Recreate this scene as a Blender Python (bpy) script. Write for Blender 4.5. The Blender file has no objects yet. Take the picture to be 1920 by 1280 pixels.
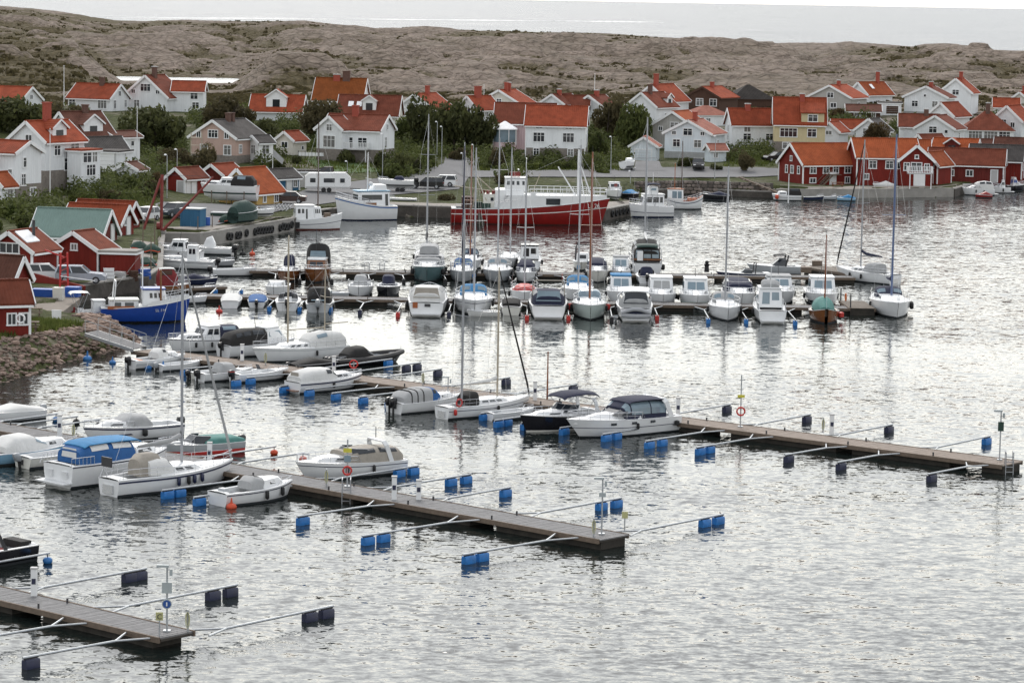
import bpy, math, random
import numpy as np
from mathutils import Vector, Matrix
# ------------------------------------------------------------------ camera, sky, sun, exposure
R = math.radians
random.seed(11)
RNG = np.random.default_rng(5)
SC = bpy.context.scene
COL = SC.collection
CAM_H, FPX = 27.0, 5500.0            # camera height in metres, focal length in photo pixels
PITCH, ROLL = math.atan(642.5/FPX), math.atan(.018)
_ct, _st, _cr, _sr = math.cos(PITCH), math.sin(PITCH), math.cos(ROLL), math.sin(ROLL)
VF = np.array((0, _ct, -_st)); VR = np.array((_cr, _sr*_st, _sr*_ct)); VU = np.array((-_sr, _cr*_st, _cr*_ct))
cam_d = bpy.data.cameras.new('camera'); cam = bpy.data.objects.new('camera', cam_d); COL.objects.link(cam)
cam_d.sensor_width = 36; cam_d.lens = 36*FPX/1920; cam_d.clip_start = 1; cam_d.clip_end = 120000
cam.matrix_world = Matrix(((VR[0], VU[0], -VF[0], 0), (VR[1], VU[1], -VF[1], 0), (VR[2], VU[2], -VF[2], CAM_H), (0, 0, 0, 1)))
SC.camera = cam
SUN_EL, SUN_AZ = R(43), R(-5)       # veiled sun high ahead of the camera, a little to the left
w = bpy.data.worlds.new('World'); SC.world = w; w.use_nodes = True
nt = w.node_tree; nt.nodes.clear()
sky = nt.nodes.new('ShaderNodeTexSky'); sky.sky_type = 'NISHITA'; sky.sun_disc = False
sky.sun_elevation = SUN_EL; sky.sun_rotation = SUN_AZ; sky.air_density = 1.5; sky.dust_density = 1.2; sky.ozone_density = 1.0
hs = nt.nodes.new('ShaderNodeHueSaturation'); hs.inputs['Saturation'].default_value = .30
tc = nt.nodes.new('ShaderNodeTexCoord'); mp = nt.nodes.new('ShaderNodeMapping'); mp.inputs['Scale'].default_value = (1, 1, 3)
cl = nt.nodes.new('ShaderNodeTexNoise'); cl.inputs['Scale'].default_value = 2.2; cl.inputs['Detail'].default_value = 5
cr = nt.nodes.new('ShaderNodeMapRange'); cr.inputs['From Min'].default_value = .3; cr.inputs['From Max'].default_value = .7
cr.inputs['To Min'].default_value = .82; cr.inputs['To Max'].default_value = 1.18
ml = nt.nodes.new('ShaderNodeMix'); ml.data_type = 'RGBA'; ml.blend_type = 'MULTIPLY'; ml.inputs[0].default_value = 1
bg = nt.nodes.new('ShaderNodeBackground'); bg.inputs['Strength'].default_value = .12
wo = nt.nodes.new('ShaderNodeOutputWorld')
L_ = nt.links.new
L_(sky.outputs[0], hs.inputs['Color']); L_(tc.outputs['Generated'], mp.inputs[0]); L_(mp.outputs[0], cl.inputs['Vector'])
L_(cl.outputs[0], cr.inputs[0]); L_(hs.outputs[0], ml.inputs[6]); L_(cr.outputs[0], ml.inputs[7]); ov = nt.nodes.new('ShaderNodeMix'); ov.data_type = 'RGBA'; ov.inputs[0].default_value = .30; ov.inputs[7].default_value = (5.3, 5.15, 4.95, 1)   # thin even cloud layer over the whole sky
L_(ml.outputs[2], ov.inputs[6]); L_(ov.outputs[2], bg.inputs[0]); L_(bg.outputs[0], wo.inputs[0])
sd = bpy.data.lights.new('sun', 'SUN'); sd.energy = 0.7; sd.angle = R(20); sd.color = (1, .94, .86)
sun = bpy.data.objects.new('sun', sd); COL.objects.link(sun)
sdir = Vector((math.sin(SUN_AZ)*math.cos(SUN_EL), math.cos(SUN_AZ)*math.cos(SUN_EL), math.sin(SUN_EL)))
sun.rotation_euler = (-sdir).to_track_quat('-Z', 'Y').to_euler(); sun.location = (0, 0, 120)
vs = SC.view_settings; vs.view_transform = 'Standard'; vs.look = 'None'; vs.gamma = 1; vs.use_curve_mapping = False
vs.exposure = 1.05

# ------------------------------------------------------------------ picture <-> place
def ray(px, py):
    return VF + (px-960)/FPX*VR - (py-640)/FPX*VU
def P(px, py, z=0.0):                # the point at height z that is seen at a photo pixel
    d = ray(px, py); t = (z-CAM_H)/d[2]
    return np.array((d[0]*t, d[1]*t, z))
def W(px, py, D):                    # the point at distance D that is seen at a photo pixel
    d = ray(px, py); t = D/d[1]
    return np.array((d[0]*t, D, CAM_H+d[2]*t))
def PYX(x, y):                       # photo column of a ground point (about)
    return 960 + FPX*x/y

# ------------------------------------------------------------------ mesh helper
_cache = {}
class MB:
    def __init__(s): s.v = []; s.f = []
    def add(s, vs, fs):
        o = len(s.v); s.v += [tuple(map(float, p)) for p in vs]; s.f += [tuple(i+o for i in f) for f in fs]; return s
    def box(s, c, d, rz=0, taper=0):
        hx, hy, hz = d[0]/2, d[1]/2, d[2]/2; ca, sa = math.cos(rz), math.sin(rz); vs = []
        for z in (-hz, hz):
            k = 1-taper if z > 0 else 1
            for x, y in ((-hx, -hy), (hx, -hy), (hx, hy), (-hx, hy)):
                x *= k; y *= k
                vs.append((c[0]+x*ca-y*sa, c[1]+x*sa+y*ca, c[2]+z))
        return s.add(vs, [(0, 3, 2, 1), (4, 5, 6, 7), (0, 1, 5, 4), (1, 2, 6, 5), (2, 3, 7, 6), (3, 0, 4, 7)])
    def bar(s, a, b, wd, ht, up=(0, 0, 1)):     # box beam from a to b
        a = Vector(a); b = Vector(b); d = (b-a).normalized(); u = Vector(up)
        if abs(d.dot(u)) > .98: u = Vector((1, 0, 0))
        r = d.cross(u).normalized(); u = r.cross(d).normalized(); vs = []
        for p in (a, b):
            for i, j in ((-1, -1), (1, -1), (1, 1), (-1, 1)): vs.append(p + r*(i*wd/2) + u*(j*ht/2))
        return s.add(vs, [(0, 3, 2, 1), (4, 5, 6, 7), (0, 1, 5, 4), (1, 2, 6, 5), (2, 3, 7, 6), (3, 0, 4, 7)])
    def tube(s, path, r, n=6, cap=True):
        path = [Vector(p) for p in path]; rr = r if isinstance(r, (list, tuple)) else [r]*len(path); rings = []
        for i, p in enumerate(path):
            d = (path[min(i+1, len(path)-1)] - path[max(i-1, 0)]).normalized()
            u = Vector((0, 0, 1)) if abs(d.z) < .9 else Vector((1, 0, 0))
            a = d.cross(u).normalized(); b = a.cross(d)
            rings.append([p + (a*math.cos(2*math.pi*k/n) + b*math.sin(2*math.pi*k/n))*rr[i] for k in range(n)])
        return s.loft(rings, True, cap)
    def loft(s, rings, closed=True, cap=True):
        n = len(rings[0]); vs = [p for r in rings for p in r]; fs = []
        for i in range(len(rings)-1):
            for j in range(n if closed else n-1):
                k = (j+1) % n; fs.append((i*n+j, i*n+k, (i+1)*n+k, (i+1)*n+j))
        if cap: fs += [tuple(reversed(range(n))), tuple(range((len(rings)-1)*n, len(rings)*n))]
        return s.add(vs, fs)
    def sphere(s, c, r, n=8, m=6, sz=1):
        rings = [[(c[0]+r*math.sin(math.pi*i/m)*math.cos(2*math.pi*j/n), c[1]+r*math.sin(math.pi*i/m)*math.sin(2*math.pi*j/n), c[2]-r*sz*math.cos(math.pi*i/m)) for j in range(n)] for i in range(1, m)]
        return s.loft(rings)
    def mesh(s, name, m, smooth=None):
        me = bpy.data.meshes.new(name); me.from_pydata(s.v, [], s.f); me.materials.append(m)
        if smooth is not None:
            me.polygons.foreach_set('use_smooth', [True]*len(me.polygons)); me.set_sharp_from_angle(angle=R(smooth))
        me.update(); return me
    def build(s, name, m, parent=None, loc=(0, 0, 0), rz=0, smooth=None):
        return put(name, s.mesh(name, m, smooth), parent, loc, rz)
def put(name, me, parent=None, loc=(0, 0, 0), rz=0):
    o = bpy.data.objects.new(name, me); COL.objects.link(o)
    if parent: o.parent = parent
    o.location = loc; o.rotation_euler = (0, 0, rz); return o
def tag(o, label, cat=None, group=None):
    o['label'] = label
    if cat: o['category'] = cat
    if group: o['group'] = group
    return o
def thing(name, label, cat, loc, rz=0, group=None):
    return tag(put(name, None, None, tuple(loc), rz), label, cat, group)
def struct(o, kind='structure'): o['kind'] = kind; return o

# ------------------------------------------------------------------ materials
MATS = {}
def M(name, col, rough=.6, metal=0, var=.12, sc=3.0, bump=0, bsc=20, alpha=None, rnd=0, coat=0, stretch=None):
    m = bpy.data.materials.new(name); m.use_nodes = True; nt = m.node_tree; b = nt.nodes['Principled BSDF']; ln = nt.links.new
    b.inputs['Roughness'].default_value = rough; b.inputs['Metallic'].default_value = metal
    if coat: b.inputs['Coat Weight'].default_value = coat; b.inputs['Coat Roughness'].default_value = .1
    geo = nt.nodes.new('ShaderNodeNewGeometry'); src = geo.outputs['Position']
    if stretch:
        mp = nt.nodes.new('ShaderNodeMapping'); mp.inputs['Scale'].default_value = stretch; ln(src, mp.inputs[0]); src = mp.outputs[0]
    n = nt.nodes.new('ShaderNodeTexNoise'); n.inputs['Scale'].default_value = sc; n.inputs['Detail'].default_value = 5; n.inputs['Roughness'].default_value = .65
    ln(src, n.inputs['Vector'])
    mr = nt.nodes.new('ShaderNodeMapRange'); mr.inputs['From Min'].default_value = .25; mr.inputs['From Max'].default_value = .75
    mr.inputs['To Min'].default_value = 1-var; mr.inputs['To Max'].default_value = 1+var*.7; ln(n.outputs[0], mr.inputs[0]); val = mr.outputs[0]
    if rnd:
        oi = nt.nodes.new('ShaderNodeObjectInfo'); r2 = nt.nodes.new('ShaderNodeMapRange'); r2.inputs['To Min'].default_value = 1-rnd; r2.inputs['To Max'].default_value = 1+rnd
        ln(oi.outputs['Random'], r2.inputs[0]); mu = nt.nodes.new('ShaderNodeMath'); mu.operation = 'MULTIPLY'; ln(val, mu.inputs[0]); ln(r2.outputs[0], mu.inputs[1]); val = mu.outputs[0]
    mx = nt.nodes.new('ShaderNodeMix'); mx.data_type = 'RGBA'; mx.blend_type = 'MULTIPLY'; mx.inputs[0].default_value = 1
    mx.inputs[6].default_value = (*col, 1); ln(val, mx.inputs[7]); ln(mx.outputs[2], b.inputs['Base Color'])
    if bump:
        n2 = nt.nodes.new('ShaderNodeTexNoise'); n2.inputs['Scale'].default_value = bsc; n2.inputs['Detail'].default_value = 4; ln(src, n2.inputs['Vector'])
        bp = nt.nodes.new('ShaderNodeBump'); bp.inputs['Strength'].default_value = bump; bp.inputs['Distance'].default_value = .1
        ln(n2.outputs[0], bp.inputs['Height']); ln(bp.outputs[0], b.inputs['Normal'])
    if alpha is not None: b.inputs['Alpha'].default_value = alpha
    MATS[name] = m; return m
def boardwall(name, col, var=.1, rough=.7):   # painted timber cladding with upright boards and weather streaks
    m = M(name, col, rough, var=var, sc=1.2, stretch=(1, 1, .25), rnd=.06); m.node_tree.nodes['Principled BSDF'].inputs['Specular IOR Level'].default_value = .2; nt = m.node_tree; ln = nt.links.new
    b = nt.nodes['Principled BSDF']; tc = nt.nodes.new('ShaderNodeTexCoord'); wv = nt.nodes.new('ShaderNodeTexWave')
    wv.bands_direction = 'DIAGONAL'; wv.inputs['Scale'].default_value = 1.6; wv.inputs['Distortion'].default_value = .3
    mp = nt.nodes.new('ShaderNodeMapping'); mp.inputs['Scale'].default_value = (1, 1, 0); ln(tc.outputs['Object'], mp.inputs[0]); ln(mp.outputs[0], wv.inputs[0])
    bp = nt.nodes.new('ShaderNodeBump'); bp.inputs['Strength'].default_value = .5; bp.inputs['Distance'].default_value = .05; ln(wv.outputs[0], bp.inputs['Height']); ln(bp.outputs[0], b.inputs['Normal'])
    return m
def tiles(name, col, var=.34):                # clay roof tiles in courses, streaked and lichened
    m = M(name, col, .85, var=var, sc=.9, rnd=.16); m.node_tree.nodes['Principled BSDF'].inputs['Specular IOR Level'].default_value = .15; nt = m.node_tree; ln = nt.links.new; b = nt.nodes['Principled BSDF']
    tc = nt.nodes.new('ShaderNodeTexCoord'); wv = nt.nodes.new('ShaderNodeTexWave'); wv.bands_direction = 'X'; wv.inputs['Scale'].default_value = 1.1
    w2 = nt.nodes.new('ShaderNodeTexWave'); w2.bands_direction = 'Z'; w2.inputs['Scale'].default_value = 1.3; w2.wave_profile = 'SAW'
    ln(tc.outputs['Object'], wv.inputs[0]); ln(tc.outputs['Object'], w2.inputs[0])
    ad = nt.nodes.new('ShaderNodeMath'); ad.operation = 'ADD'; ln(wv.outputs['Fac'], ad.inputs[0]); ln(w2.outputs['Fac'], ad.inputs[1])
    bp = nt.nodes.new('ShaderNodeBump'); bp.inputs['Strength'].default_value = .55; bp.inputs['Distance'].default_value = .08; ln(ad.outputs[0], bp.inputs['Height']); ln(bp.outputs[0], b.inputs['Normal'])
    return m
boardwall('white_wall', (.74, .76, .78)); boardwall('cream_wall', (.66, .64, .58)); boardwall('red_wall', (.175, .020, .014), .3)
boardwall('darkred_wall', (.13, .022, .018), .3); boardwall('pink_wall', (.50, .36, .31)); boardwall('palepink_wall', (.62, .47, .49)); boardwall('yellow_wall', (.56, .48, .30)); boardwall('ochre_wall', (.52, .35, .13))
boardwall('brown_wall', (.075, .042, .03)); boardwall('grey_wall', (.42, .41, .39)); boardwall('blue_wall', (.045, .14, .25)); boardwall('paleblue_wall', (.66, .72, .77))
tiles('orange_roof', (.315, .078, .030)); tiles('red_roof', (.27, .060, .029)); tiles('brown_roof', (.175, .052, .032)); tiles('grey_roof', (.085, .078, .075)); tiles('moss_roof', (.24, .085, .035), .35)
tiles('pink_roof', (0.34, 0.145, 0.11)); tiles('green_roof', (.17, .24, .22), .1); tiles('black_roof', (.04, .035, .033)); tiles('darkbrown_roof', (.12, .052, .038)); tiles('rust_roof', (0.25, 0.075, 0.022), .3)
M('trim_white', (.80, .81, .82), .5, var=.06); M('trim_grey', (.45, .45, .45), .6); M('brick_red', (.33, .07, .045), .85, var=.3, sc=8); M('brick_brown', (.12, .065, .05), .85, var=.3, sc=8)
M('stone_base', (.21, .185, .165), .9, var=.35, sc=2.5, bump=.4, bsc=6); M('grey_base', (.36, .37, .37), .9, var=.2)
M('window_glass', (.028, .032, .038), .06, var=.3, sc=.6); M('boat_glass', (.02, .025, .032), .05, var=.2, sc=1); M('pale_glass', (.20, .27, .32), .05, var=.2, sc=1)
M('concrete', (.30, .285, .265), .9, var=.25, sc=.8, bump=.3); M('quay_stone', (.085, .075, .066), .95, var=.5, sc=.9, bump=.8, bsc=2.5); M('asphalt', (.135, .135, .14), .9, var=.15, sc=.5)
M('gravel', (.30, .27, .24), .95, var=.25, sc=.7, bump=.4); M('deck_wood', (.185, .182, .185), .8, var=.28, sc=2.5, stretch=(1, 1, 1), bump=.3, bsc=12); M('deck_brown', (.25, .20, .165), .8, var=.25, sc=2.0, bump=.3, bsc=12)
M('pontoon', (.035, .030, .024), .85, var=.6, sc=1.5); M('wet_wood', (.05, .042, .035), .7, var=.4); M('old_wood', (.16, .12, .09), .85, var=.3, sc=4, bump=.3); M('planked', (.20, .17, .14), .85, var=.3, sc=3)
M('galv', (.42, .44, .46), .4, .6, var=.15, sc=4); M('alu', (.36, .37, .39), .45, .3, var=.15); M('steel_rail', (.62, .63, .65), .25, .8, var=.05); M('dark_metal', (.06, .06, .065), .45, .5)
M('float_blue', (.016, .16, .47), .45, var=.35, sc=3); M('float_navy', (.018, .022, .058), .45, var=.3, sc=3); M('buoy_orange', (.55, .065, .02), .5, var=.2); M('buoy_blue', (.03, .16, .42), .5, var=.2); M('yellow', (.60, .55, .06), .55, var=.15); M('lime', (.46, .45, .22), .6)
M('gel_white', (.76, .77, .78), .22, var=.07, sc=1.2, coat=.3); M('gel_cream', (.70, .69, .64), .25, var=.08, sc=1.2, coat=.3); M('gel_grey', (.42, .44, .46), .3, var=.1, coat=.3); M('gel_deck', (.66, .67, .68), .45, var=.08); M('gel_black', (.014, .014, .018), .15, var=.1, coat=.3)
M('gel_navy', (.012, .018, .05), .15, var=.1, coat=.3); M('gel_blue', (.012, .055, .30), .3, var=.2, sc=1); M('gel_red', (.25, .014, .012), .35, var=.3, sc=.7); M('gel_palegreen', (.52, .60, .57), .25, var=.06); M('gel_sky', (.22, .40, .55), .25, var=.08); M('gel_teal', (.10, .17, .18), .2, var=.1)
M('wood_varnish', (.20, .075, .025), .25, var=.35, sc=3, stretch=(1, 1, 5), coat=.4); M('mast_wood', (.24, .085, .04), .4, var=.2); M('mast_tan', (.42, .37, .29), .4, var=.15); M('mast_blue', (.10, .14, .26), .4)
M('canvas_navy', (.016, .02, .048), .85, var=.25, sc=4, bump=.25, bsc=6); M('canvas_black', (.018, .017, .017), .85, var=.25, bump=.25, bsc=6); M('canvas_grey', (.36, .365, .37), .85, var=.14, sc=2, bump=.3, bsc=5); M('canvas_white', (.64, .64, .63), .8, var=.1, sc=2, bump=.3, bsc=5)
M('canvas_blue', (.018, .10, .29), .8, var=.2, sc=3, bump=.25, bsc=6); M('canvas_sky', (.03, .19, .40), .8, var=.2, sc=3, bump=.25, bsc=6); M('canvas_beige', (.33, .30, .26), .85, var=.15, sc=3, bump=.25, bsc=6); M('canvas_red', (.19, .018, .02), .8, var=.2, bump=.25, bsc=6); M('tarp_green', (.02, .05, .042), .7, var=.25, bump=.35, bsc=5); M('canvas_teal', (.08, .22, .20), .8, var=.2, bump=.25)
M('rubber', (.016, .016, .017), .7, var=.2); M('hypalon', (.03, .029, .03), .6, var=.2); M('hypalon_grey', (.34, .35, .37), .6, var=.1); M('motor_black', (.012, .012, .014), .25, coat=.2); M('motor_grey', (.32, .34, .36), .3); M('stripe_navy', (.015, .02, .06), .4); M('stripe_white', (.72, .72, .7), .4); M('stripe_blue', (.03, .12, .35), .4); M('antifoul', (.03, .035, .04), .7); M('antifoul_red', (.12, .03, .025), .7)
M('safety_red', (.50, .03, .025), .5, var=.1); M('safety_orange', (.60, .16, .04), .5, var=.15); M('crane_red', (.19, .028, .022), .6, var=.4, sc=2); M('paint_white', (.78, .79, .8), .3, var=.05); M('paint_silver', (.40, .44, .50), .25, .4); M('paint_black', (.012, .012, .014), .2, coat=.4); M('paint_dark', (.03, .045, .06), .2, coat=.4); M('paint_brown', (.05, .025, .02), .25, coat=.3)
M('sign_blue', (.02, .08, .30), .4); M('sign_grey', (.40, .44, .45), .5); M('skin', (.45, .28, .2), .6); M('cloth_dark', (.02, .02, .025), .9); M('net_green', (.03, .062, .05), .9, var=.5, sc=9); M('blue_tub', (.02, .09, .38), .5, var=.15); M('flag_blue', (.03, .09, .28), .8); M('solar_white', (.82, .83, .85), .3); M('wood_orange', (.34, .10, .03), .4, var=.2)
m_ = MATS
M('lawn', (.055, .10, .022), .95, var=.3, sc=1.2, bump=.5, bsc=8)
M('curtain_glass', (.17, .17, .165), .12, var=.4, sc=2.5)
# ------------------------------------------------------------------ the village: (label, px, py, distance, turn, length, depth, eave, rise [photo px], wall, roof, options)
HOUSES = [
 # far left slope
 dict(l='low red tiled house at the far left, half hidden by bushes', px=20, py=210, D=497, rot=-25, len=92, wid=72, eave=22, rise=24, wall='white_wall', roof='red_roof', wins=[('e', .5, 1.3, .7, .7), ('s', .8, .6, 1, 1)], name='house'),
 dict(l='long white bungalow with red tiled roof beside the tall flagpole', px=185, py=206, D=510, rot=-25, len=92, wid=66, eave=23, rise=24, wall='white_wall', roof='red_roof', wins=[('s', .1, .5, 1.2, 1.5), ('s', .82, .55, 1.7, 1.5), ('e', .25, .5, .7, 1.4), ('e', .5, 1.35, .7, .8), ('e', .8, .55, .6, 1.2)], chim=[(.62, .8, 1.2, 'brick_brown')]),
 dict(l='white gabled house with red picture window in front of the lagoon', px=290, py=207, D=515, rot=68, len=70, wid=92, eave=26, rise=38, wall='white_wall', roof='brown_roof', wins=[('w', .5, 1.45, 1.9, 1.2), ('w', .22, 1.25, .7, .6), ('w', .78, 1.25, .7, .6), ('w', .3, .5, 1, 1.2)], chim=[(.35, .9, 1.6, 'brick_brown')],
      wings=[dict(at=(2.3, -5.6), rot=-68, len=58, wid=50, eave=38, rise=16, roof='red_roof', wins=[('s', .7, .75, 1.2, 1.0), ('s', .75, .3, 1.1, 1.0)])]),
 dict(l='large white house with balcony and red chimney, left edge of the village', px=88, py=342, D=341, rot=58, len=110, wid=88, eave=80, rise=33, wall='white_wall', roof='red_roof', base=(1.6, 'stone_base'), chim=[(.45, .9, 2.2, 'brick_red')], wins=[('w', .55, 1.12, .9, .8), ('w', .5, .75, .9, 1.2), ('s', .75, .82, 1.4, 1.1), ('s', .3, .78, 1.0, 1.1), ('s', .6, .45, 1.6, 1.3), ('s', .85, .45, .7, 1.2)], dormers=[('s', .45, 2.4, 1.2)],
      wings=[dict(at=(1.6, -4.2), rot=0, len=54, wid=34, eave=62, rise=0, flat=1, wins=[('s', .3, .8, 1.4, 1.1), ('s', .7, .8, .8, 1.1), ('e', .5, .8, 1.1, 1.1), ('s', .5, .42, 1.5, 1.2)])]),
 dict(l='white house with orange roof and tall stone basement at the left edge', px=22, py=368, D=326, rot=-28, len=78, wid=78, eave=84, rise=18, wall='white_wall', roof='red_roof', base=(1.5, 'stone_base'), wins=[('e', .35, .78, .5, 1.0), ('e', .3, .4, .7, 1.2), ('s', .85, .5, .5, 1.3), ('s', .45, .45, 1.0, 1.2), ('e', .65, .12, .9, .8)],
      wings=[dict(at=(-3.2, -2.6), rot=-62, len=60, wid=76, eave=66, rise=32, roof='red_roof', wins=[('e', .5, .55, 1.2, 1.2), ('e', .5, 1.2, .7, .8)])]),
 dict(l='small white outhouse with orange roof cut by the left edge', px=-2, py=372, D=320, rot=62, len=40, wid=44, eave=26, rise=20, wall='white_wall', roof='orange_roof', wins=[('s', .6, .45, .9, 1.4)], cat='outhouse', name='outhouse'),
 dict(l='white villa with dark brown roof, wide dormer and small balcony', px=150, py=292, D=388, rot=48, len=92, wid=95, eave=36, rise=44, wall='white_wall', roof='darkbrown_roof', dormers=[('s', .5, 3.2, 1.4)], wins=[('w', .5, 1.3, 1.0, 1.0), ('s', .75, .5, .6, 1.2), ('s', .3, .5, .8, 1.0)], chim=[(.6, .7, 1.0, 'brick_brown')],
      wings=[dict(at=(4.8, -2.5), rot=0, len=62, wid=40, eave=36, rise=8, roof='darkbrown_roof', wins=[('s', .3, .65, .8, 1.0), ('s', .7, .65, .5, .6)]), dict(at=(-1.0, -5.2), rot=0, len=96, wid=50, eave=12, rise=24, roof='grey_roof', wins=[('s', .3, .4, .8, .7), ('s', .6, .4, .8, .7)])]),
 dict(l='flat roofed white garage with wide door below the dark villa', px=213, py=316, D=376, rot=-18, len=48, wid=58, eave=32, rise=0, flat=1, wall='white_wall', roof='grey_roof', doors=[('s', .5, 2.2, 2.0, 'paint_white')], wins=[('e', .5, .6, .3, 1.3)], cat='garage', name='garage'),
 dict(l='small white gabled garage partly hidden by the shrubs', px=246, py=331, D=366, rot=72, len=40, wid=42, eave=14, rise=11, wall='white_wall', roof='darkbrown_roof', doors=[('w', .5, 1.6, .8, 'paint_white')], cat='garage', name='garage'),
 dict(l='pink timber house with dark roof and glazed corner bay', px=428, py=301, D=423, rot=64, len=108, wid=98, eave=45, rise=30, wall='pink_wall', roof='grey_roof', base=(1.0, 'stone_base'), chim=[(.4, .6, 1.0, 'brick_brown'), (.55, .6, 1.0, 'brick_brown')], wins=[('w', .5, 1.22, 1.5, 1.0), ('w', .18, 1.15, .6, .8), ('w', .8, 1.15, .6, .8), ('w', .82, .5, 1.1, 1.3), ('w', .3, .5, 1.1, 1.3), ('s', .15, .55, .6, 1.1)],
      wings=[dict(at=(.8, -4.9), rot=-20, len=34, wid=30, eave=37, rise=10, roof='grey_roof', wall='trim_white', wins=[('s', .5, .62, 1.2, 1.2), ('e', .5, .62, 1.1, 1.2), ('w', .5, .62, .9, 1.2)])]),
 dict(l='white house with broad front dormer under a red roof, upper left centre', px=522, py=224, D=498, rot=-4, len=96, wid=70, eave=17, rise=27, wall='white_wall', roof='red_roof', chim=[(.55, .7, 1.0, 'brick_brown')], dormers=[('s', .5, 3.4, 2.0)]),
 dict(l='steep orange roofed house behind the skylight house', px=640, py=204, D=529, rot=-7, len=92, wid=80, eave=18, rise=37, wall='white_wall', roof='rust_roof', chim=[(.4, 1.2, .8, 'brick_red'), (.62, 1.3, 1.4, 'brick_brown')]),
 dict(l='white house with brown roof, two skylights and a dormer', px=694, py=250, D=485, rot=-5, len=112, wid=80, eave=36, rise=33, wall='cream_wall', roof='brown_roof', dormers=[('s', .52, 2.2, 1.9)], sky=[('s', .2, .5), ('s', .34, .5)], wins=[('s', .9, .5, .9, 1.1), ('e', .5, .5, .7, 1.1), ('s', .3, .5, .9, 1.1)]),
 dict(l='white house with brown roof on a stone basement above the lawn', px=672, py=302, D=433, rot=-16, len=112, wid=86, eave=60, rise=25, wall='white_wall', roof='brown_roof', base=(1.9, 'stone_base'), chim=[(.45, .9, 1.4, 'brick_red')], wins=[('s', .70, .62, 1.3, 1.3), ('s', .5, .6, .5, 1.5), ('e', .4, .62, .7, 1.4), ('e', .5, 1.2, .6, .7), ('e', .3, .2, .8, .7)],
      wings=[dict(at=(-2.6, -3.0), rot=76, len=40, wid=56, eave=61, rise=22, roof='brown_roof', base=(1.9, 'stone_base'), wins=[('w', .5, .62, 2.0, 1.6), ('w', .5, 1.12, .9, .9)])], balcony=[('s', .62, .42, 3.6)]),
 dict(l='little white cottage with red roof between the pink and white houses', px=546, py=287, D=436, rot=62, len=46, wid=38, eave=25, rise=14, wall='cream_wall', roof='red_roof', wins=[('w', .5, .65, 1.0, .8), ('s', .7, .4, .5, .5)], cat='cottage', name='cottage'),
 # sheds on the left quay
 dict(l='red boathouse with two grey doors left of the yellow house', px=350, py=369, D=365, rot=58, len=62, wid=42, eave=37, rise=16, wall='red_wall', roof='brown_roof', doors=[('w', .75, 1.0, 2.0, 'trim_grey'), ('s', .4, 1.0, 1.9, 'paint_white'), ('s', .15, .9, 1.9, 'paint_white')], cat='boathouse', name='boathouse', corner=1),
 dict(l='dark red hut with pale red roof behind the yellow house', px=416, py=350, D=383, rot=62, len=68, wid=50, eave=24, rise=17, wall='darkred_wall', roof='red_roof', wins=[('s', .2, .6, .4, .6)], cat='hut', name='hut', corner=1),
 dict(l='ochre yellow house with bright orange roof behind the blue quay boats', px=470, py=384, D=356, rot=60, len=84, wid=86, eave=27, rise=40, wall='ochre_wall', roof='orange_roof', wins=[('w', .5, 1.25, .5, .5), ('s', .75, .5, .7, .8), ('s', .3, .5, .5, .7)], cat='house'),
 dict(l='blue shed with dark roof behind the yellow house', px=522, py=358, D=379, rot=52, len=70, wid=40, eave=26, rise=13, wall='blue_wall', roof='grey_roof', doors=[('s', .6, 1.0, 1.8, 'paint_white')], wins=[('s', .85, .55, .6, .8)], cat='shed', name='shed', corner=1),
 dict(l='grey flat storage shed at the end of the blue shed', px=577, py=348, D=386, rot=8, len=40, wid=36, eave=27, rise=0, flat=1, wall='grey_wall', roof='grey_roof', cat='shed', name='shed'),
 # left boathouses
 dict(l='red boathouse with row of arched gable windows and solar panel', px=42, py=524, D=262, rot=68, len=90, wid=96, eave=58, rise=32, wall='red_wall', roof='brown_roof', wins=[('w', .5, 1.14, 1.9, .8)], cat='boathouse', name='boathouse', corner=1, solar=[('s', .35, .55)], pipe=1),
 dict(l='big red boathouse with single small gable window, no door', px=156, py=515, D=268, rot=66, len=62, wid=104, eave=50, rise=30, wall='red_wall', roof='brown_roof', wins=[('w', .5, 1.15, .55, .5)], cat='boathouse', name='boathouse', gutter=1),
 dict(l='low red lean-to beside the big boathouse', px=226, py=508, D=266, rot=-6, len=66, wid=46, eave=36, rise=0, flat=1, wall='red_wall', roof='concrete', cat='lean-to', name='lean_to'),
 dict(l='long shed with pale green metal roof and red gable', px=140, py=457, D=291, rot=-12, len=136, wid=88, eave=20, rise=42, wall='darkred_wall', roof='green_roof', doors=[('e', .7, .9, 1.9, 'paint_white')], cat='shed', name='shed'),
 dict(l='red boathouse just behind the green roofed shed', px=186, py=443, D=301, rot=-16, len=112, wid=64, eave=28, rise=29, wall='red_wall', roof='red_roof', doors=[('e', .6, .9, 2.0, 'paint_white')], wins=[('e', .4, 1.15, .6, .9)], cat='boathouse', name='boathouse'),
 dict(l='rear red boathouse with bright gable beside the parked white car', px=200, py=434, D=316, rot=-16, len=108, wid=60, eave=28, rise=27, wall='red_wall', roof='red_roof', cat='boathouse', name='boathouse'),
 dict(l='red hut with two white framed windows on the embankment at the left edge', px=16, py=627, D=214, rot=24, len=62, wid=72, eave=66, rise=32, wall='red_wall', roof='brown_roof', wins=[('s', .45, .5, .55, .75), ('s', .82, .5, .55, .75)], cat='hut', name='hut', corner=1),
 dict(l='dark red boathouse with mossy roof at the left edge above the hut', px=6, py=565, D=238, rot=-20, len=76, wid=60, eave=46, rise=36, wall='red_wall', roof='darkbrown_roof', wins=[('e', .5, .5, .6, 1.0)], cat='boathouse', name='boathouse'),
 # middle row
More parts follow.
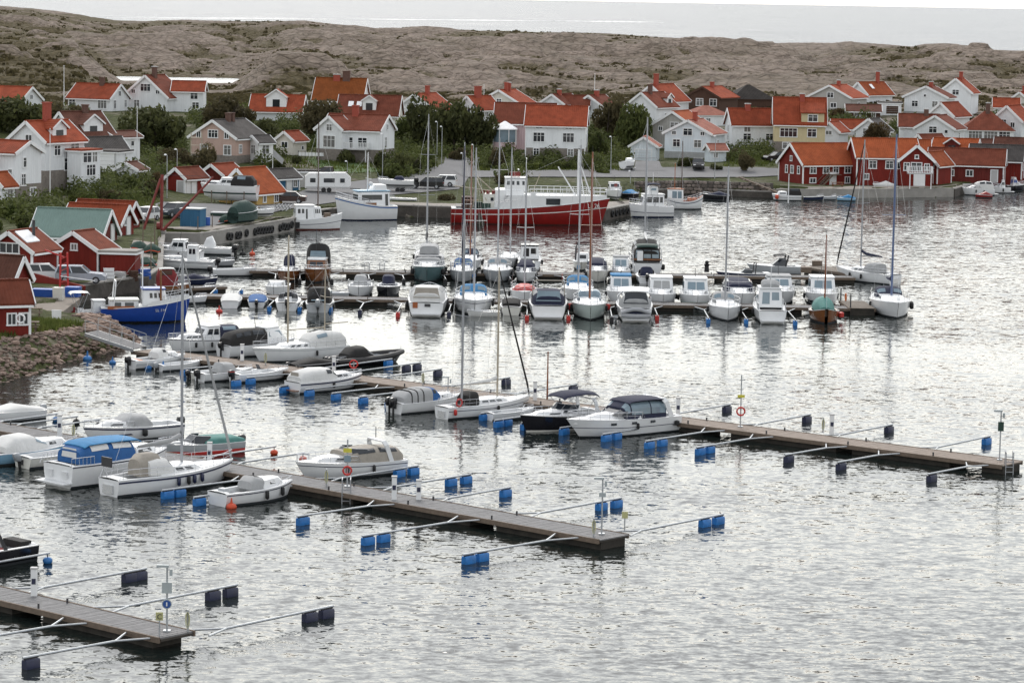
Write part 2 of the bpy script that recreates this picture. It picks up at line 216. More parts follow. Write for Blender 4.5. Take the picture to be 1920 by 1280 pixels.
 dict(l='white house with red roof and white gable behind the big dark trees', px=797, py=226, D=521, rot=63, len=78, wid=82, eave=22, rise=27, wall='white_wall', roof='red_roof', chim=[(.5, .7, 1.4, 'brick_red')], wins=[('w', .5, 1.1, 1.0, 1.1), ('w', .2, .9, .6, .7)]),
 dict(l='narrow white gable house with big red chimney above the trees', px=897, py=228, D=524, rot=48, len=60, wid=52, eave=24, rise=22, wall='white_wall', roof='red_roof', chim=[(.4, 1.3, 1.8, 'brick_red')], wins=[('w', .5, .9, 1.4, .8), ('s', .4, .6, .8, .7)]),
 dict(l='cream gabled house with tall yellowish chimneys under the rock face', px=950, py=214, D=537, rot=64, len=66, wid=82, eave=22, rise=22, wall='cream_wall', roof='red_roof', chim=[(.3, .5, 1.4, 'brick_red'), (.5, .5, 1.4, 'brick_red')], wins=[('w', .5, 1.05, .9, 1.1), ('w', .22, .95, .4, .5), ('w', .85, .95, .4, .5)]),
 dict(l='pale pink house with brown roof and glass conservatory', px=985, py=275, D=460, rot=-3, len=110, wid=80, eave=46, rise=33, wall='palepink_wall', roof='brown_roof', base=(1.2, 'palepink_wall'), wins=[('s', .75, .5, .9, 1.2)], pavilion=(-3.0, -4.6)),
 dict(l='big white house with red roof and brown stone ground floor in the centre', px=1043, py=297, D=444, rot=-4, len=110, wid=84, eave=64, rise=32, wall='white_wall', roof='red_roof', base=(1.7, 'stone_base'), wins=[('s', .22, .64, 1.6, 1.3), ('s', .72, .64, 1.6, 1.3), ('s', .22, .93, .9, .35), ('s', .72, .93, .9, .35), ('s', .18, .21, .75, 1.0), ('s', .76, .21, .75, 1.0), ('e', .5, .6, .8, 1.2)], gutter=1),
 dict(l='low house with red roof just behind the big central white house', px=1052, py=212, D=539, rot=60, len=70, wid=50, eave=18, rise=16, wall='white_wall', roof='brown_roof', chim=[(.3, .7, 1.0, 'brick_red')], wins=[('w', .5, .9, .5, .5)]),
 dict(l='white L-shaped house with red roof below the white flagpole', px=1118, py=222, D=540, rot=60, len=60, wid=56, eave=24, rise=18, wall='white_wall', roof='brown_roof', chim=[(.4, 1.0, 1.0, 'brick_red')], wins=[('w', .5, .8, .8, .8)],
      wings=[dict(at=(-3.2, 2.5), rot=-62, len=48, wid=40, eave=26, rise=15, roof='brown_roof', wins=[('s', .25, .6, .7, .9)])]),
 dict(l='tall white gabled house with red roof, the highest behind the leafy garden', px=1240, py=224, D=541, rot=58, len=82, wid=70, eave=36, rise=28, wall='white_wall', roof='red_roof', chim=[(.1, .9, 2.0, 'brick_red')], wins=[('w', .5, 1.15, .7, .8)]),
 dict(l='white house with dark red roof and little dormer in front of the tall gable', px=1222, py=231, D=529, rot=55, len=74, wid=66, eave=32, rise=24, wall='white_wall', roof='brown_roof', dormers=[('s', .75, 1.8, 1.3)], wins=[('w', .6, .95, .4, .4), ('s', .5, .4, 1.6, 1.2)], chim=[(.3, .7, 1.5, 'brick_brown')]),
 dict(l='dark brown timber house with two white windows under an orange roof', px=1334, py=206, D=548, rot=60, len=78, wid=70, eave=24, rise=18, wall='brown_wall', roof='red_roof', wins=[('w', .42, .62, 1.3, 1.2), ('w', .82, .62, 1.3, 1.2)], chim=[(.4, .7, .9, 'brick_red')], trim='brown_wall'),
 dict(l='black hip roofed building against the rock hillside', px=1402, py=200, D=562, rot=10, len=80, wid=76, eave=16, rise=25, hip=1, wall='brown_wall', roof='black_roof', cat='building', name='building', trim='brown_wall'),
 dict(l='white house with faded pink hipped roof behind the pale blue house', px=1322, py=236, D=530, rot=20, len=72, wid=60, eave=22, rise=16, hip=1, wall='white_wall', roof='pink_roof', wins=[('s', .4, .5, .8, .8)]),
 dict(l='grey gable house with orange roof directly behind the pale blue house', px=1274, py=278, D=484, rot=66, len=80, wid=78, eave=44, rise=24, wall='grey_wall', roof='orange_roof', wins=[('w', .55, 1.0, 1.3, .9), ('w', .2, .85, .6, .6), ('s', .6, .6, .8, 1)]),
 dict(l='pale blue gabled house with dark window awnings near the stone quay', px=1302, py=295, D=466, rot=68, len=84, wid=90, eave=46, rise=23, wall='paleblue_wall', roof='pink_roof', base=(1.0, 'grey_base'), chim=[(.3, .7, 1.3, 'brick_red')], wins=[('w', .5, 1.12, 1.4, 1.0), ('w', .2, 1.02, .6, .5), ('w', .82, 1.02, .6, .5), ('w', .26, .6, 1.1, 1.1), ('w', .72, .6, 1.1, 1.1), ('s', .5, .6, .5, .9)]),
 dict(l='tiny pale blue porch hut with dark window beside the blue gabled house', px=1341, py=306, D=455, rot=24, len=34, wid=22, eave=26, rise=8, wall='paleblue_wall', roof='pink_roof', wins=[('s', .35, .6, .6, .7)], cat='hut', name='hut'),
 dict(l='pale blue garage with wide roller door on the asphalt forecourt', px=1209, py=303, D=460, rot=80, len=50, wid=48, eave=30, rise=15, wall='paleblue_wall', roof='pink_roof', doors=[('w', .5, 2.6, 1.9, 'paleblue_wall')], cat='garage', name='garage'),
 dict(l='white house with red roof left of the yellow house', px=1412, py=270, D=476, rot=10, len=96, wid=56, eave=38, rise=26, wall='white_wall', roof='red_roof', wins=[('s', .3, .8, 1.0, 1.1), ('s', .3, .38, 1.2, 1.0), ('s', .75, .38, 1.2, 1.0), ('w', .5, .75, .7, 1.0), ('w', .5, .35, .7, 1.0)], chim=[(.35, .8, .9, 'brick_red')]),
 dict(l='yellow house with red roof, wide bay windows and stone base', px=1497, py=276, D=470, rot=-3, len=94, wid=78, eave=46, rise=44, wall='yellow_wall', roof='red_roof', base=(1.0, 'stone_base'), wins=[('s', .28, .62, 2.6, 1.3), ('s', .74, .62, 1.3, 1.2), ('s', .26, .1, 1.4, .9)], chim=[(.55, .8, .8, 'brick_red')], shed_dormer=('s', .75, 3.6, 1.6)),
 # red boathouses on the right
 dict(l='red boathouse with orange roof and outside stair, leftmost on the right quay', px=1533, py=347, D=425, rot=26, len=118, wid=86, eave=42, rise=34, wall='red_wall', roof='orange_roof', wins=[('w', .32, .72, .5, 1.0), ('w', .55, .72, .7, 1.0), ('w', .82, .72, .5, 1.0), ('w', .5, 1.25, .4, .6), ('s', .18, .74, .9, .9), ('s', .42, .74, .9, .9), ('s', .6, .74, .8, .9), ('s', .82, .74, .9, .9), ('s', .18, .28, .9, .6), ('s', .82, .28, .7, .8)], doors=[('s', .55, .9, 1.9, 'trim_white')], cat='boathouse', name='boathouse', corner=1, stair=1),
 dict(l='red boathouse with orange roof and white balcony gable over the water', px=1655, py=345, D=424, rot=6, len=118, wid=80, eave=53, rise=30, wall='red_wall', roof='orange_roof', wins=[('s', .25, .72, 1.0, 1.0), ('s', .52, .72, 1.0, 1.0), ('s', .15, .3, .7, .7), ('s', .7, .72, .9, 1.0)], cat='boathouse', name='boathouse', corner=1,
      wings=[dict(at=(4.2, -2.6), rot=78, len=50, wid=60, eave=48, rise=26, roof='orange_roof', wins=[('w', .2, .75, .7, 1.0), ('w', .5, .75, 1.4, 1.1), ('w', .82, .75, .6, .8), ('w', .5, 1.25, .4, .4)], doors=[('w', .6, 1.4, 1.8, 'trim_white')])], balcony=[('s', .87, .52, 3.4, -4.6)]),
 dict(l='little red boathouse with white framed twin windows right of the balcony', px=1752, py=343, D=426, rot=58, len=64, wid=38, eave=36, rise=20, wall='red_wall', roof='orange_roof', wins=[('w', .3, .95, .5, .8), ('w', .72, .95, .5, .8)], doors=[('w', .65, .8, 1.8, 'trim_white')], cat='boathouse', name='boathouse', corner=1),
 dict(l='long red boathouse with brown red roof and pale door', px=1812, py=340, D=434, rot=-12, len=138, wid=56, eave=34, rise=25, wall='darkred_wall', roof='brown_roof', wins=[('s', .55, .5, .9, .8), ('s', .3, .5, .8, .8), ('e', .5, 1.2, .5, .8)], doors=[('s', .88, .9, 1.8, 'trim_grey')], cat='boathouse', name='boathouse', corner=1),
 dict(l='red boathouse with grey weathered roof second from the right edge', px=1868, py=334, D=443, rot=-14, len=96, wid=52, eave=36, rise=24, wall='red_wall', roof='grey_roof', wins=[('e', .5, .6, .5, .9)], cat='boathouse', name='boathouse', corner=1),
 dict(l='red boathouse with dark roof cut by the right edge', px=1908, py=323, D=452, rot=-16, len=84, wid=56, eave=36, rise=26, wall='red_wall', roof='darkbrown_roof', wins=[('e', .5, .6, .5, .9), ('s', .8, .6, .6, .8)], cat='boathouse', name='boathouse'),
 dict(l='orange roof showing just behind the balcony boathouse', px=1700, py=322, D=449, rot=-6, len=80, wid=60, eave=34, rise=24, wall='red_wall', roof='orange_roof', cat='boathouse', name='boathouse'),
 dict(l='brown roofed shed wedged behind the red boathouses', px=1742, py=302, D=470, rot=40, len=60, wid=50, eave=26, rise=22, wall='grey_wall', roof='brown_roof', cat='shed', name='shed'),
 dict(l='orange roofed boathouse with tiny dark red gable in the second row', px=1792, py=312, D=460, rot=-20, len=80, wid=56, eave=26, rise=24, wall='darkred_wall', roof='orange_roof', dormers=[('s', .45, 2.2, 1.2)], cat='boathouse', name='boathouse'),
 dict(l='grey brown roof in the second row behind the grey boathouse', px=1845, py=303, D=468, rot=-8, len=70, wid=50, eave=22, rise=18, wall='grey_wall', roof='darkbrown_roof', cat='shed', name='shed'),
 # right upper rows
 dict(l='brown and white gable house with pink red roof, upper right', px=1570, py=208, D=561, rot=62, len=82, wid=84, eave=26, rise=21, wall='grey_wall', roof='red_roof', wins=[('w', .52, 1.2, 1.2, .9), ('w', .6, .45, 1.1, .8), ('s', .5, .5, .9, .8)], chim=[(.4, .6, 1.0, 'brick_red')]),
 dict(l='white gable house with orange roof and tall thin chimney, upper right', px=1632, py=194, D=574, rot=46, len=76, wid=44, eave=18, rise=20, wall='white_wall', roof='orange_roof', wins=[('w', .5, .9, .9, .8)], chim=[(.75, .5, 2.2, 'brick_red')], sky=[('s', .35, .6)]),
 dict(l='flat white garage with dark door beside the orange roofed gable', px=1668, py=213, D=545, rot=-6, len=42, wid=40, eave=20, rise=0, flat=1, wall='white_wall', roof='grey_roof', doors=[('s', .6, 2.2, 1.4, 'brown_wall')], cat='garage', name='garage'),
 dict(l='long low brown cabin with white windows below the upper gables', px=1618, py=222, D=540, rot=-4, len=62, wid=40, eave=14, rise=10, wall='brown_wall', roof='darkbrown_roof', wins=[('s', .3, .5, .9, .8), ('s', .5, .5, .9, .8), ('s', .8, .5, .6, .8)], cat='cabin', name='cabin'),
 dict(l='white house with two dark square windows and brown roof, upper right', px=1742, py=215, D=547, rot=66, len=52, wid=82, eave=33, rise=19, wall='white_wall', roof='brown_roof', base=(.6, 'grey_base'), wins=[('w', .25, .62, 1.1, 1.0), ('w', .72, .62, 1.0, 1.0), ('w', .48, 1.15, .4, .4), ('s', .3, .6, .4, .9), ('s', .7, .6, .4, .9)], chim=[(.35, .8, .9, 'brick_red')]),
 dict(l='tallest white house with red chimney standing at the foot of the rocks', px=1797, py=221, D=560, rot=66, len=50, wid=60, eave=48, rise=24, wall='white_wall', roof='red_roof', base=(.9, 'grey_base'), wins=[('w', .5, 1.0, 1.2, .9), ('w', .5, .5, .8, 1.0)], chim=[(.45, .6, 1.3, 'brick_red')]),
 dict(l='small white house with arched eaves right of the yellow house', px=1562, py=268, D=488, rot=64, len=50, wid=40, eave=22, rise=16, wall='white_wall', roof='red_roof', wins=[('w', .5, .9, 1.0, .6)]),
 dict(l='low red roof between the small white houses', px=1590, py=252, D=515, rot=-5, len=60, wid=40, eave=12, rise=14, wall='white_wall', roof='red_roof'),
 dict(l='white gable house with dark shed roof and blue balcony', px=1637, py=266, D=494, rot=58, len=40, wid=54, eave=22, rise=20, wall='white_wall', roof='grey_roof', wins=[('w', .4, .9, 1.1, .9), ('s', .5, .5, .6, .8)]),
 dict(l='low white house with wide brown roof above the boathouses', px=1722, py=262, D=503, rot=-6, len=72, wid=56, eave=26, rise=20, wall='white_wall', roof='brown_roof', wins=[('s', .55, .55, .6, .9)], chim=[(.7, .8, 1.0, 'brick_brown')]),
 dict(l='white gable house with dark twin window in front of the low white house', px=1762, py=266, D=494, rot=64, len=64, wid=74, eave=26, rise=22, wall='white_wall', roof='brown_roof', wins=[('w', .45, .9, 1.3, 1.0), ('w', .8, .8, .5, .5), ('s', .5, .5, .5, .9)]),
 dict(l='upper white gable with red roof behind the dark twin window', px=1778, py=250, D=517, rot=56, len=70, wid=52, eave=34, rise=22, wall='white_wall', roof='red_roof', wins=[('w', .6, .9, .4, .5)]),
 dict(l='wide brown hip roofed house with long glass veranda', px=1850, py=266, D=507, rot=-6, len=94, wid=84, eave=24, rise=34, hip=1, wall='white_wall', roof='brown_roof', wins=[('s', .25, .55, 2.2, 1.4), ('s', .55, .55, 2.2, 1.4), ('s', .82, .55, 1.8, 1.4)], chim=[(.5, .7, 1.3, 'brick_brown')]),
 dict(l='white house with two gables at the right edge above the boathouses', px=1898, py=262, D=511, rot=58, len=60, wid=60, eave=36, rise=26, wall='white_wall', roof='red_roof', wins=[('w', .4, .9, .9, 1.0), ('w', .7, .8, .7, .8), ('w', .5, .35, .9, 1.0), ('s', .5, .5, .7, 1)]),
 dict(l='small house with dark red roof near the right edge, upper row', px=1886, py=218, D=560, rot=-8, len=46, wid=40, eave=18, rise=14, wall='white_wall', roof='red_roof'),
 dict(l='cream house with two orange chimneys at the upper right edge', px=1920, py=208, D=578, rot=60, len=50, wid=50, eave=16, rise=18, wall='cream_wall', roof='red_roof', chim=[(.3, .6, 1.2, 'brick_red'), (.7, .6, 1.2, 'brick_red')]),
]
# shoreline of the land, photo pixels at water level, from lower left round the harbour to the right edge
SHORE = [(-420, 900), (-120, 765), (0, 716), (60, 698), (130, 674), (205, 656), (236, 650), (256, 641), (238, 627), (192, 621), (118, 614), (100, 605), (150, 564), (205, 553), (268, 546), (296, 528), (299, 484), (302, 461),
         (372, 462), (412, 456), (545, 432), (600, 414), (724, 405), (853, 409), (900, 420), (1128, 414), (1176, 404), (1192, 380), (1215, 368), (1318, 360), (1335, 366), (1420, 370), (1456, 371), (1600, 371), (1785, 369), (1806, 362), (1920, 341), (2100, 322), (2600, 300)]
QUAYS = [(11, 17, 'quay_stone', 1.3), (17, 20, 'concrete', 1.35), (20, 23, 'quay_stone', 1.35), (23, 26, 'quay_stone', 1.35), (28, 29, 'quay_stone', .8), (30, 32, 'quay_stone', .8), (32, 34, 'concrete', 1.15), (34, 36, 'quay_stone', 1.1)]
EXTRA = [(-60, 668, 2.2), (60, 655, 2.2), (130, 645, 2.0), (180, 632, 1.1), (200, 532, 1.4), (260, 525, 1.4), (285, 500, 1.4), (60, 600, 1.5), (130, 545, 1.4), (20, 440, 2.5), (60, 410, 4.2), (20, 380, 4.2), (120, 372, 3.6), (200, 350, 4), (260, 345, 3.2), (300, 390, 1.7), (350, 420, 1.4), (420, 430, 1.3), (520, 405, 1.3), (600, 380, 1.4), (650, 360, 1.5), (700, 372, 1.4), (760, 352, 1.6), (760, 385, 1.35), (850, 392, 1.3), (820, 330, 2.0), (860, 305, 2.6), (870, 290, 3.2), (740, 310, 3.0), (620, 318, 2.4), (690, 325, 2.2), (950, 322, 2.0), (1050, 322, 2.0), (1150, 330, 1.9), (1250, 330, 1.9), (1350, 335, 1.8), (1420, 340, 1.7), (1440, 305, 2.6), (1400, 290, 3.4), (1100, 300, 2.8), (1000, 385, 1.35), (1120, 390, 1.35), (1160, 390, 1.35), (1600, 355, 1.2), (1780, 352, 1.2), (1900, 335, 1.2), (2050, 318, 1.2), (-200, 700, 2.2), (-200, 560, 2.2), (-200, 400, 3.5), (2200, 260, 4), (-250, 250, 7), (2250, 210, 7)]
# ------------------------------------------------------------------ land, rock, water
def vnoise(x, y, seed=0):
    xi = np.floor(x).astype(np.int64); yi = np.floor(y).astype(np.int64); fx = x-xi; fy = y-yi
    fx = fx*fx*(3-2*fx); fy = fy*fy*(3-2*fy)
    def h(a, b):
        n = (a*374761393 + b*668265263 + seed*974634777) & 0x7fffffff
        n = ((n ^ (n >> 13))*1274126177) & 0x7fffffff
        return ((n ^ (n >> 16)) & 0xffff)/65535.0
    return (h(xi, yi)*(1-fx)+h(xi+1, yi)*fx)*(1-fy)+(h(xi, yi+1)*(1-fx)+h(xi+1, yi+1)*fx)*fy
def fbm(x, y, oct=4, seed=0):
    s = 0; a = .5; t = 0
    for i in range(oct): s = s+a*vnoise(x*2**i+17.3*i, y*2**i-9.1*i, seed+i); t += a; a *= .5
    return s/t
ANCH = [W(h['px'], h['py'], h['D']) for h in HOUSES] + [P(*e) for e in EXTRA]
ANCH = np.array(ANCH)
SHP = np.array([P(x, y, 0)[:2] for x, y in SHORE])
POLY = np.vstack([SHP, [(900, 1700), (-900, 1700), (-400, 250)]])
def idw(x, y):
    x = np.asarray(x, float); y = np.asarray(y, float); num = np.zeros_like(x); den = np.zeros_like(x)
    for a in ANCH:
        w_ = 1/((x-a[0])**2+((y-a[1])*.9)**2+30)**1.6; num += w_*a[2]; den += w_
    return num/den
def inside(x, y):
    r = np.zeros(np.shape(x), bool); n = len(POLY); j = n-1
    for i in range(n):
        xi, yi = POLY[i]; xj, yj = POLY[j]
        c = ((yi > y) != (yj > y)) & (x < (xj-xi)*(y-yi)/(yj-yi+1e-12)+xi); r ^= c; j = i
    return r
HARD = {i for q in QUAYS for i in range(q[0], q[1])}   # shore segments that are quay walls
def shdist(x, y, soft=False):
    d = np.full(np.shape(x), 1e9)
    for i, (a, b) in enumerate(zip(SHP[:-1], SHP[1:])):
        if soft and i in HARD: continue
        v = b-a; t = np.clip(((x-a[0])*v[0]+(y-a[1])*v[1])/(v@v), 0, 1); d = np.minimum(d, np.hypot(x-a[0]-t*v[0], y-a[1]-t*v[1]))
    return d
RPX = [-300, 0, 60, 150, 210, 300, 450, 560, 640, 700, 760, 860, 1020, 1120, 1280, 1440, 1550, 1580, 1690, 1800, 1880, 1960, 2300]
RPY = [6, 12, 15, 27, 37, 38, 39, 37, 47, 53, 52, 55, 58, 61, 70, 80, 80, 77, 85, 86, 94, 98, 104]
def creases(x, y):                   # rounded whalebacks parted by sharp clefts, at three sizes
    xr = x+.35*y+14*fbm(x/40, y/40, 2, 91); y = y+16*fbm(x/33+7, y/50, 2, 92)
    return np.abs(2*fbm(xr/48+3, y/80+9, 2, 11)-1), np.abs(2*fbm(xr/17-7, y/30, 2, 21)-1), np.abs(2*fbm(xr/5.5, y/9.5, 2, 31)-1)
def hillz(x, y):
    px = PYX(x, y); hor = -2.5+.018*(px-960)
    ridge = np.interp(px, RPX, RPY)-hor; Dr = np.interp(px, [0, 1920], [1420, 980])
    s = np.clip((y-560)/(Dr-560), 0, 1.3)
    wob = (fbm(x/70+5, y/140, 3, 3)-.5)
    pa = (200-hor+(ridge-200+hor)*np.clip(s, 0, 1)**(.72+wob*.25))
    za = CAM_H-y*pa/FPX
    # rise of the last bluff behind the lagoon on the left
    lag = np.clip(1-np.abs(px-325)/190, 0, 1); lag = np.clip(lag*2.2, 0, 1)
    zr = CAM_H-Dr*ridge/FPX
    zb = np.interp(y, [560, 700, 800, 866, 868, 936, 946, 1000, 1100], [6.0, 3.2, 1.6, .45, -1.2, -1.2, 1.2, 4.5, 8.0]); zb = np.where(y > 1100, 8+(zr-8)*np.clip((y-1100)/(Dr-1100), 0, 1), zb)
    z = za*(1-lag)+zb*lag
    env = np.clip((y-570)/120, 0, 1)*np.clip((1.02-s)*4, .1, 1)*(1-.85*lag*(y < 960))
    n1, n2, n3 = creases(x, y)
    z = z+env*((n1-.30)*11.0+(n2-.28)*4.2+(n3-.25)*1.1); tr = z*.55+2.2*fbm(x/26, y/44, 2, 77); z = z+env*.9*(np.abs((tr % 1)-.5)-.25)*2
    z = np.where((lag > .2) & (y > 869) & (y < 935) & (px > 205+8*np.sin(y/6)) & (px < 462-(936-y)*1.6), -1.2, z)
    over = np.clip((y-Dr)/70, 0, 1); z = z*(1-over)+(-4)*over
    return z
RW = np.array([P(x, y, 2.0)[:2] for x, y in ((1190, 340), (1240, 339), (1290, 338), (1345, 340), (1450, 343))])
def tz_raw(x, y):
    z = idw(x, y); n = (fbm(x/14, y/14, 3, 5)-.5)*1.3+(fbm(x/4, y/4, 2, 8)-.5)*.35
    dm = np.min([np.hypot(x-a[0], y-a[1]) for a in ANCH], axis=0)
    z = z+n*np.clip((dm-5)/10, 0, 1)
    b = np.clip((y-540)/45, 0, 1); b = b*b*(3-2*b)
    return z*(1-b)+hillz(x, y)*b
def tz(x, y):
    x = np.asarray(x, float); y = np.asarray(y, float)
    z = tz_raw(x, y); d = shdist(x, y); ins = inside(x, y)
    wy = np.interp(x, RW[:, 0], RW[:, 1]); z = np.where((x > RW[0, 0]) & (x < RW[-1, 0]) & (y < wy), np.minimum(z, .45), z)   # foreshore below the retaining wall
    return np.where(ins, np.minimum(z, .15+shdist(x, y, True)*.75), np.maximum(-2.5, -d*1.2))
GP = np.linspace(-330, 2250, 430); GY = np.concatenate([np.linspace(192, 330, 150), np.linspace(331, 556, 190)])   # the ground's own grid: column in the photo, distance
_PX, _YY = np.meshgrid(GP, GY); _XX = (_PX-960)/FPX*_YY; _ZZ = tz(_XX, _YY)
def look(x, y):                      # ground height read off that grid
    x = np.asarray(x, float); y = np.asarray(y, float); u = np.clip((PYX(x, y)-GP[0])/(GP[1]-GP[0]), 0, len(GP)-1.001); v = np.clip(np.interp(y, GY, np.arange(len(GY))), 0, len(GY)-1.001)
    i = u.astype(int); j = v.astype(int); a = u-i; b = v-j
    return (_ZZ[j, i]*(1-a)+_ZZ[j, i+1]*a)*(1-b)+(_ZZ[j+1, i]*(1-a)+_ZZ[j+1, i+1]*a)*b
def tz1(x, y): return float(look(x, y))
def hit(px, py):                     # where the line of sight meets the ground
    d = ray(px, py); ys = np.arange(193., 555., .5); t = ys/d[1]; xs = d[0]*t; zs = CAM_H+d[2]*t
    g = np.maximum(look(xs, ys), 0); m = zs <= g; i = int(np.argmax(m)) if m.any() else len(ys)-1
    return np.array((xs[i], ys[i], g[i]))
def at(px, D, dz=0):
    x = (px-960)/FPX*D; return np.array((x, D, max(tz1(x, D), 0)+dz))
def grid_mesh(name, X, Y, Z, mat, attr=None, keep=-1.6, smooth=True):
    ny, nx = X.shape; v = np.stack([X, Y, Z], -1).reshape(-1, 3); i = np.arange(ny*nx).reshape(ny, nx)
    q = np.stack([i[:-1, :-1], i[:-1, 1:], i[1:, 1:], i[1:, :-1]], -1).reshape(-1, 4)
    zf = Z.reshape(-1)[q].max(1); q = q[zf > keep]
    me = bpy.data.meshes.new(name); me.from_pydata(v.tolist(), [], q.tolist()); me.materials.append(mat)
    if smooth: me.polygons.foreach_set('use_smooth', [True]*len(me.polygons))
    if attr is not None:
        a = me.attributes.new('cover', 'FLOAT', 'POINT'); a.data.foreach_set('value', attr.reshape(-1).astype(np.float32))
    me.update(); return struct(put(name, me))
def land_mat(name, rock1, rock2, veg1, veg2, sc, dirt=None):
    m = bpy.data.materials.new(name); m.use_nodes = True; nt = m.node_tree; ln = nt.links.new; b = nt.nodes['Principled BSDF']; b.inputs['Roughness'].default_value = .95
    b.inputs['Specular IOR Level'].default_value = .15
    g = nt.nodes.new('ShaderNodeNewGeometry')
    def noise(s, det=6, rough=.65, st=None):
        n = nt.nodes.new('ShaderNodeTexNoise'); n.inputs['Scale'].default_value = s; n.inputs['Detail'].default_value = det; n.inputs['Roughness'].default_value = rough
        if st:
            mp = nt.nodes.new('ShaderNodeMapping'); mp.inputs['Scale'].default_value = st; ln(g.outputs['Position'], mp.inputs[0]); ln(mp.outputs[0], n.inputs['Vector'])
        else: ln(g.outputs['Position'], n.inputs['Vector'])
        return n.outputs[0]
    def ramp(src, p0, c0, p1, c1):
        r = nt.nodes.new('ShaderNodeValToRGB'); r.color_ramp.elements[0].position = p0; r.color_ramp.elements[0].color = (*c0, 1); r.color_ramp.elements[1].position = p1; r.color_ramp.elements[1].color = (*c1, 1); ln(src, r.inputs[0]); return r.outputs[0]
    def mix(f, a, c, blend='MIX'):
        x = nt.nodes.new('ShaderNodeMix'); x.data_type = 'RGBA'; x.blend_type = blend
        ln(f, x.inputs[0]) if not isinstance(f, float) else setattr(x.inputs[0], 'default_value', f); ln(a, x.inputs[6]); ln(c, x.inputs[7]); return x.outputs[2]
    rock = ramp(noise(sc*.6, 9, .78, (.7, .45, 1.8)), .30, rock2, .66, rock1)
    crack = nt.nodes.new('ShaderNodeTexVoronoi'); crack.feature = 'DISTANCE_TO_EDGE'; crack.inputs['Scale'].default_value = sc*.55
    mpc = nt.nodes.new('ShaderNodeMapping'); mpc.inputs['Scale'].default_value = (.6, .35, 1.6); ln(g.outputs['Position'], mpc.inputs[0])
    wn = nt.nodes.new('ShaderNodeTexNoise'); wn.inputs['Scale'].default_value = sc*.4; ln(g.outputs['Position'], wn.inputs['Vector'])
    ad = nt.nodes.new('ShaderNodeVectorMath'); ad.operation = 'MULTIPLY_ADD'; ln(wn.outputs['Color'], ad.inputs[0]); ad.inputs[1].default_value = (1.6, 1.6, 1.6); ln(mpc.outputs[0], ad.inputs[2]); ln(ad.outputs[0], crack.inputs['Vector'])
    ck = ramp(crack.outputs['Distance'], .0, (.30, .28, .26), .09, (1, 1, 1))
    rock = mix(.5, rock, ck, 'MULTIPLY')
    slab = nt.nodes.new('ShaderNodeTexVoronoi'); slab.feature = 'DISTANCE_TO_EDGE'; slab.inputs['Scale'].default_value = sc*.16; ln(ad.outputs[0], slab.inputs['Vector'])
    rock = mix(.3, rock, ramp(slab.outputs['Distance'], .0, (.28, .25, .2), .05, (1, 1, 1)), 'MULTIPLY')
    rock = mix(.8, rock, ramp(noise(sc*.05, 4, .6), .35, (.72, .70, .62), .65, (1.12, 1.08, 1.05)), 'MULTIPLY')
    veg = ramp(noise(sc*1.3, 6, .7), .35, veg2, .65, veg1)
    at_ = nt.nodes.new('ShaderNodeAttribute'); at_.attribute_name = 'cover'
    add = nt.nodes.new('ShaderNodeMath'); add.operation = 'ADD'; ln(at_.outputs['Fac'], add.inputs[0])
    off = nt.nodes.new('ShaderNodeMath'); off.operation = 'MULTIPLY_ADD'; ln(noise(sc*.8, 5), off.inputs[0]); off.inputs[1].default_value = 1.1; off.inputs[2].default_value = -.55; ln(off.outputs[0], add.inputs[1])
    st_ = nt.nodes.new('ShaderNodeMapRange'); st_.inputs['From Min'].default_value = .40; st_.inputs['From Max'].default_value = .62; ln(add.outputs[0], st_.inputs[0])
    ln(mix(st_.outputs[0], rock, veg), b.inputs['Base Color'])
    bp = nt.nodes.new('ShaderNodeBump'); bp.inputs['Strength'].default_value = .7; bp.inputs['Distance'].default_value = .5
    hh = nt.nodes.new('ShaderNodeMath'); hh.operation = 'ADD'; ln(noise(sc*.9, 8, .7), hh.inputs[0]); cm = nt.nodes.new('ShaderNodeMapRange'); cm.inputs['From Max'].default_value = .15; ln(crack.outputs['Distance'], cm.inputs[0]); ln(cm.outputs[0], hh.inputs[1])
    ln(hh.outputs[0], bp.inputs['Height']); ln(bp.outputs[0], b.inputs['Normal'])
    return m
m_rock = land_mat('hill_rock', (.275, .228, .195), (.10, .083, .071), (.115, .092, .050), (.060, .051, .029), .8)
m_land = land_mat('village_soil', (.26, .23, .205), (.16, .145, .13), (.075, .085, .028), (.035, .042, .016), .9)
# rocky hills
pxs = np.linspace(-330, 2250, 470); ys = np.concatenate([np.linspace(553, 720, 120), np.linspace(721.5, 1030, 150), np.linspace(1033, 1530, 150)])
PX, YY = np.meshgrid(pxs, ys); XX = (PX-960)/FPX*YY; ZZ = tz_raw(XX, YY)
sm = ZZ.copy()
for _ in range(6): sm[1:-1, 1:-1] = (sm[:-2, 1:-1]+sm[2:, 1:-1]+sm[1:-1, :-2]+sm[1:-1, 2:])/4
c1, c2, c3 = creases(XX, YY)
cov = np.clip(.62-c1*.9-c2*.7-c3*.25+(sm-ZZ)*.3+(fbm(XX/30, YY/60, 3, 41)-.5)*1.3+np.interp(PX, [0, 500, 900, 1920], [.58, .48, .24, .13])+.22*np.clip((690-YY)/80, 0, 1), 0, 1)
hills = grid_mesh('rocky_hills', XX, YY, ZZ, m_rock, cov)
HILLCOV = (XX, YY, ZZ, cov)
# village ground
PX, YY, XX, ZZ = _PX, _YY, _XX, _ZZ
cov = np.clip(.75+(fbm(XX/9, YY/9, 3, 51)-.5)*.9-np.clip((YY-500)/60, 0, 1)*.35, 0, 1)
ground = grid_mesh('village_ground', XX, YY, ZZ, m_land, cov)
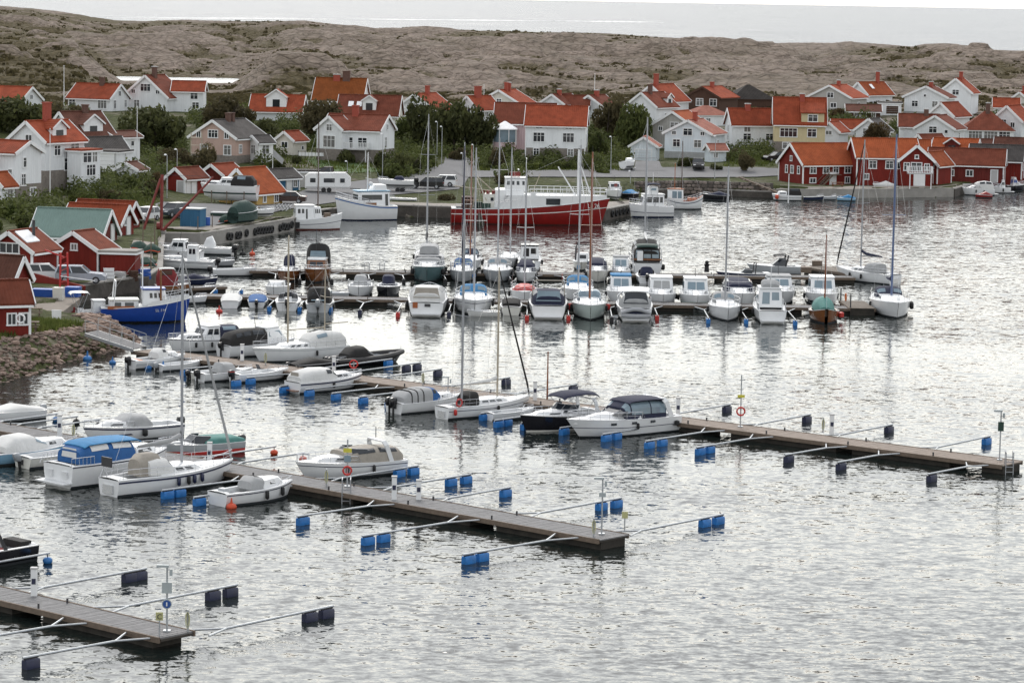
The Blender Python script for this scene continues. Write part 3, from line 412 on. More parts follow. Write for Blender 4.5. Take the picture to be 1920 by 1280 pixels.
# water: one sheet from under the camera to the horizon
def water_mat():
    m = bpy.data.materials.new('sea_water'); m.use_nodes = True; nt = m.node_tree; ln = nt.links.new; b = nt.nodes['Principled BSDF']
    b.inputs['Base Color'].default_value = (.010, .014, .013, 1); b.inputs['Roughness'].default_value = .06; b.inputs['IOR'].default_value = 1.33
    g = nt.nodes.new('ShaderNodeNewGeometry')
    def noise(st, s, det, rough=.55, rot=0, dist=.3):
        mp = nt.nodes.new('ShaderNodeMapping'); mp.inputs['Scale'].default_value = st; mp.inputs['Rotation'].default_value = (0, 0, rot); ln(g.outputs['Position'], mp.inputs[0])
        n = nt.nodes.new('ShaderNodeTexNoise'); n.inputs['Scale'].default_value = s; n.inputs['Detail'].default_value = det; n.inputs['Roughness'].default_value = rough; n.inputs['Distortion'].default_value = dist; ln(mp.outputs[0], n.inputs['Vector']); return n
    def vm(op, a, c):
        v = nt.nodes.new('ShaderNodeVectorMath'); v.operation = op
        for i, q in enumerate((a, c)):
            if isinstance(q, tuple): v.inputs[i].default_value = q
            elif q is not None: ln(q, v.inputs[i])
        return v.outputs[0]
    # wave slopes: longer wind waves, short chop and fine ripples, stronger in gusty patches
    slope = None
    for st, s_, det, rot, amp in (((.5, 1, 1), .6, 1, R(10), (.08, .14, 0)), ((.55, 1, 1), 1.9, 1, R(-12), (.20, .34, 0)), ((.6, 1, 1), 4.0, 2, R(8), (.26, .44, 0)), ((.7, 1, 1), 10.0, 1, R(-5), (.10, .15, 0))):
        v = vm('MULTIPLY', vm('SUBTRACT', noise(st, s_, det, .6, rot).outputs['Color'], (.5, .5, .5)), amp); slope = v if slope is None else vm('ADD', slope, v)
    patch = noise((.45, 1, 1), .024, 5, .6).outputs[0]; mr = nt.nodes.new('ShaderNodeMapRange'); mr.inputs['From Min'].default_value = .35; mr.inputs['From Max'].default_value = .65; mr.inputs['To Min'].default_value = .28; mr.inputs['To Max'].default_value = 1.2; ln(patch, mr.inputs[0])
    sp = nt.nodes.new('ShaderNodeSeparateXYZ'); ln(g.outputs['Position'], sp.inputs[0]); sea = nt.nodes.new('ShaderNodeMapRange'); sea.inputs['From Min'].default_value = 900; sea.inputs['From Max'].default_value = 1500; sea.inputs['To Min'].default_value = 1; sea.inputs['To Max'].default_value = 1.05; ln(sp.outputs[1], sea.inputs[0])
    mm = nt.nodes.new('ShaderNodeMath'); mm.operation = 'MULTIPLY'; ln(mr.outputs[0], mm.inputs[0]); ln(sea.outputs[0], mm.inputs[1])
    sc = nt.nodes.new('ShaderNodeVectorMath'); sc.operation = 'SCALE'; ln(slope, sc.inputs[0]); ln(mm.outputs[0], sc.inputs['Scale'])
    far_tilt = nt.nodes.new('ShaderNodeMapRange'); far_tilt.inputs['From Min'].default_value = 300; far_tilt.inputs['From Max'].default_value = 1600; far_tilt.inputs['To Min'].default_value = 0; far_tilt.inputs['To Max'].default_value = -.18; ln(sp.outputs[1], far_tilt.inputs[0])   # tilt added to the far normals so the open sea reflects darker
    cb = nt.nodes.new('ShaderNodeCombineXYZ'); ln(far_tilt.outputs[0], cb.inputs[1]); cb.inputs[2].default_value = 1
    ln(vm('NORMALIZE', vm('ADD', sc.outputs[0], cb.outputs[0]), None), b.inputs['Normal'])
    return m
m_water = water_mat()
struct(MB().add([(-9000, -50, 0), (9000, -50, 0), (60000, 60000, 0), (-60000, 60000, 0)], [(0, 1, 2, 3)]).build('water', m_water))
# quay walls and their copings
def off_in(pts, w_):
    out = []
    for i in range(len(pts)):
        a = pts[max(i-1, 0)]; b = pts[min(i+1, len(pts)-1)]; d = (b-a)/np.linalg.norm(b-a); n = np.array((-d[1], d[0])); out.append(pts[i]+n*w_)
    return out
for k, (i0, i1, mt, top) in enumerate(QUAYS):
    pts = [SHP[i] for i in range(i0, i1+1)]; dense = []
    for a, b in zip(pts[:-1], pts[1:]):
        n = max(2, int(np.linalg.norm(b-a)/1.6)); dense += [a+(b-a)*t/n for t in range(n)]
    dense.append(pts[-1]); out = off_in(dense, -.45); inn = off_in(dense, 5.0); mb = MB(); rings = []
    for o, q in zip(out, inn):
        j = random.uniform(-.10, .10) if mt == 'quay_stone' else 0
        nx = (o-q)/np.linalg.norm(o-q)*j
        rings.append([(o[0]+nx[0], o[1]+nx[1], -1.5), (o[0]-nx[0], o[1]-nx[1], top-.25), (o[0], o[1], top), (q[0], q[1], top+.06), (q[0], q[1], -1.5)])
    mb.loft(rings); q_ = struct(mb.build('quay_wall', m_[mt], smooth=30))
    cp = MB()
    for t in range(0, len(dense)-1, 2):
        a = out[t]; b = out[min(t+2, len(dense)-1)]; ia = a+(inn[t]-a)*.16; ib = b+(inn[min(t+2, len(dense)-1)]-b)*.16; g_ = (b-a)*.02; z0, z1 = top-.02, top+.12
        cp.add([(*(a+g_), z0), (*(b-g_), z0), (*(ib-g_), z0), (*(ia+g_), z0), (*(a+g_), z1), (*(b-g_), z1), (*(ib-g_), z1), (*(ia+g_), z1)], [(0, 1, 5, 4), (1, 2, 6, 5), (2, 3, 7, 6), (3, 0, 4, 7), (4, 5, 6, 7)])
    cp.build('coping', m_['concrete'], q_)
# roads and paved yards draped over the ground: pairs of left and right edge pixels
def strip(name, pairs, mat, lift=.06, n=10, m=8):
    rings = []
    for (a0, b0), (a1, b1) in zip(pairs[:-1], pairs[1:]):
        for t in range(n if (a1, b1) != pairs[-1] else n+1):
            s = t/n; L0 = [a0[i]+(a1[i]-a0[i])*s for i in (0, 1)]; R0 = [b0[i]+(b1[i]-b0[i])*s for i in (0, 1)]; ring = []
            for j in range(m+1):
                u = j/m; p = hit(L0[0]+(R0[0]-L0[0])*u, L0[1]+(R0[1]-L0[1])*u); ring.append((p[0], p[1], p[2]+lift))
            rings.append(ring)
    return struct(MB().loft(rings, False, False).build(name, m_[mat], smooth=60))
strip('road', [((835, 296), (905, 297)), ((832, 308), (893, 312)), ((790, 322), (880, 330)), ((700, 337), (872, 345)), ((590, 350), (860, 356)), ((560, 362), (720, 368)), ((430, 385), (560, 390)), ((300, 380), (470, 408)), ((270, 395), (400, 425))], 'asphalt', .09)
strip('road', [((850, 322), (870, 334)), ((1000, 321), (1000, 333)), ((1180, 318), (1180, 334)), ((1300, 314), (1300, 335)), ((1420, 316), (1420, 333)), ((1475, 318), (1480, 330))], 'asphalt', .13)
strip('forecourt', [((1192, 304), (1236, 304)), ((1190, 314), (1240, 314)), ((1186, 322), (1250, 322))], 'asphalt', .17, 4, 4)
strip('gravel_yard', [((300, 428), (420, 425)), ((330, 440), (500, 418)), ((380, 447), (545, 408))], 'gravel', .11, 6, 8)
strip('gravel_yard', [((726, 380), (726, 399)), ((860, 384), (860, 402)), ((1000, 384), (1000, 404)), ((1130, 380), (1130, 404)), ((1182, 378), (1172, 396))], 'gravel', .10, 6, 5)
strip('gravel_yard', [((1462, 353), (1462, 370)), ((1620, 350), (1620, 369)), ((1795, 350), (1788, 366))], 'gravel', .07, 6, 4)
strip('gravel_yard', [((250, 452), (300, 457)), ((235, 490), (296, 488)), ((190, 522), (290, 520)), ((160, 552), (268, 540))], 'gravel', .07, 5, 5)
strip('path', [((-20, 640), (60, 618)), ((60, 628), (120, 612)), ((120, 622), (175, 616))], 'gravel', .07, 6, 4)
strip('lawn', [((575, 300), (600, 292)), ((600, 318), (690, 312)), ((640, 326), (722, 322))], 'lawn', .05, 6, 6) if 'lawn' in m_ else None

# stone retaining wall under the harbour road
pts = [q for q in RW]
mb = MB(); mb.loft([[(q[0], q[1]-.3, -1), (q[0], q[1]-.12, 1.95), (q[0], q[1]+.6, 1.95), (q[0], q[1]+.6, -1)] for q in pts]); rw = struct(mb.build('retaining_wall', m_['quay_stone']))
wst = M('wall_stone', (.20, .165, .145), .95, var=.4, sc=1.3, bump=.6, bsc=5, rnd=.4)
bl = [MB().loft([[((x*.5)*(1-a), y_, z*(1-a)*.5) for x, z in ((-.9, -.7), (-.5, -1), (.6, -.95), (1, -.4), (.9, .6), (.4, 1), (-.6, .9), (-1, .4))] for y_, a in ((.15, 0), (-.08, .05), (-.14, .25))]).mesh('stone', wst) for i in range(1)]
L_tot = [0]+list(np.cumsum([np.linalg.norm(b-a) for a, b in zip(pts[:-1], pts[1:])])); xx = [p[0] for p in pts]; yy = [p[1] for p in pts]
for r_ in range(4):
    d = .3+.25*(r_ % 2)
    while d < L_tot[-1]-.3:
        w_ = random.uniform(.5, .95); o = put('stone', bl[0], rw, (float(np.interp(d, L_tot, xx)), float(np.interp(d, L_tot, yy))-.22+.04*r_, .35+.46*r_)); o.scale = (w_, random.uniform(.8, 1.5), random.uniform(.40, .46)); d += w_+.04

# line of surf far out
V = []; 
for x0, x1, y0, y1 in ((200, 650, 34, 35.5), (640, 1050, 36, 40), (1040, 1245, 39.5, 42.5)):
    rr = []
    for i in range(41):
        f = i/40; px = x0+(x1-x0)*f; py = y0+(y1-y0)*f; t_ = (1.6*math.sin(math.pi*f)+.3)*(.5+random.random()*.6); a = P(px, py-t_*.5, .12); b = P(px, py+t_*.5, .12); rr.append([a, b])
    V.append(rr)
mb = MB()
for rr in V: mb.loft(rr, False, False)
tag(struct(mb.build('surf', M('foam', (.75, .75, .74), .9)), 'stuff'), 'pale line of surf on the open sea behind the hills', 'surf')
# ------------------------------------------------------------------ houses
def shared(key, fn):
    if key not in _cache: _cache[key] = fn()
    return _cache[key]
def window(root, p, rz, w_, h_, frame='trim_white', glass='window_glass'):
    """p: centre on the wall (root space), rz: turn so that local -Y points out"""
    w_, h_ = round(w_, 2), round(h_, 2)
    if glass == 'window_glass' and random.random() < .3: glass = 'curtain_glass'
    def fr():
        mb = MB(); t = .11
        for cx, cz, dx, dz in ((0, h_/2+t/2, w_+2*t, t), (0, -h_/2-t/2, w_+2.6*t, t*1.1), (-w_/2-t/2, 0, t, h_), (w_/2+t/2, 0, t, h_)): mb.box((cx, -.035, cz), (dx, .09, dz))
        nm = 0 if w_ < .55 else (1 if w_ < 1.5 else int(w_/.7))
        for i in range(nm): mb.box((-w_/2+w_*(i+1)/(nm+1), -.03, 0), (.07, .06, h_))
        if h_ > .85: mb.box((0, -.028, h_*.18), (w_, .05, .05))
        return mb.mesh('window', m_[frame])
    def gl(): return MB().box((0, .0, 0), (w_, .04, h_)).mesh('pane', m_[glass])
    f = put('window', shared(('fr', w_, h_, frame), fr), root, p, rz)
    put('pane', shared(('gl', w_, h_, glass), gl), f); return f
def block(root, at_, rz, ln, wd, ev, rs, wall, roof, o, k):
    """one gabled (or hipped, or flat) volume; metres; local ridge along X"""
    ca, sa = math.cos(rz), math.sin(rz)
    def T(x, y, z=0): return (at_[0]+x*ca-y*sa, at_[1]+x*sa+y*ca, at_[2]+z)
    hx, hy = ln/2, wd/2; mw = m_[wall]; flat = o.get('flat'); hip = o.get('hip'); mb = MB(); dn = -2.2
    low = [(-hx, -hy, dn), (hx, -hy, dn), (hx, hy, dn), (-hx, hy, dn)]; top = [(x, y, ev) for x, y, z in low]
    mb.add(low+top, [(0, 1, 5, 4), (1, 2, 6, 5), (2, 3, 7, 6), (3, 0, 4, 7)])
    if not flat and not hip:
        mb.add([(-hx, -hy, ev), (-hx, hy, ev), (-hx, 0, ev+rs), (hx, -hy, ev), (hx, hy, ev), (hx, 0, ev+rs)], [(0, 2, 1), (3, 4, 5)])
    mb.build('wall', mw, root, at_, rz)
    tr = m_[o.get('trim', 'trim_white')]
    if o.get('base'):
        bh, bm = o['base']; MB().box((0, 0, (bh+dn)/2), (ln+.10, wd+.10, bh-dn)).build('basement', m_[bm], root, at_, rz)
    ov, th = .38, .16
    if flat:
        MB().box((0, 0, ev+.1), (ln+.4, wd+.4, .24)).build('roof', m_[roof], root, at_, rz); MB().box((0, 0, ev-.06), (ln+.46, wd+.46, .16)).build('fascia', tr, root, at_, rz)
    elif hip:
        e = .35; r_ = max(ln-wd, .6)/2; a = [(-hx-e, -hy-e, ev-.1), (hx+e, -hy-e, ev-.1), (hx+e, hy+e, ev-.1), (-hx-e, hy+e, ev-.1), (-r_, 0, ev+rs), (r_, 0, ev+rs)]
        MB().add(a, [(0, 1, 5, 4), (1, 2, 5), (2, 3, 4, 5), (3, 0, 4), (3, 2, 1, 0)]).build('roof', m_[roof], root, at_, rz)
        MB().box((0, 0, ev-.2), (ln+.5, wd+.5, .14)).build('fascia', tr, root, at_, rz)
    else:
        sl = rs/hy; ye = hy+ov; ze = ev-ov*sl; rf = MB(); X = hx+ov*.8; c = th*math.sqrt(1+sl*sl)
        for s in (-1, 1):
            q = [(-X, s*ye, ze+.03), (X, s*ye, ze+.03), (X, 0, ev+rs+.03), (-X, 0, ev+rs+.03)]; q += [(x, y, z+c) for x, y, z in q]
            fs = [(0, 1, 2, 3), (7, 6, 5, 4), (0, 4, 5, 1), (1, 5, 6, 2), (3, 7, 4, 0)]
            rf.add(q, fs if s > 0 else [tuple(reversed(f)) for f in fs])
        rf.box((0, 0, ev+rs+c+.04), (2*X-.05, .28, .12)); rf.build('roof', m_[roof], root, at_, rz)
        for s in (-1, 1):
            bb = MB()
            for t in (-1, 1): bb.bar((s*(X+.03), t*(ye+.02), ze-.02+c*.5), (s*(X+.03), 0, ev+rs+c*.5-.02), .07, .30+c*.4)
            bb.build('bargeboard', tr, root, at_, rz)
            MB().box((0, s*(ye+.02), ze+.0), (2*X-.2, .07, .17)).build('gutter', tr, root, at_, rz)
    if o.get('corner') or o.get('gutter'):
        for sx in (-1, 1):
            for sy in (-1, 1): MB().box((sx*(hx+.015), sy*(hy+.015), ev/2), (.17, .17, ev)).build('corner_board', tr, root, at_, rz)
    faces = {'s': (0, -hy-.005, 0, ln), 'n': (0, hy+.005, math.pi, ln), 'e': (hx+.005, 0, math.pi/2, wd), 'w': (-hx-.005, 0, -math.pi/2, wd)}
    def on(face, u, z, outset=0):
        x, y, a, wl = faces[face]; lx = (u-.5)*wl; dx, dy = math.cos(a), math.sin(a); nx, ny = math.sin(a), -math.cos(a)
        return T(x+dx*lx+nx*outset, y+dy*lx+ny*outset, z), rz+a
    bo = .055 if o.get('base') else 0
    for wn in o.get('wins', []):
        f, u, z, ww, hh = wn[:5]; zc = z*ev if z <= 1 else ev+(z-1)*rs*1.0
        p, a = on(f, u, zc, bo if (o.get('base') and zc < o['base'][0]) else 0); window(root, p, a, ww, hh)
    for f, u, dw, dh, dm in o.get('doors', []):
        p, a = on(f, u, dh/2+.05, bo); d_ = MB().box((0, -.02, 0), (dw, .08, dh)).build('door', m_[dm], root, p, a); fr = MB()
        for cx, cz, dx, dz in ((0, dh/2+.06, dw+.24, .12), (-dw/2-.06, 0, .12, dh), (dw/2+.06, 0, .12, dh)): fr.box((cx, -.03, cz), (dx, .1, dz))
        fr.build('door_frame', m_['trim_white' if dm != 'paint_white' else 'trim_grey'], d_)
        if dw > 1.5:
            ln_ = MB()
            for i in range(1, 4): ln_.box((0, -.065, -dh/2+dh*i/4), (dw*.96, .01, .03))
            ln_.build('panel_line', m_['trim_grey'], d_)
    if not flat:
        for c_ in o.get('chim', []):
            u, cw, ch, cm = c_; zt = ev+rs; x = (u-.5)*ln*.9; y = -.25*wd*.2
            cc = MB().box((x, y, zt+ch/2-.5), (cw, .6, ch+1.0)).build('chimney', m_[cm], root, at_, rz); MB().box((x, y, zt+ch+.05), (cw+.14, .74, .14)).build('chimney_cap', m_['trim_grey' if random.random() < .5 else cm], cc)
        for f, u, v in o.get('sky', []):
            s = -1 if f == 's' else 1; y = s*hy*(1-v); z = ev+rs*v; sl = math.atan2(rs, hy); x = (u-.5)*ln
            dy, dz = math.cos(sl), math.sin(sl); nx = (0, s*dz, dy); cpt = (x, y+nx[1]*.28, z+nx[2]*.28); hw = .42; hl = .6
            q = [(cpt[0]+a*hw, cpt[1]-s*b*hl*dy, cpt[2]+b*hl*dz) for a, b in ((-1, -1), (1, -1), (1, 1), (-1, 1))]; q2 = [(a, b+nx[1]*.05, c+nx[2]*.05) for a, b, c in q]
            MB().add(q+q2, [(4, 5, 6, 7), (0, 1, 5, 4), (1, 2, 6, 5), (2, 3, 7, 6), (3, 0, 4, 7)]).build('skylight', m_['solar_white'], root, at_, rz)
        for f, u, v in o.get('solar', []):
            x = (u-.5)*ln; q = [(x+a*1.1, -hy*(1-v_)*.9, ev+rs*v_+.30) for a, v_ in ((-1, .25), (1, .25), (1, .85), (-1, .85))]
            MB().add(q+[(a, b, c+.12) for a, b, c in q], [(4, 5, 6, 7), (0, 1, 5, 4), (1, 2, 6, 5), (2, 3, 7, 6), (3, 0, 4, 7)]).build('solar_panel', m_['solar_white'], root, at_, rz)
        for f, u, dw, dh in o.get('dormers', []):
            s = -1 if f == 's' else 1; x = (u-.5)*ln; yf = s*hy*.82; zb = ev+rs*.12; dp = hy*.82; g = dw*.36
            dm = MB(); dm.add([(x-dw/2, yf, zb-.4), (x+dw/2, yf, zb-.4), (x+dw/2, yf, zb+dh), (x-dw/2, yf, zb+dh), (x, yf, zb+dh+g)] + [(x-dw/2, 0, zb-.4), (x+dw/2, 0, zb-.4), (x+dw/2, 0, zb+dh), (x-dw/2, 0, zb+dh)], [(0, 1, 2, 4, 3), (1, 6, 7, 2), (5, 0, 3, 8)])
            d_ = dm.build('dormer', m_['trim_white' if wall != 'darkred_wall' else wall], root, at_, rz); rf = MB()
            for t in (-1, 1):
                e = dw/2+.25; ze = zb+dh-.25*g/(dw/2)
                rf.add([(x+t*e, yf+s*.25, ze), (x, yf+s*.25, zb+dh+g), (x, s*.1, zb+dh+g), (x+t*e, s*.1, ze)]+[(x+t*e, yf+s*.25, ze+.14), (x, yf+s*.25, zb+dh+g+.14), (x, s*.1, zb+dh+g+.14), (x+t*e, s*.1, ze+.14)], [(0, 1, 2, 3), (4, 5, 6, 7), (0, 1, 5, 4), (1, 2, 6, 5), (0, 3, 7, 4)])
            rf.build('dormer_roof', m_[roof], d_); b2 = MB()
            for t in (-1, 1): b2.bar((x+t*(dw/2+.25), yf+s*.28, zb+dh-.05), (x, yf+s*.28, zb+dh+g+.08), .05, .2)
            b2.build('bargeboard', m_['trim_white'], d_)
            put('window_pane', MB().box((x, yf+s*.02, zb+dh*.5), (min(dw*.5, 1.2), .06, dh*.62)).mesh('window_pane', m_['window_glass']), d_)
        if o.get('shed_dormer'):
            f, u, dw, dh = o['shed_dormer']; x = (u-.5)*ln; yf = -hy-.03; zb = ev+.05
            d_ = MB().add([(x-dw/2, yf, zb), (x+dw/2, yf, zb), (x+dw/2, yf, zb+dh), (x-dw/2, yf, zb+dh), (x-dw/2, 0, zb), (x+dw/2, 0, zb), (x+dw/2, 0, zb+dh+.6), (x-dw/2, 0, zb+dh+.6)], [(0, 1, 2, 3), (1, 5, 6, 2), (4, 0, 3, 7)]).build('dormer', mw, root, at_, rz)
            MB().add([(x-dw/2-.2, yf-.3, zb+dh-.05), (x+dw/2+.2, yf-.3, zb+dh-.05), (x+dw/2+.2, .1, zb+dh+1.9), (x-dw/2-.2, .1, zb+dh+1.9), (x-dw/2-.2, yf-.3, zb+dh+.12), (x+dw/2+.2, yf-.3, zb+dh+.12), (x+dw/2+.2, .1, zb+dh+2.07), (x-dw/2-.2, .1, zb+dh+2.07)], [(0, 1, 2, 3), (4, 5, 6, 7), (0, 1, 5, 4), (1, 2, 6, 5), (3, 0, 4, 7)]).build('dormer_roof', m_[roof], d_)
            window(root, T(x, yf-.01, zb+dh*.5), rz, 1.4, 1.0)
    for bc in o.get('balcony', []):
        f, u, z, bw = bc[:4]; xo = bc[4] if len(bc) > 4 else 0; p, a = on(f, u, z*ev, -xo if xo else 0)
        b_ = MB().box((0, -.65, -.07), (bw, 1.3, .14)).build('balcony', m_['trim_grey'], root, p, a); r_ = MB()
        n = int(bw/.24)
        for i in range(n+1): r_.box((-bw/2+bw*i/n, -1.27, .45), (.10, .04, .9))
        r_.box((0, -1.27, .93), (bw, .07, .07)); r_.box((-bw/2, -.65, .5), (.05, 1.25, .9)); r_.box((bw/2, -.65, .5), (.05, 1.25, .9)); r_.build('railing', m_['trim_white'], b_)
        for s in (-1, 1): MB().box((s*bw*.45, -1.2, -z*ev/2-.1), (.12, .12, z*ev)).build('post', m_['trim_white'], b_)
    if o.get('stair'):
        st = MB(); x0 = -ln*.02
        for i in range(9): st.box((x0-.25*i, -hy-.6, ev*.52-.22*i), (.27, .9, .05))
        for s in (-.15, -1.05): st.bar((x0, -hy+s, ev*.52), (x0-2.2, -hy+s, ev*.52-1.95), .06, .2)
        for s in (-.15, -1.05): st.bar((x0, -hy+s, ev*.52+.9), (x0-2.2, -hy+s, ev*.52-1.05), .05, .08)
        st.box((x0+.7, -hy-.6, ev*.53), (1.4, 1.1, .08)); st.build('outside_stair', m_['old_wood'], root, at_, rz)
    if o.get('pipe'): MB().tube([(ln*.1, -hy*.4, ev+rs*.5), (ln*.1, -hy*.4, ev+rs+1.1)], .14, 8).build('flue_pipe', m_['dark_metal'], root, at_, rz)
    if o.get('pavilion'):
        x, y = o['pavilion']; pv = MB(); n = 8; rr = 1.9
        for i in range(n):
            a = 2*math.pi*(i+.5)/n; pv.bar((x+rr*math.cos(a), y+rr*math.sin(a), .4), (x+rr*math.cos(a), y+rr*math.sin(a), 2.9), .12, .12)
        c_ = pv.build('conservatory', m_['trim_white'], root, at_, rz)
        g = MB().loft([[(x+rr*.97*math.cos(2*math.pi*(i+.5)/n), y+rr*.97*math.sin(2*math.pi*(i+.5)/n), z) for i in range(n)] for z in (.9, 2.85)]); g.build('glazing', m_['pale_glass'], c_)
        MB().loft([[(x+r_*math.cos(2*math.pi*(i+.5)/n), y+r_*math.sin(2*math.pi*(i+.5)/n), z) for i in range(n)] for r_, z in ((rr+.25, 2.85), (rr+.2, 3.0), (.15, 4.1))]).build('conservatory_roof', m_['solar_white'], c_)
        MB().loft([[(x+rr*math.cos(2*math.pi*(i+.5)/n), y+rr*math.sin(2*math.pi*(i+.5)/n), z) for i in range(n)] for z in (-1.5, .9)]).build('plinth', m_[wall], c_)
HTURN = {}
for h in HOUSES:
    k = h['D']/FPX; p = W(h['px'], h['py'], h['D']); root = thing(h.get('name', 'house'), h['l'], h.get('cat', 'house'), p, R(h['rot']))
    block(root, (0, 0, 0), 0, h['len']*k, h['wid']*k, h['eave']*k, h['rise']*k, h['wall'], h['roof'], h, k)
    for wg in h.get('wings', []):
        o = dict(wg); o.setdefault('trim', 'trim_white')
        block(root, (wg['at'][0], wg['at'][1], 0.002), R(wg['rot']), wg['len']*k, wg['wid']*k, wg['eave']*k, wg['rise']*k, wg.get('wall', h['wall']), wg.get('roof', h['roof']), o, k)
# ------------------------------------------------------------------ floating piers, mooring booms, posts
PIERS = {}
DZ = .55
def pier(key, label, a, b, wd, deckm, seg=9.0, gap=2.2):
    pa, pb = P(*a, DZ), P(*b, DZ); d = pb-pa; L = float(np.linalg.norm(d)); u = d/L; n = np.array((-u[1], u[0], 0.0)); PIERS[key] = (pa, pb, u, n, wd)
    root = thing('floating_pier', label, 'pier', ((pa[0]+pb[0])/2, (pa[1]+pb[1])/2, 0), math.atan2(u[1], u[0])); hl = L/2
    MB().box((0, 0, DZ-.12), (L, wd-.12, .10)).build('deck_frame', m_['wet_wood'], root)
    pl = MB(); x = -hl; 
    while x < hl-.05:
        j = random.uniform(-.012, .012); pl.box((x+.07, random.uniform(-.03, .03), DZ-.035+j*.5), (.125, wd, .06)); x += .145
    struct(pl.build('planks', m_[deckm], root), 'stuff')
    for s in (-1, 1): MB().box((0, s*(wd/2+.03), DZ-.10), (L, .10, .24)).build('edge_beam', m_['old_wood'], root)
    x = -hl+.3
    while x < hl-.5:
        e = min(x+seg-gap*random.uniform(.5, 1), hl-.05); MB().box(((x+e)/2, 0, .05), (e-x, wd*.84, .75)).build('float_tank', m_['pontoon'], root); x += seg
    for i in range(int(L/6)):
        for s in (-1, 1): MB().tube([(-hl+3+6*i, s*(wd/2-.15), DZ), (-hl+3+6*i, s*(wd/2-.15), DZ+.22)], .05, 6).build('cleat', m_['dark_metal'], root)
    return root
pier('A', 'nearest floating wooden pier in the lower left corner', (-140, 1079), (332, 1189), 1.9, 'deck_wood')
pier('B', 'long floating wooden pier in the left foreground ending in open water', (-60, 789), (1151, 1006), 2.2, 'deck_wood')
pier('C', 'longest floating pier with brown deck running to the right edge', (268, 656), (1898, 868), 2.3, 'deck_brown')
pier('E', 'floating pier across the middle of the harbour, nearer of the two straight ones', (372, 553), (1640, 577), 2.3, 'deck_wood')
pier('D', 'floating pier across the middle of the harbour, farther of the two straight ones', (468, 506), (1600, 519), 2.2, 'deck_wood')
pier('F', 'short floating jetty among the small boats by the blue fishing boat', (300, 541), (418, 536), 1.6, 'deck_wood')
def floatmesh(col):
    def f():
        mb = MB(); rings = []
        for x, s in ((-.35, .94), (-.32, 1), (.32, 1), (.35, .94)):
            rings.append([(x, .17*s*a, -.18+.32*s*b+.1) for a, b in ((-1, -.8), (-.8, -1), (.8, -1), (1, -.8), (1, .8), (.8, 1), (-.8, 1), (-1, .8))])
        return mb.loft(rings).mesh('float', m_[col], 35)
    return shared(('float', col), f)
def boom(key, fl, label, col='float_blue', buoy=None, group=None):
    """mooring boom square to its pier; fl: photo pixels of its floats, outermost first"""
    pa, pb, u, n, wd = PIERS[key]; f0 = P(*fl[0], .25); t = float(np.dot(f0-pa, u)); foot = pa+u*t; s = 1 if np.dot(f0-foot, n) > 0 else -1
    edge = foot+n*s*(wd/2+.08); ln = float(abs(np.dot(f0-edge, n))); ang = math.atan2(n[1]*s, n[0]*s)
    root = thing('mooring_boom', label, 'mooring boom', (edge[0], edge[1], 0), ang, group)
    zb = .47; MB().tube([(ln*.22, 0, zb-.05), (ln+.42, 0, zb)], .055, 6).build('beam', m_['galv'], root)
    for q in (-1, 1): MB().tube([(0, q*.75, DZ-.08), (ln*.22, 0, zb-.05)], .045, 6).build('brace', m_['galv'], root)
    if buoy:
        MB().tube([(ln+.3, 0, zb), (ln+.3, 0, .2)], .03, 5).build('hanger', m_['dark_metal'], root)
        MB().sphere((ln+.3, 0, .12), .24, 10, 6, .8).build('buoy', m_[buoy], root, smooth=60)
        return
    for i, q in enumerate(fl):
        x = ln if i == 0 else float(abs(np.dot(P(*q, .25)-edge, n))); put('float', floatmesh(col), root, (x, 0, .14)); 
        c = MB().box((x, 0, .415), (.70, .10, .05)).build('clamp', m_['dark_metal'], root)
N, S2 = 'float_navy', 'float_blue'
# nearest pier
boom('A', [(262, 1076), (240, 1079)], 'boom with one long navy float beside the white post, lower left', N)
boom('A', [(432, 1107), (399, 1113)], 'boom with two navy floats, middle of three on the far side of the nearest pier', N)
boom('A', [(612, 1147), (580, 1153)], 'boom with two navy floats at the outer tip of the nearest pier', N)
boom('A', [(58, 1240)], 'boom with a single navy float, lowest in the picture', N)
boom('A', [(-70, 1212)], 'boom leaving the picture at the lower left edge', N)
boom('A', [(80, 1047)], 'thin boom with a small blue buoy beside the black boat', buoy='buoy_blue')
# second pier, near side then far side
boom('B', [(130, 880)], 'boom with one blue float and an orange buoy left of the blue canopy boat')
boom('B', [(314, 925), (338, 922)], 'boom with two blue floats alongside the sailing boat with furled white sail')
boom('B', [(374, 938)], 'boom with one blue float at the stern of the small white cuddy boat')
boom('B', [(568, 974)], 'boom with one blue float, first beyond the small white cuddy boat')
boom('B', [(690, 1011), (719, 1006)], 'boom with two blue floats, middle one on the near side of the foreground pier')
boom('B', [(879, 1046), (907, 1042)], 'boom with two blue floats, outermost on the near side of the foreground pier')
boom('B', [(1347, 973), (1323, 978)], 'boom with two blue floats, outermost on the far side of the foreground pier')
boom('B', [(1156, 942), (1128, 947)], 'boom with two blue floats behind the lamp post of the foreground pier')
boom('B', [(948, 922)], 'boom with one blue float on the far side of the foreground pier')
boom('B', [(874, 897), (849, 902)], 'boom with two navy floats beyond the white meter post')
boom('B', [(775, 881), (749, 885)], 'boom with two navy floats at the stern of the beige canopy cruiser')
boom('B', [(561, 857)], 'boom with orange buoy nearest the beige canopy cruiser', buoy='buoy_orange')
boom('B', [(507, 845)], 'boom with orange buoy behind the bow of the sailing boat', buoy='buoy_orange')
boom('B', [(178, 794)], 'thin boom with dark end beside the grey covered white motorboat', buoy='rubber')
boom('B', [(136, 788)], 'thin boom with dark end next to the yellow ladder', buoy='rubber')
boom('B', [(98, 783)], 'thin boom with blue buoy near the left edge', buoy='buoy_blue')
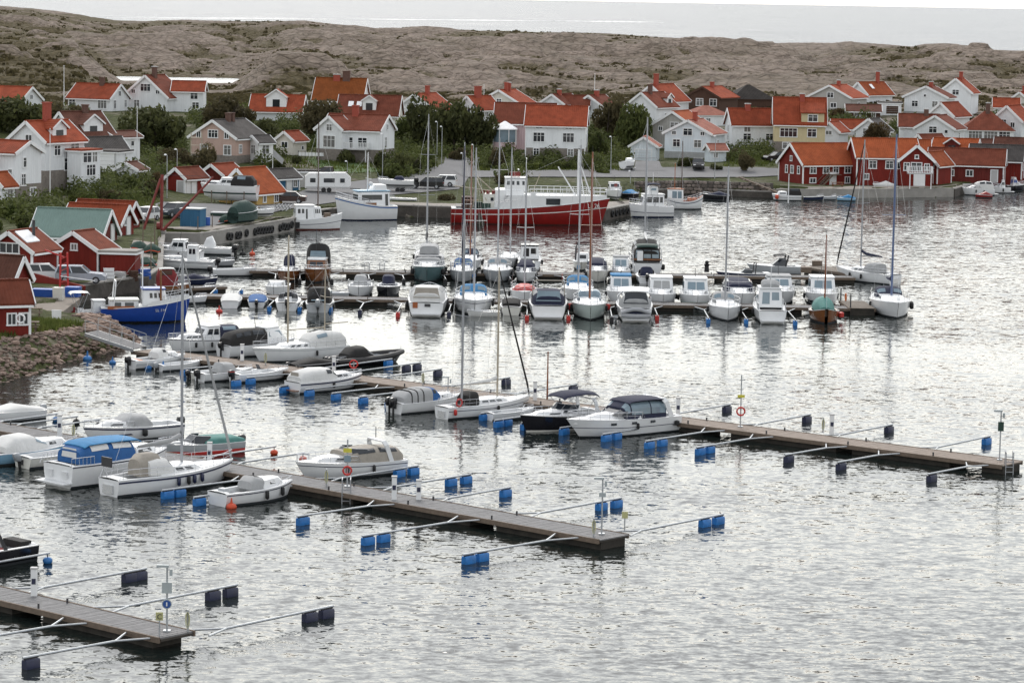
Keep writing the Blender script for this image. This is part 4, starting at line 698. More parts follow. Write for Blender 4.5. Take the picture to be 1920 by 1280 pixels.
# third pier
for q, l, c in [([(782, 686), (758, 688)], 'boom with two navy floats right of the black inflatable', N), ([(821, 698)], 'boom with one navy float right of the pair by the black inflatable', N), ([(728, 679)], 'boom with one blue float under the black inflatable boat', S2), ([(949, 714)], 'boom with one navy float behind the white sail cover', N), ([(1075, 727)], 'boom with dark float behind the navy awning boat', N),
               ([(1363, 765)], 'boom with one navy float, first right of the big white cruiser', N), ([(1513, 784)], 'boom with one navy float, second right of the big white cruiser', N), ([(1667, 803)], 'boom with one navy float, third right of the big white cruiser', N), ([(1850, 825)], 'boom with one blue float on the far side near the right edge', S2),
               ([(347, 697)], 'boom with one blue float below the leftmost small motorboats', S2), ([(384, 704)], 'boom with one blue float beside the black outboard of the grey cover boat', S2), ([(427, 705)], 'boom with blue float between two small white outboard boats', S2), ([(470, 713), (477, 721)], 'boom with twin blue floats beside the red black outboard', S2), ([(533, 729)], 'boom with one blue float behind the stern of the cream canopy boat', S2), ([(580, 735)], 'boom with blue float touching the cream canopy boat', S2), ([(630, 742)], 'boom with one blue float right of the cream canopy boat', S2), ([(681, 749)], 'boom with one blue float in the empty berth', S2), ([(731, 756)], 'boom with one blue float left of the striped canopy boat', S2),
               ([(908, 780)], 'boom with one blue float beside the two-masted white sailing boat', S2), ([(935, 793), (955, 791)], 'boom with two blue floats at the little white tender', S2), ([(985, 798)], 'boom with blue float at the bow of the black hulled boat', S2), ([(1058, 807)], 'boom with blue float between the black hull and the white cruiser', S2), ([(1137, 819), (1158, 816)], 'boom with two blue floats against the side of the big white cruiser', S2),
               ([(1218, 832), (1243, 828)], 'boom with two blue floats, first right of the white cruiser bow on the near side', S2), ([(1313, 844), (1333, 841)], 'boom with two blue floats, second right on the near side of the brown pier', S2), ([(1479, 858)], 'boom with navy float, left of three navy ones near the right end', N), ([(1577, 872)], 'boom with navy float, middle of three navy ones near the right end', N), ([(1747, 894)], 'boom with navy float nearest the right end of the brown pier', N)]:
    boom('C', q, l, c)
# cross piers: short booms with a float between the boats
for x, c, y in [(505, 'float_blue', 577), (562, 'float_blue', 578), (620, 'float_blue', 579), (675, 'float_navy', 583), (746, 'safety_red', 588), (842, 'float_navy', 587), (988, 'safety_red', 594), (1066, 'safety_red', 594), (1147, 'rubber', 597), (1232, 'safety_red', 594), (1328, 'float_blue', 600), (1399, 'float_blue', 601), (1491, 'float_blue', 604)]:
    boom('E', [(x, y)], '%s float boom on the nearer cross pier, %s' % ({'float_blue': 'blue', 'float_navy': 'navy', 'safety_red': 'red', 'rubber': 'black'}[c], {505: 'left of the white outboard dinghy', 562: 'right of the white outboard dinghy', 620: 'right of the black canopy boat', 675: 'in the empty berth', 746: 'left of the covered cruiser', 842: 'right of the covered cruiser', 988: 'left of the dark canopy cruiser', 1066: 'right of the dark canopy cruiser', 1147: 'beside the pale green yacht', 1232: 'right of the grey canopy cruiser', 1328: 'left of the slim white yacht', 1399: 'right of the slim white yacht', 1491: 'right of the flybridge boat'}[x]), c)
for x, c, t in [(516, 'rubber', 'left of the small varnished boat'), (562, 'rubber', 'between the two varnished boats'), (622, 'rubber', 'right of the varnished cabin boat'), (692, 'float_navy', 'in the gap left of the flybridge'), (757, 'rubber', 'left of the flybridge cruiser'), (835, 'rubber', 'right of the flybridge cruiser'), (957, 'rubber', 'right of the grey sailing boat'), (1007, 'rubber', 'right of the dark windscreen boat'), (1058, 'rubber', 'left of the navy canopy boat'), (1143, 'rubber', 'right of the navy canopy boat'), (1242, 'rubber', 'right of the covered motorboat')]:
    boom('D', [(x, 526)], '%s float boom on the farther cross pier, %s' % ('navy' if c == 'float_navy' else 'black', t), c)
for x, t in [(404, 'near the left end'), (452, 'near the windscreen boat')]:
    boom('E', [(x, 546)], 'blue float boom on the far side of the nearer cross pier, ' + t, 'float_blue')
# free buoys
def buoy(px, py, mt, r, label, cone=False):
    p = P(px, py, 0); root = thing('mooring_buoy', label, 'buoy', p)
    MB().sphere((0, 0, .06), r, 12, 7, .75).build('body', m_[mt], root, smooth=60); MB().tube([(0, 0, r*.5), (0, 0, r*1.9)], [r*.35, r*.12], 6).build('eye', m_[mt], root)
buoy(164, 674, 'buoy_blue', .34, 'blue mooring buoy floating beside the stone embankment'); buoy(211, 681, 'buoy_blue', .26, 'small blue buoy at the end of a rope left of the outboard boat'); buoy(241, 686, 'buoy_blue', .28, 'blue buoy just behind the black outboard'); buoy(276, 691, 'buoy_blue', .34, 'blue buoy under the leftmost outboard boat'); buoy(306, 693, 'buoy_blue', .34, 'blue buoy between the two leftmost small boats')
buoy(125, 897, 'buoy_orange', .27, 'orange buoy left of the blue canopy boat'); buoy(434, 952, 'buoy_orange', .29, 'orange buoy under the stern of the small white cuddy boat'); buoy(473, 477, 'buoy_orange', .32, 'red buoy behind the white outboard boats near the quay'); buoy(411, 585, 'safety_red', .30, 'red buoy lying on its side near the covered boats'); buoy(455, 477, 'rubber', .35, 'black float beside the red buoy near the quay')
# posts, lamps and stands on the piers
def on_pier(key, px, py):
    pa, pb, u, n, wd = PIERS[key]; q = P(px, py, DZ); return q
def bollard(key, px, py, h, label):
    p = on_pier(key, px, py); root = thing('service_post', label, 'post', p)
    MB().box((0, 0, h/2), (.26, .26, h)).build('pillar', m_['gel_white'], root); MB().box((0, 0, h+.03), (.30, .30, .08)).build('cap', m_['trim_grey'], root); MB().box((0, -.14, h*.55), (.18, .02, .25)).build('socket_panel', m_['float_navy'], root)
for a in [('A', 64, 1116, 1.2, 'white service post near the left end of the nearest pier'), ('B', 112, 818, 1.25, 'white service post beside the yellow ladder, left'), ('B', 393, 868, 1.15, 'white service post in front of the sailing boat mast'), ('B', 739, 936, 1.2, 'tall white service post next to the meter post on the foreground pier'), ('B', 785, 936, 1.0, 'white meter post with dark band on the foreground pier'), ('C', 454, 676, 1.15, 'pale service post among the small boats, left part of the brown pier'), ('C', 626, 698, 1.1, 'white service post behind the cream canopy boat'), ('C', 1003, 750, 1.2, 'white service post beside the brown pole'), ('C', 1271, 783, 1.25, 'white service post right of the big white cruiser'), ('C', 1559, 815, 1.25, 'white service post beside the yellow hose on the brown pier')]: bollard(*a)
def lamp(key, px, py, h, label, signs, head=True):
    p = on_pier(key, px, py); root = thing('lamp_post', label, 'lamp post', p)
    MB().tube([(0, 0, 0), (0, 0, h)], .045, 6).build('pole', m_['galv'], root); MB().box((0, 0, .03), (.3, .3, .06)).build('foot_plate', m_['galv'], root)
    if head: MB().box((-.18, 0, h+.02), (.5, .2, .1)).build('lamp_head', m_['sign_grey'], root); MB().box((.16, 0, h-.25), (.12, .1, .28)).build('camera_box', m_['sign_grey'], root)
    for z, wd, ht, mt, shp in signs:
        if shp == 'o':
            s_ = MB().tube([(0, -.06, z), (0, -.10, z)], wd/2, 18).build('round_sign', m_['sign_grey'], root); MB().tube([(0, -.101, z), (0, -.115, z)], wd*.40, 18).build('sign_face', m_['sign_blue'], s_); MB().box((0, -.12, z), (.05, .01, wd*.4)).build('sign_mark', m_['paint_white'], s_)
        elif shp == 'r':
            pts = [(wd/2*math.cos(a*math.pi/8), -.12, z+wd/2*math.sin(a*math.pi/8)) for a in range(17)]; MB().tube(pts, .06, 6, False).build('lifebuoy_ring', m_[mt], root)
        else: MB().box((0, -.07, z), (wd, .05, ht)).build('sign_board', m_[mt], root)
lamp('A', 313, 1183, 2.75, 'lamp post with square sign and round blue sign on the nearest pier', [(1.86, .42, .45, 'sign_grey', 'b'), (1.18, .42, 0, '', 'o')])
lamp('B', 1128, 1001, 2.8, 'slim lamp post at the tip of the foreground pier', [(2.0, .34, .22, 'sign_grey', 'b')])
lamp('B', 651, 912, 2.6, 'whip pole with yellow sign and two red lifebuoys on the foreground pier', [(2.0, .45, .22, 'yellow', 'b'), (1.55, .36, .36, 'pale_glass', 'b'), (.9, .45, 0, 'safety_red', 'r')], False)
lamp('C', 1388, 800, 3.3, 'tall pole with yellow sign and red lifebuoy ring on the brown pier', [(1.95, .45, .18, 'yellow', 'b'), (1.0, .5, 0, 'safety_red', 'r')], False)
lamp('C', 1874, 862, 2.9, 'lamp post with green box at the right end of the brown pier', [(2.0, .34, .55, 'net_green', 'b')])
lamp('C', 663, 702, 1.0, 'low lifebuoy stand with red ring behind the cream canopy boat', [(.75, .55, 0, 'safety_red', 'r')], False)
lamp('C', 840, 735, 1.0, 'short white mushroom light on the brown pier by the striped canopy boat', [], True)
def signpost(key, px, py, h, mt, letter, label):
    p = on_pier(key, px, py); root = thing('sign_post', label, 'sign', p); MB().tube([(0, 0, 0), (0, 0, h)], .035, 6).build('pole', m_['galv'], root); b_ = MB().box((0, -.05, h), (.30, .05, .34)).build('board', m_[mt], root)
    if letter: text_on(letter, .3, m_['dark_metal'], b_, (-.10, -.085, h-.11), 0)
def text_on(txt, size, mat, parent, loc, rz, shear=0):
    cu = bpy.data.curves.new('lettering', 'FONT'); cu.body = txt; cu.size = size; cu.extrude = .006; o = bpy.data.objects.new('tmp', cu); me = bpy.data.meshes.new_from_object(o); bpy.data.objects.remove(o); me.materials.clear(); me.materials.append(mat)
    t = put('lettering', me, parent, loc); t.rotation_euler = (math.pi/2, 0, rz); return t
signpost('A', 299, 1192, .85, 'lime', 'C', 'little lime green sign with the letter C at the tip of the nearest pier'); signpost('B', 1171, 994, .8, 'lime', None, 'small green sign post on the last boom of the foreground pier')
def hose(key, px, py, label, h=.95):
    p = on_pier(key, px, py); root = thing('hose_stand', label, 'hose stand', p); MB().tube([(0, 0, 0), (0, 0, h)], .05, 6).build('stand', m_['galv'], root)
    for i in range(2):
        a = .06+.03*i; pts = [(a*math.sin(t*math.pi/10), -.06-.03*i, h-.1-(.28+.05*i)*(1-math.cos(t*math.pi/10))) for t in range(21)]; MB().tube(pts, .013, 5, False).build('hose_coil', m_['lime'], root)
for a in [('A', 352, 1184, 'yellow green hose on a stand at the corner of the nearest pier'), ('B', 1113, 1006, 'yellow hose on a stand at the tip of the foreground pier'), ('B', 612, 911, 'yellow hose stand beside the beige canopy cruiser'), ('B', 138, 822, 'yellow hose stand at the grey covered motorboat'), ('C', 793, 722, 'yellow hose stand left of the striped canopy boat'), ('C', 1543, 811, 'yellow hose stand on the outer brown pier'), ('C', 498, 684, 'yellow hose stand hidden among the small boats')]: hose(*a)
def ladder(key, px, py, label):
    p = on_pier(key, px, py); root = thing('swim_ladder', label, 'ladder', p)
    for s in (-.22, .22): MB().tube([(s, 0, -.9), (s, 0, .75), (s, .3, .85), (s, .45, 0)], .03, 6).build('rail', m_['alu'], root)
    for i in range(5): MB().tube([(-.22, 0, -.7+.3*i), (.22, 0, -.7+.3*i)], .025, 5).build('rung', m_['alu'], root)
ladder('C', 1893, 872, 'metal swim ladder at the right end of the brown pier'); ladder('B', 649, 925, 'yellowish ladder hanging from the foreground pier near the whip pole'); ladder('D', 1185, 512, 'metal ladder on the farther cross pier beside the big dark canopy yacht'); ladder('D', 688, 508, 'metal ladder on the farther cross pier in the empty stretch'); ladder('D', 716, 507, 'slanted ladder on the farther cross pier left of the flybridge cruiser')
def pole(p, h, r, mt, label, cat='pole', name='pole', parts=None):
    root = thing(name, label, cat, p); MB().tube([(0, 0, -.5), (0, 0, h)], [r, r*.55], 7).build('shaft', m_[mt], root, smooth=60); MB().sphere((0, 0, h), r*.9, 6, 5).build('knob', m_[mt], root); return root
pole(P(1026, 747, .55), 3.1, .07, 'mast_wood', 'brown wooden pole standing beside the navy awning boat')
# gangway and platforms
g0, g1 = P(172, 622, 1.7), P(262, 652, .75); root = thing('gangway', 'grey hinged gangway from the stone embankment down to the brown pier', 'gangway', g0); d = Vector(g1-g0)
side = Vector((d.y, -d.x, 0)).normalized(); gm = MB(); n_ = 36
for i in range(n_):
    a = d*(i/n_); b = d*((i+.86)/n_); gm.bar(a, b, 1.9, .06)
gm.build('tread', m_['deck_wood'], root)
for s in (-1, 1): MB().bar(side*s*.98+Vector((0, 0, -.1)), d+side*s*.98+Vector((0, 0, -.1)), .1, .24).build('side_beam', m_['galv'], root)
for s in (-1, 1):
    MB().tube([side*s*.95+Vector((0, 0, .95)), d+side*s*.95+Vector((0, 0, .95))], .025, 5).build('handrail', m_['galv'], root)
    for i in range(5): MB().tube([d*(i/4)+side*s*.95, d*(i/4)+side*s*.95+Vector((0, 0, .95))], .022, 5).build('baluster', m_['galv'], root)
def platform(c, wd, ln, rz, label, rails=False):
    root = thing('floating_platform', label, 'platform', c, rz); pm = MB(); n = int(ln/.16)
    for i in range(n): pm.box((-ln/2+.08+i*.16, 0, .62+random.uniform(-.01, .01)), (.14, wd, .06))
    struct(pm.build('planks', m_['planked'], root), 'stuff'); MB().box((0, 0, .2), (ln*.98, wd*.96, .78)).build('float_tank', m_['pontoon'], root); MB().box((0, wd/2, .52), (ln, .1, .22)).build('edge_beam', m_['old_wood'], root); MB().box((0, -wd/2, .52), (ln, .1, .22)).build('edge_beam', m_['old_wood'], root)
    if rails:
        for x in (-ln/2+.3, ln/2-.3): MB().tube([(x, wd/2-.1, .6), (x, wd/2-.1, 1.8)], .06, 6).build('post', m_['dark_metal'], root)
        MB().tube([(ln*.1+.32*math.cos(a*math.pi/8), wd/2-.2, 1.2+.32*math.sin(a*math.pi/8)) for a in range(17)], .06, 6, False).build('lifebuoy_ring', m_['safety_orange'], root)
platform(P(1606, 584, 0), 2.2, 6.5, R(92), 'brown wooden floating platform with orange lifebuoy at the end of the nearer cross pier', True)
platform(P(1568, 518, 0), 2.6, 8, R(118), 'brown wooden floating platform slanting off the farther cross pier')
for px, py, l in ((1511, 511, 'wooden crate on the farther cross pier'), (1532, 499, 'brown wooden box standing on the slanting platform')):
    q = P(px, py, .6); r_ = thing('crate', l, 'crate', q); MB().box((0, 0, .25), (1.0, .7, .5)).build('body', m_['old_wood'], r_); MB().box((0, 0, .53), (1.06, .76, .06)).build('lid', m_['deck_brown'], r_)
q = P(1325, 510, .55); r_ = thing('mooring_bollard', 'dark stubby bollard alone on the farther cross pier', 'bollard', q); MB().tube([(0, 0, 0), (0, 0, .55), (0, 0, .8)], [.26, .2, .3], 8).build('body', m_['rubber'], r_); MB().sphere((0, 0, .95), .2, 8, 6).build('head', m_['rubber'], r_)
# ------------------------------------------------------------------ boats
def sm(t): t = max(0, min(1, t)); return t*t*(3-2*t)
SCL = [1.0]
class Boat:
    def __init__(s, label, px, py, hd, L, B, fb=.85, sheer=.35, hull='gel_white', stern=.86, rake=.10, full=2.3, mid=.42, stripe=None, boot='antifoul', deck='gel_deck', cock=None, depth=.5, anchor='c', name='motorboat', cat='motorboat', z0=0, group=None, double=False, keel=.35):
        s.L, s.B, s.fb, s.sh, s.stern, s.rake, s.full, s.mid, s.double = L, B, fb, sheer, stern, rake, full, mid, double
        p = P(px, py, z0) if not isinstance(px, np.ndarray) else px; h = R(hd); dv = np.array((math.cos(h), math.sin(h), 0))
        if anchor == 'b': p = p-dv*L*.47*SCL[0]
        if anchor == 's': p = p+dv*L*.5*SCL[0]
        s.root = thing(name, label, cat, p, h, group); s.root.scale = (SCL[0],)*3; s.keel = keel
        ts = [0, .08, .18, .3, .42, .54, .66, .76, .85, .92, .97, 1.0] if not double else [0, .03, .08, .18, .3, .42, .54, .66, .76, .85, .92, .97, 1.0]; s.ts = ts; rings = []; wr = []
        for t in ts:
            b = s.hb(t); z = s.zs(t); k = keel
            if t > .8: k = keel*(1-sm((t-.8)/.2)*.6)
            if double and t < .2: k = keel*(1-sm((.2-t)/.2)*.6)
            half = [(0, -k), (b*.55, -k*.62), (b*.84, .04), (b*.96, z*.55), (b, z)]
            rings.append([(s.X(t, zz), y, zz) for y, zz in reversed(half)] + [(s.X(t, zz), -y, zz) for y, zz in half[1:]])
        mb = MB(); mb.loft(rings, False, False); mb.f.append(tuple(range(9))); s.hullo = mb.build('hull', m_[hull], s.root, smooth=40)
        if boot:
            bt = MB(); rr = []
            for t in ts:
                b = s.hb(t); rr.append([(s.X(t, zz), q*b*(f), zz) for q in (1,) for zz, f in ((.13, .885), (-.05, .82))])
            bt.loft([[(x, y+.012, z) for x, y, z in r_] for r_ in rr], False, False); bt.loft([[(x, -y-.012, z) for x, y, z in r_] for r_ in rr], False, False); bt.build('boot_stripe', m_[boot], s.hullo)
        if stripe:
            st = MB(); z_, mt, hh = (stripe+(.07,))[:3] if len(stripe) < 3 else stripe
            for q in (1, -1):
                rr = []
                for t in ts:
                    b = s.hb(t); z = s.zs(t)*z_; y = b*(.96+.04*(z_-.55)/.45) if z_ > .55 else b*(.84+.12*z_/.55)
                    rr.append([(s.X(t, z+hh/2)+.01*(t > .95), q*(y+.018), z+hh/2), (s.X(t, z-hh/2)+.01*(t > .95), q*(y+.012), z-hh/2)])
                st.loft(rr, False, False)
            st.build('hull_stripe', m_[mt], s.hullo)
        # deck with cockpit well
        rr = []; pts = sorted(set(ts + (list(cock) if cock else [])))
        for t in pts:
            def rg(well):
                b = s.hb(t); z = s.zs(t); zi = z+.04; e = .80 if well else .80
                zf = max(z-depth, .08) if well else z+.05+.03*min(1, b)
                return [(s.X(t, z), b, z), (s.X(t, z), b*.90, zi), (s.X(t, z), b*e, zi if not well else zi), (s.X(t, z), b*e*.985, zf), (s.X(t, z), 0, zf+(0 if well else .03)), (s.X(t, z), -b*e*.985, zf), (s.X(t, z), -b*e, zi), (s.X(t, z), -b*.90, zi), (s.X(t, z), -b, z)]
            if not cock: rr.append(rg(False))
            elif t == cock[0]: rr += [rg(False), rg(True)] if t > 0 else [rg(True)]
            elif t == cock[1]: rr += [rg(True), rg(False)]
            else: rr.append(rg(cock[0] < t < cock[1]))
        MB().loft(rr, False, False).build('deck', m_[deck], s.root, smooth=30)
        rub = MB()
        for q in (1, -1): rub.tube([(s.X(t, s.zs(t))+.0, q*(s.hb(t)+.0), s.zs(t)+.02) for t in ts], .028, 5)
        rub.build('gunwale', m_['gel_white' if hull not in ('wood_varnish', 'gel_black', 'gel_navy') else 'trim_grey'], s.root)
    def hb(s, t):
        h = s.B/2
        if s.double: return max(.03, h*(max(0, math.sin(math.pi*min(1, max(0, t*.98+.01)))))**.62)
        if t < s.mid: return h*(s.stern+(1-s.stern)*sm(t/s.mid))
        return max(.02, h*(1-((t-s.mid)/(1-s.mid))**s.full))
    def zs(s, t):
        if s.double: return s.fb*(.92+s.sh*abs(2*t-.9)**2.2)
        return s.fb*(.94+s.sh*max(0, t-.15)**1.7)
    def X(s, t, z):
        zt = s.zs(t); x = -s.L/2+s.L*t-s.rake*s.L*(1-min(1, (z+s.keel)/(zt+s.keel)))*max(0, t-.3)**2*2
        if s.double: x += s.rake*.6*s.L*(1-min(1, (z+s.keel)/(zt+s.keel)))*max(0, .5-t)**2*3
        return x
    def x(s, t): return -s.L/2+s.L*t
    def cabin(s, x0, x1, w_, h, rf=.3, rb=.05, mat='gel_white', wins=(), roof=None, z=None, name='cabin', tum=.9, glass='boat_glass', chf=.22):
        a, b = s.x(x0), s.x(x1); wb = min(w_*s.B/2, s.hb(x0)*.9); wf = min(w_*s.B/2, s.hb(x1)*.92); zb = s.zs((x0+x1)/2)+.02 if z is None else z
        def ring(zz, f):
            xa, xb = a+rb*f, b-rf*f; k = 1-(1-tum)*f; yb, yf = wb*k, wf*k; c = chf*min(yf, (xb-xa)/2); d = .1*yb
            return [(xa, yb-d, zz), (xa+d, yb, zz), (xb-c, yf, zz), (xb, yf-c, zz), (xb, -yf+c, zz), (xb-c, -yf, zz), (xa+d, -yb, zz), (xa, -yb+d, zz)]
        rings = [ring(zb-.25, 0), ring(zb, 0), ring(zb+h*.93, .95)]; t = ring(zb+h, 1.0); cx = (a+b)/2; rings.append([(cx+(p[0]-cx)*.93, p[1]*.92, zb+h) for p in t]); rings.append([(cx+(p[0]-cx)*.6, p[1]*.55, zb+h+.04) for p in t])
        o = MB().loft(rings).build(name, m_[mat], s.root, smooth=38); g = m_[glass]
        def pt(side, u, v):
            f = v*.95; zz = zb+v*h*.93; R_ = ring(zz, f)
            if side in 'pq':
                i, j, q = (1, 2, 1) if side == 'p' else (6, 5, -1); p0, p1 = R_[i], R_[j]; return (p0[0]+(p1[0]-p0[0])*u, p0[1]+(p1[1]-p0[1])*u+q*.018, zz)
            i, j, dx = (3, 4, .018) if side == 'f' else (0, 7, -.018); p0, p1 = R_[i], R_[j]; return (p0[0]+dx, p0[1]+(p1[1]-p0[1])*u, zz)
        for wn in wins:
            sd, u0, u1, v0, v1 = wn
            for q in (('p', 'q') if sd == 's' else (sd,)):
                MB().add([pt(q, u0, v0), pt(q, u1, v0), pt(q, u1-(.0), v1), pt(q, u0, v1)], [(0, 1, 2, 3)]).build('window', g, o)
        if roof:
            rm, ov = roof; R2 = ring(zb+h, 1); rr = []
            for zz, k in ((zb+h-.01, 1+ov*.8), (zb+h+.05, 1+ov), (zb+h+.11, 1+ov*.6), (zb+h+.14, .6)): rr.append([(cx+(p[0]-cx)*k+rf*.0, p[1]*k, zz) for p in R2])
            MB().loft(rr).build('cabin_roof', m_[rm], s.root, smooth=40)
        return zb+h
    def canopy(s, st, mat='canvas_navy', zb=None, wins=(), name='canopy', glass='pale_glass', ex=.5):
        rings = []; n = 11
        def arch(q, a):
            t, w_, zt = q; b = s.hb(t)*w_; z0 = s.zs(t)+.02 if zb is None else zb; c, d = math.cos(a), math.sin(a)
            return (s.x(t), b*math.copysign(abs(c)**ex, c), z0+(zt-z0)*abs(d)**ex)
        for q in st: rings.append([arch(q, math.pi*k/(n-1)) for k in range(n)])
        mb = MB().loft(rings, False, False); mb.f.append(tuple(range(n))); mb.f.append(tuple(reversed(range((len(st)-1)*n, len(st)*n)))); o = mb.build(name, m_[mat], s.root, smooth=50)
        for i, f0, f1, a0, a1 in wins:
            for sg in (1, -1):
                q0, q1 = st[i], st[i+1]; rr = []
                for f in (f0, f1):
                    q = tuple(q0[k]+(q1[k]-q0[k])*f for k in range(3)); row = []
                    for a in np.linspace(R(a0), R(a1), 4):
                        p = arch(q, a); row.append((p[0], sg*(p[1]+.02), p[2]+.012))
                    rr.append(row)
                MB().loft(rr, False, False).build('window', m_[glass], o)
        return o
    def endwin(s, t, w_, z0, z1, out, glass='pale_glass', k=.8, parent=None, rake=0):
        b = s.hb(t)*w_; x = s.x(t)+out*.03; MB().add([(x, b, z0), (x, -b, z0), (x+rake, -b*k, z1), (x+rake, b*k, z1)], [(0, 1, 2, 3)]).build('window', m_[glass], parent or s.root)
    def screen(s, t, w_, h, rake=.5, side=.8, mat='boat_glass', z=None):
        b = s.hb(t)*w_; z0 = (s.zs(t)+.03) if z is None else z; x = s.x(t); zb_ = z0; o = MB().add([(x, b*.55, z0), (x, -b*.55, z0), (x-rake, -b*.5, z0+h), (x-rake, b*.5, z0+h)] + [(x-.35, b, z0), (x-side-.35, b*1.03, z0), (x-side-rake*.9, b*.93, z0+h*.9), (x-rake-.3, b*.88, z0+h)] + [(x-.35, -b, z0), (x-side-.35, -b*1.03, z0), (x-side-rake*.9, -b*.93, z0+h*.9), (x-rake-.3, -b*.88, z0+h)], [(0, 1, 2, 3), (4, 5, 6, 7), (8, 9, 10, 11), (0, 3, 7, 4), (1, 2, 11, 8)]).build('windscreen', m_[mat], s.root)
        f = MB(); f.tube([(x-side-rake*.9, b*.93, z0+h*.9), (x-rake-.3, b*.88, z0+h), (x-rake, b*.5, z0+h), (x-rake, -b*.5, z0+h), (x-rake-.3, -b*.88, z0+h), (x-side-rake*.9, -b*.93, z0+h*.9)], .025, 5); f.tube([(x-rake, b*.5, z0+h), (x, b*.55, z0)], .02, 4); f.tube([(x-rake, -b*.5, z0+h), (x, -b*.55, z0)], .02, 4); f.build('frame', m_['alu'], o)
    def bimini(s, x0, x1, w_, z, mat, legs=True, h=.22):
        rings = []
        for f in (0, .08, .35, .65, .92, 1):
            t = x0+(x1-x0)*f; b = s.B/2*w_*(1-.12*abs(2*f-1)); zz = z+h*(1-(2*f-1)**2)*.5-(.12 if f in (0, 1) else 0)
            rings.append([(s.x(t), b*math.cos(a), zz+h*.6*math.sin(a)) for a in np.linspace(0, math.pi, 9)] + [(s.x(t), b*.96*math.cos(a), zz-.05+h*.5*math.sin(a)) for a in np.linspace(math.pi, 0, 9)])
        o = MB().loft(rings).build('awning', m_[mat], s.root, smooth=50)
        if legs:
            for q in (1, -1):
                for f in (.1, .9): MB().tube([(s.x(x0+(x1-x0)*f), q*s.B/2*w_*.95, z), (s.x(x0+(x1-x0)*.5), q*s.hb(.4)*.92, s.zs(.4))], .02, 5).build('awning_pole', m_['alu'], s.root)
        return o
    def arch(s, t, w_, h, mat='gel_white', lean=-.3, wd=.3):
        b = s.hb(t)*w_; z0 = s.zs(t); x = s.x(t); mb = MB(); pts = [(x, b, z0), (x+lean*.8, b*.97, z0+h*.8), (x+lean, b*.8, z0+h), (x+lean, -b*.8, z0+h), (x+lean*.8, -b*.97, z0+h*.8), (x, -b, z0)]
        for p, q in zip(pts[:-1], pts[1:]): mb.bar(p, q, wd, .09, (0, 0, 1) if abs(p[1]-q[1]) > .5 else (0, 1, 0))
        mb.build('arch', m_[mat], s.root)
    def rail(s, x0=.45, x1=.99, h=.55, r=.02, n=6, mid=True, mat='steel_rail'):
        mb = MB(); ts = [x0+(x1-x0)*i/n for i in range(n+1)]
        L_ = [(s.x(t)-.02, s.hb(t)*.95, s.zs(t)) for t in ts]; path = [(p[0], p[1], p[2]+h) for p in L_]
        full = path + ([(p[0], -p[1], p[2]) for p in reversed(path)] if x1 > .9 else [])
        mb.tube([(full[0][0]-.3, full[0][1], s.zs(x0))] + full + ([(full[-1][0]-.3, full[-1][1], s.zs(x0))] if x1 > .9 else []), r, 4)
        if x1 <= .9: mb.tube([(p[0], -p[1], p[2]) for p in path], r, 4)
        for p in L_:
            for q in (1, -1): mb.tube([(p[0], q*p[1], p[2]), (p[0], q*p[1], p[2]+h)], r*.8, 4, False)
        if mid: mb.tube([(p[0], p[1], p[2]-h*.5) for p in full], r*.6, 4, False)
        mb.build('guard_rail', m_[mat], s.root)
    def outboard(s, mat='motor_black', n=1, k=1.0, tilt=0, y0=0):
        for i in range(n):
            y = y0+(i-(n-1)/2)*.5; z = s.fb-.22; x = -s.L/2-.26; k_ = k; k = k*.82; o = MB(); rings = []
            for zz, a, b in ((0, .16, .12), (.08, .24, .17), (.32, .27, .18), (.46, .22, .15), (.5, .1, .08)): rings.append([(x-.02+a*k*c_*1.15-tilt*zz, y+b*k*d_, z+zz*k*1.25-.02) for c_, d_ in ((1, .6), (.6, 1), (-.6, 1), (-1, .6), (-1, -.6), (-.6, -1), (.6, -1), (1, -.6))])
            m = o.loft(rings).build('outboard_motor', m_[mat], s.root, smooth=50); MB().add([], []).loft([[(x+c_*.08+tilt*(z-zz)*.5, y+d_*.045, zz) for c_, d_ in ((1, 1), (-1, 1), (-1, -1), (1, -1))] for zz in (-.3, z)]).build('leg', m_['motor_black'], m); MB().box((x+.18, y, z-.1), (.2, .22, .3)).build('bracket', m_['dark_metal'], m); k = k_
    def fender(s, t, q=1, mat='rubber', r=.11, h=.5):
        z = s.zs(t)*.62; y = q*(s.hb(t)*.985+r*.8); MB().tube([(s.x(t), y, z-h/2), (s.x(t), y, z-h*.36), (s.x(t), y, z+h*.36), (s.x(t), y, z+h/2)], [r*.4, r, r, r*.4], 8).build('fender', m_[mat], s.root, smooth=60)
    def mast(s, t, h, mat='alu', r=.075, zb=None, boom=None, spr=(.55,), furl=None, top=True, name='mast'):
        z0 = s.zs(t) if zb is None else zb; x = s.x(t); o = MB().tube([(x, 0, z0-.2), (x, 0, z0+h*.8), (x-.02, 0, z0+h)], [r, r, r*.7], 7).build(name, m_[mat], s.root, smooth=60)
        for f in spr:
            b = MB(); b.tube([(x-.1, s.B*.30, z0+h*f+.02), (x, 0, z0+h*f), (x-.1, -s.B*.30, z0+h*f+.02)], .03, 5); b.build('spreader', m_[mat], o)
        w_ = MB(); zt = z0+h*.97
        for q in (1, -1): w_.tube([(x-.1, q*s.hb(t)*.95, s.zs(t)), (x-.1, q*s.B*.30 if spr else q*s.B*.2, z0+h*(spr[-1] if spr else .5)), (x, 0, zt)], .010, 3, False)
        w_.tube([(x, 0, zt), (-s.L/2+.05, 0, s.zs(0))], .010, 3, False)
        bx = s.x(.985)
        if not furl: w_.tube([(x, 0, zt), (bx, 0, s.zs(1)+.05)], .010, 3, False)
        w_.build('rigging', m_['steel_rail'], o)
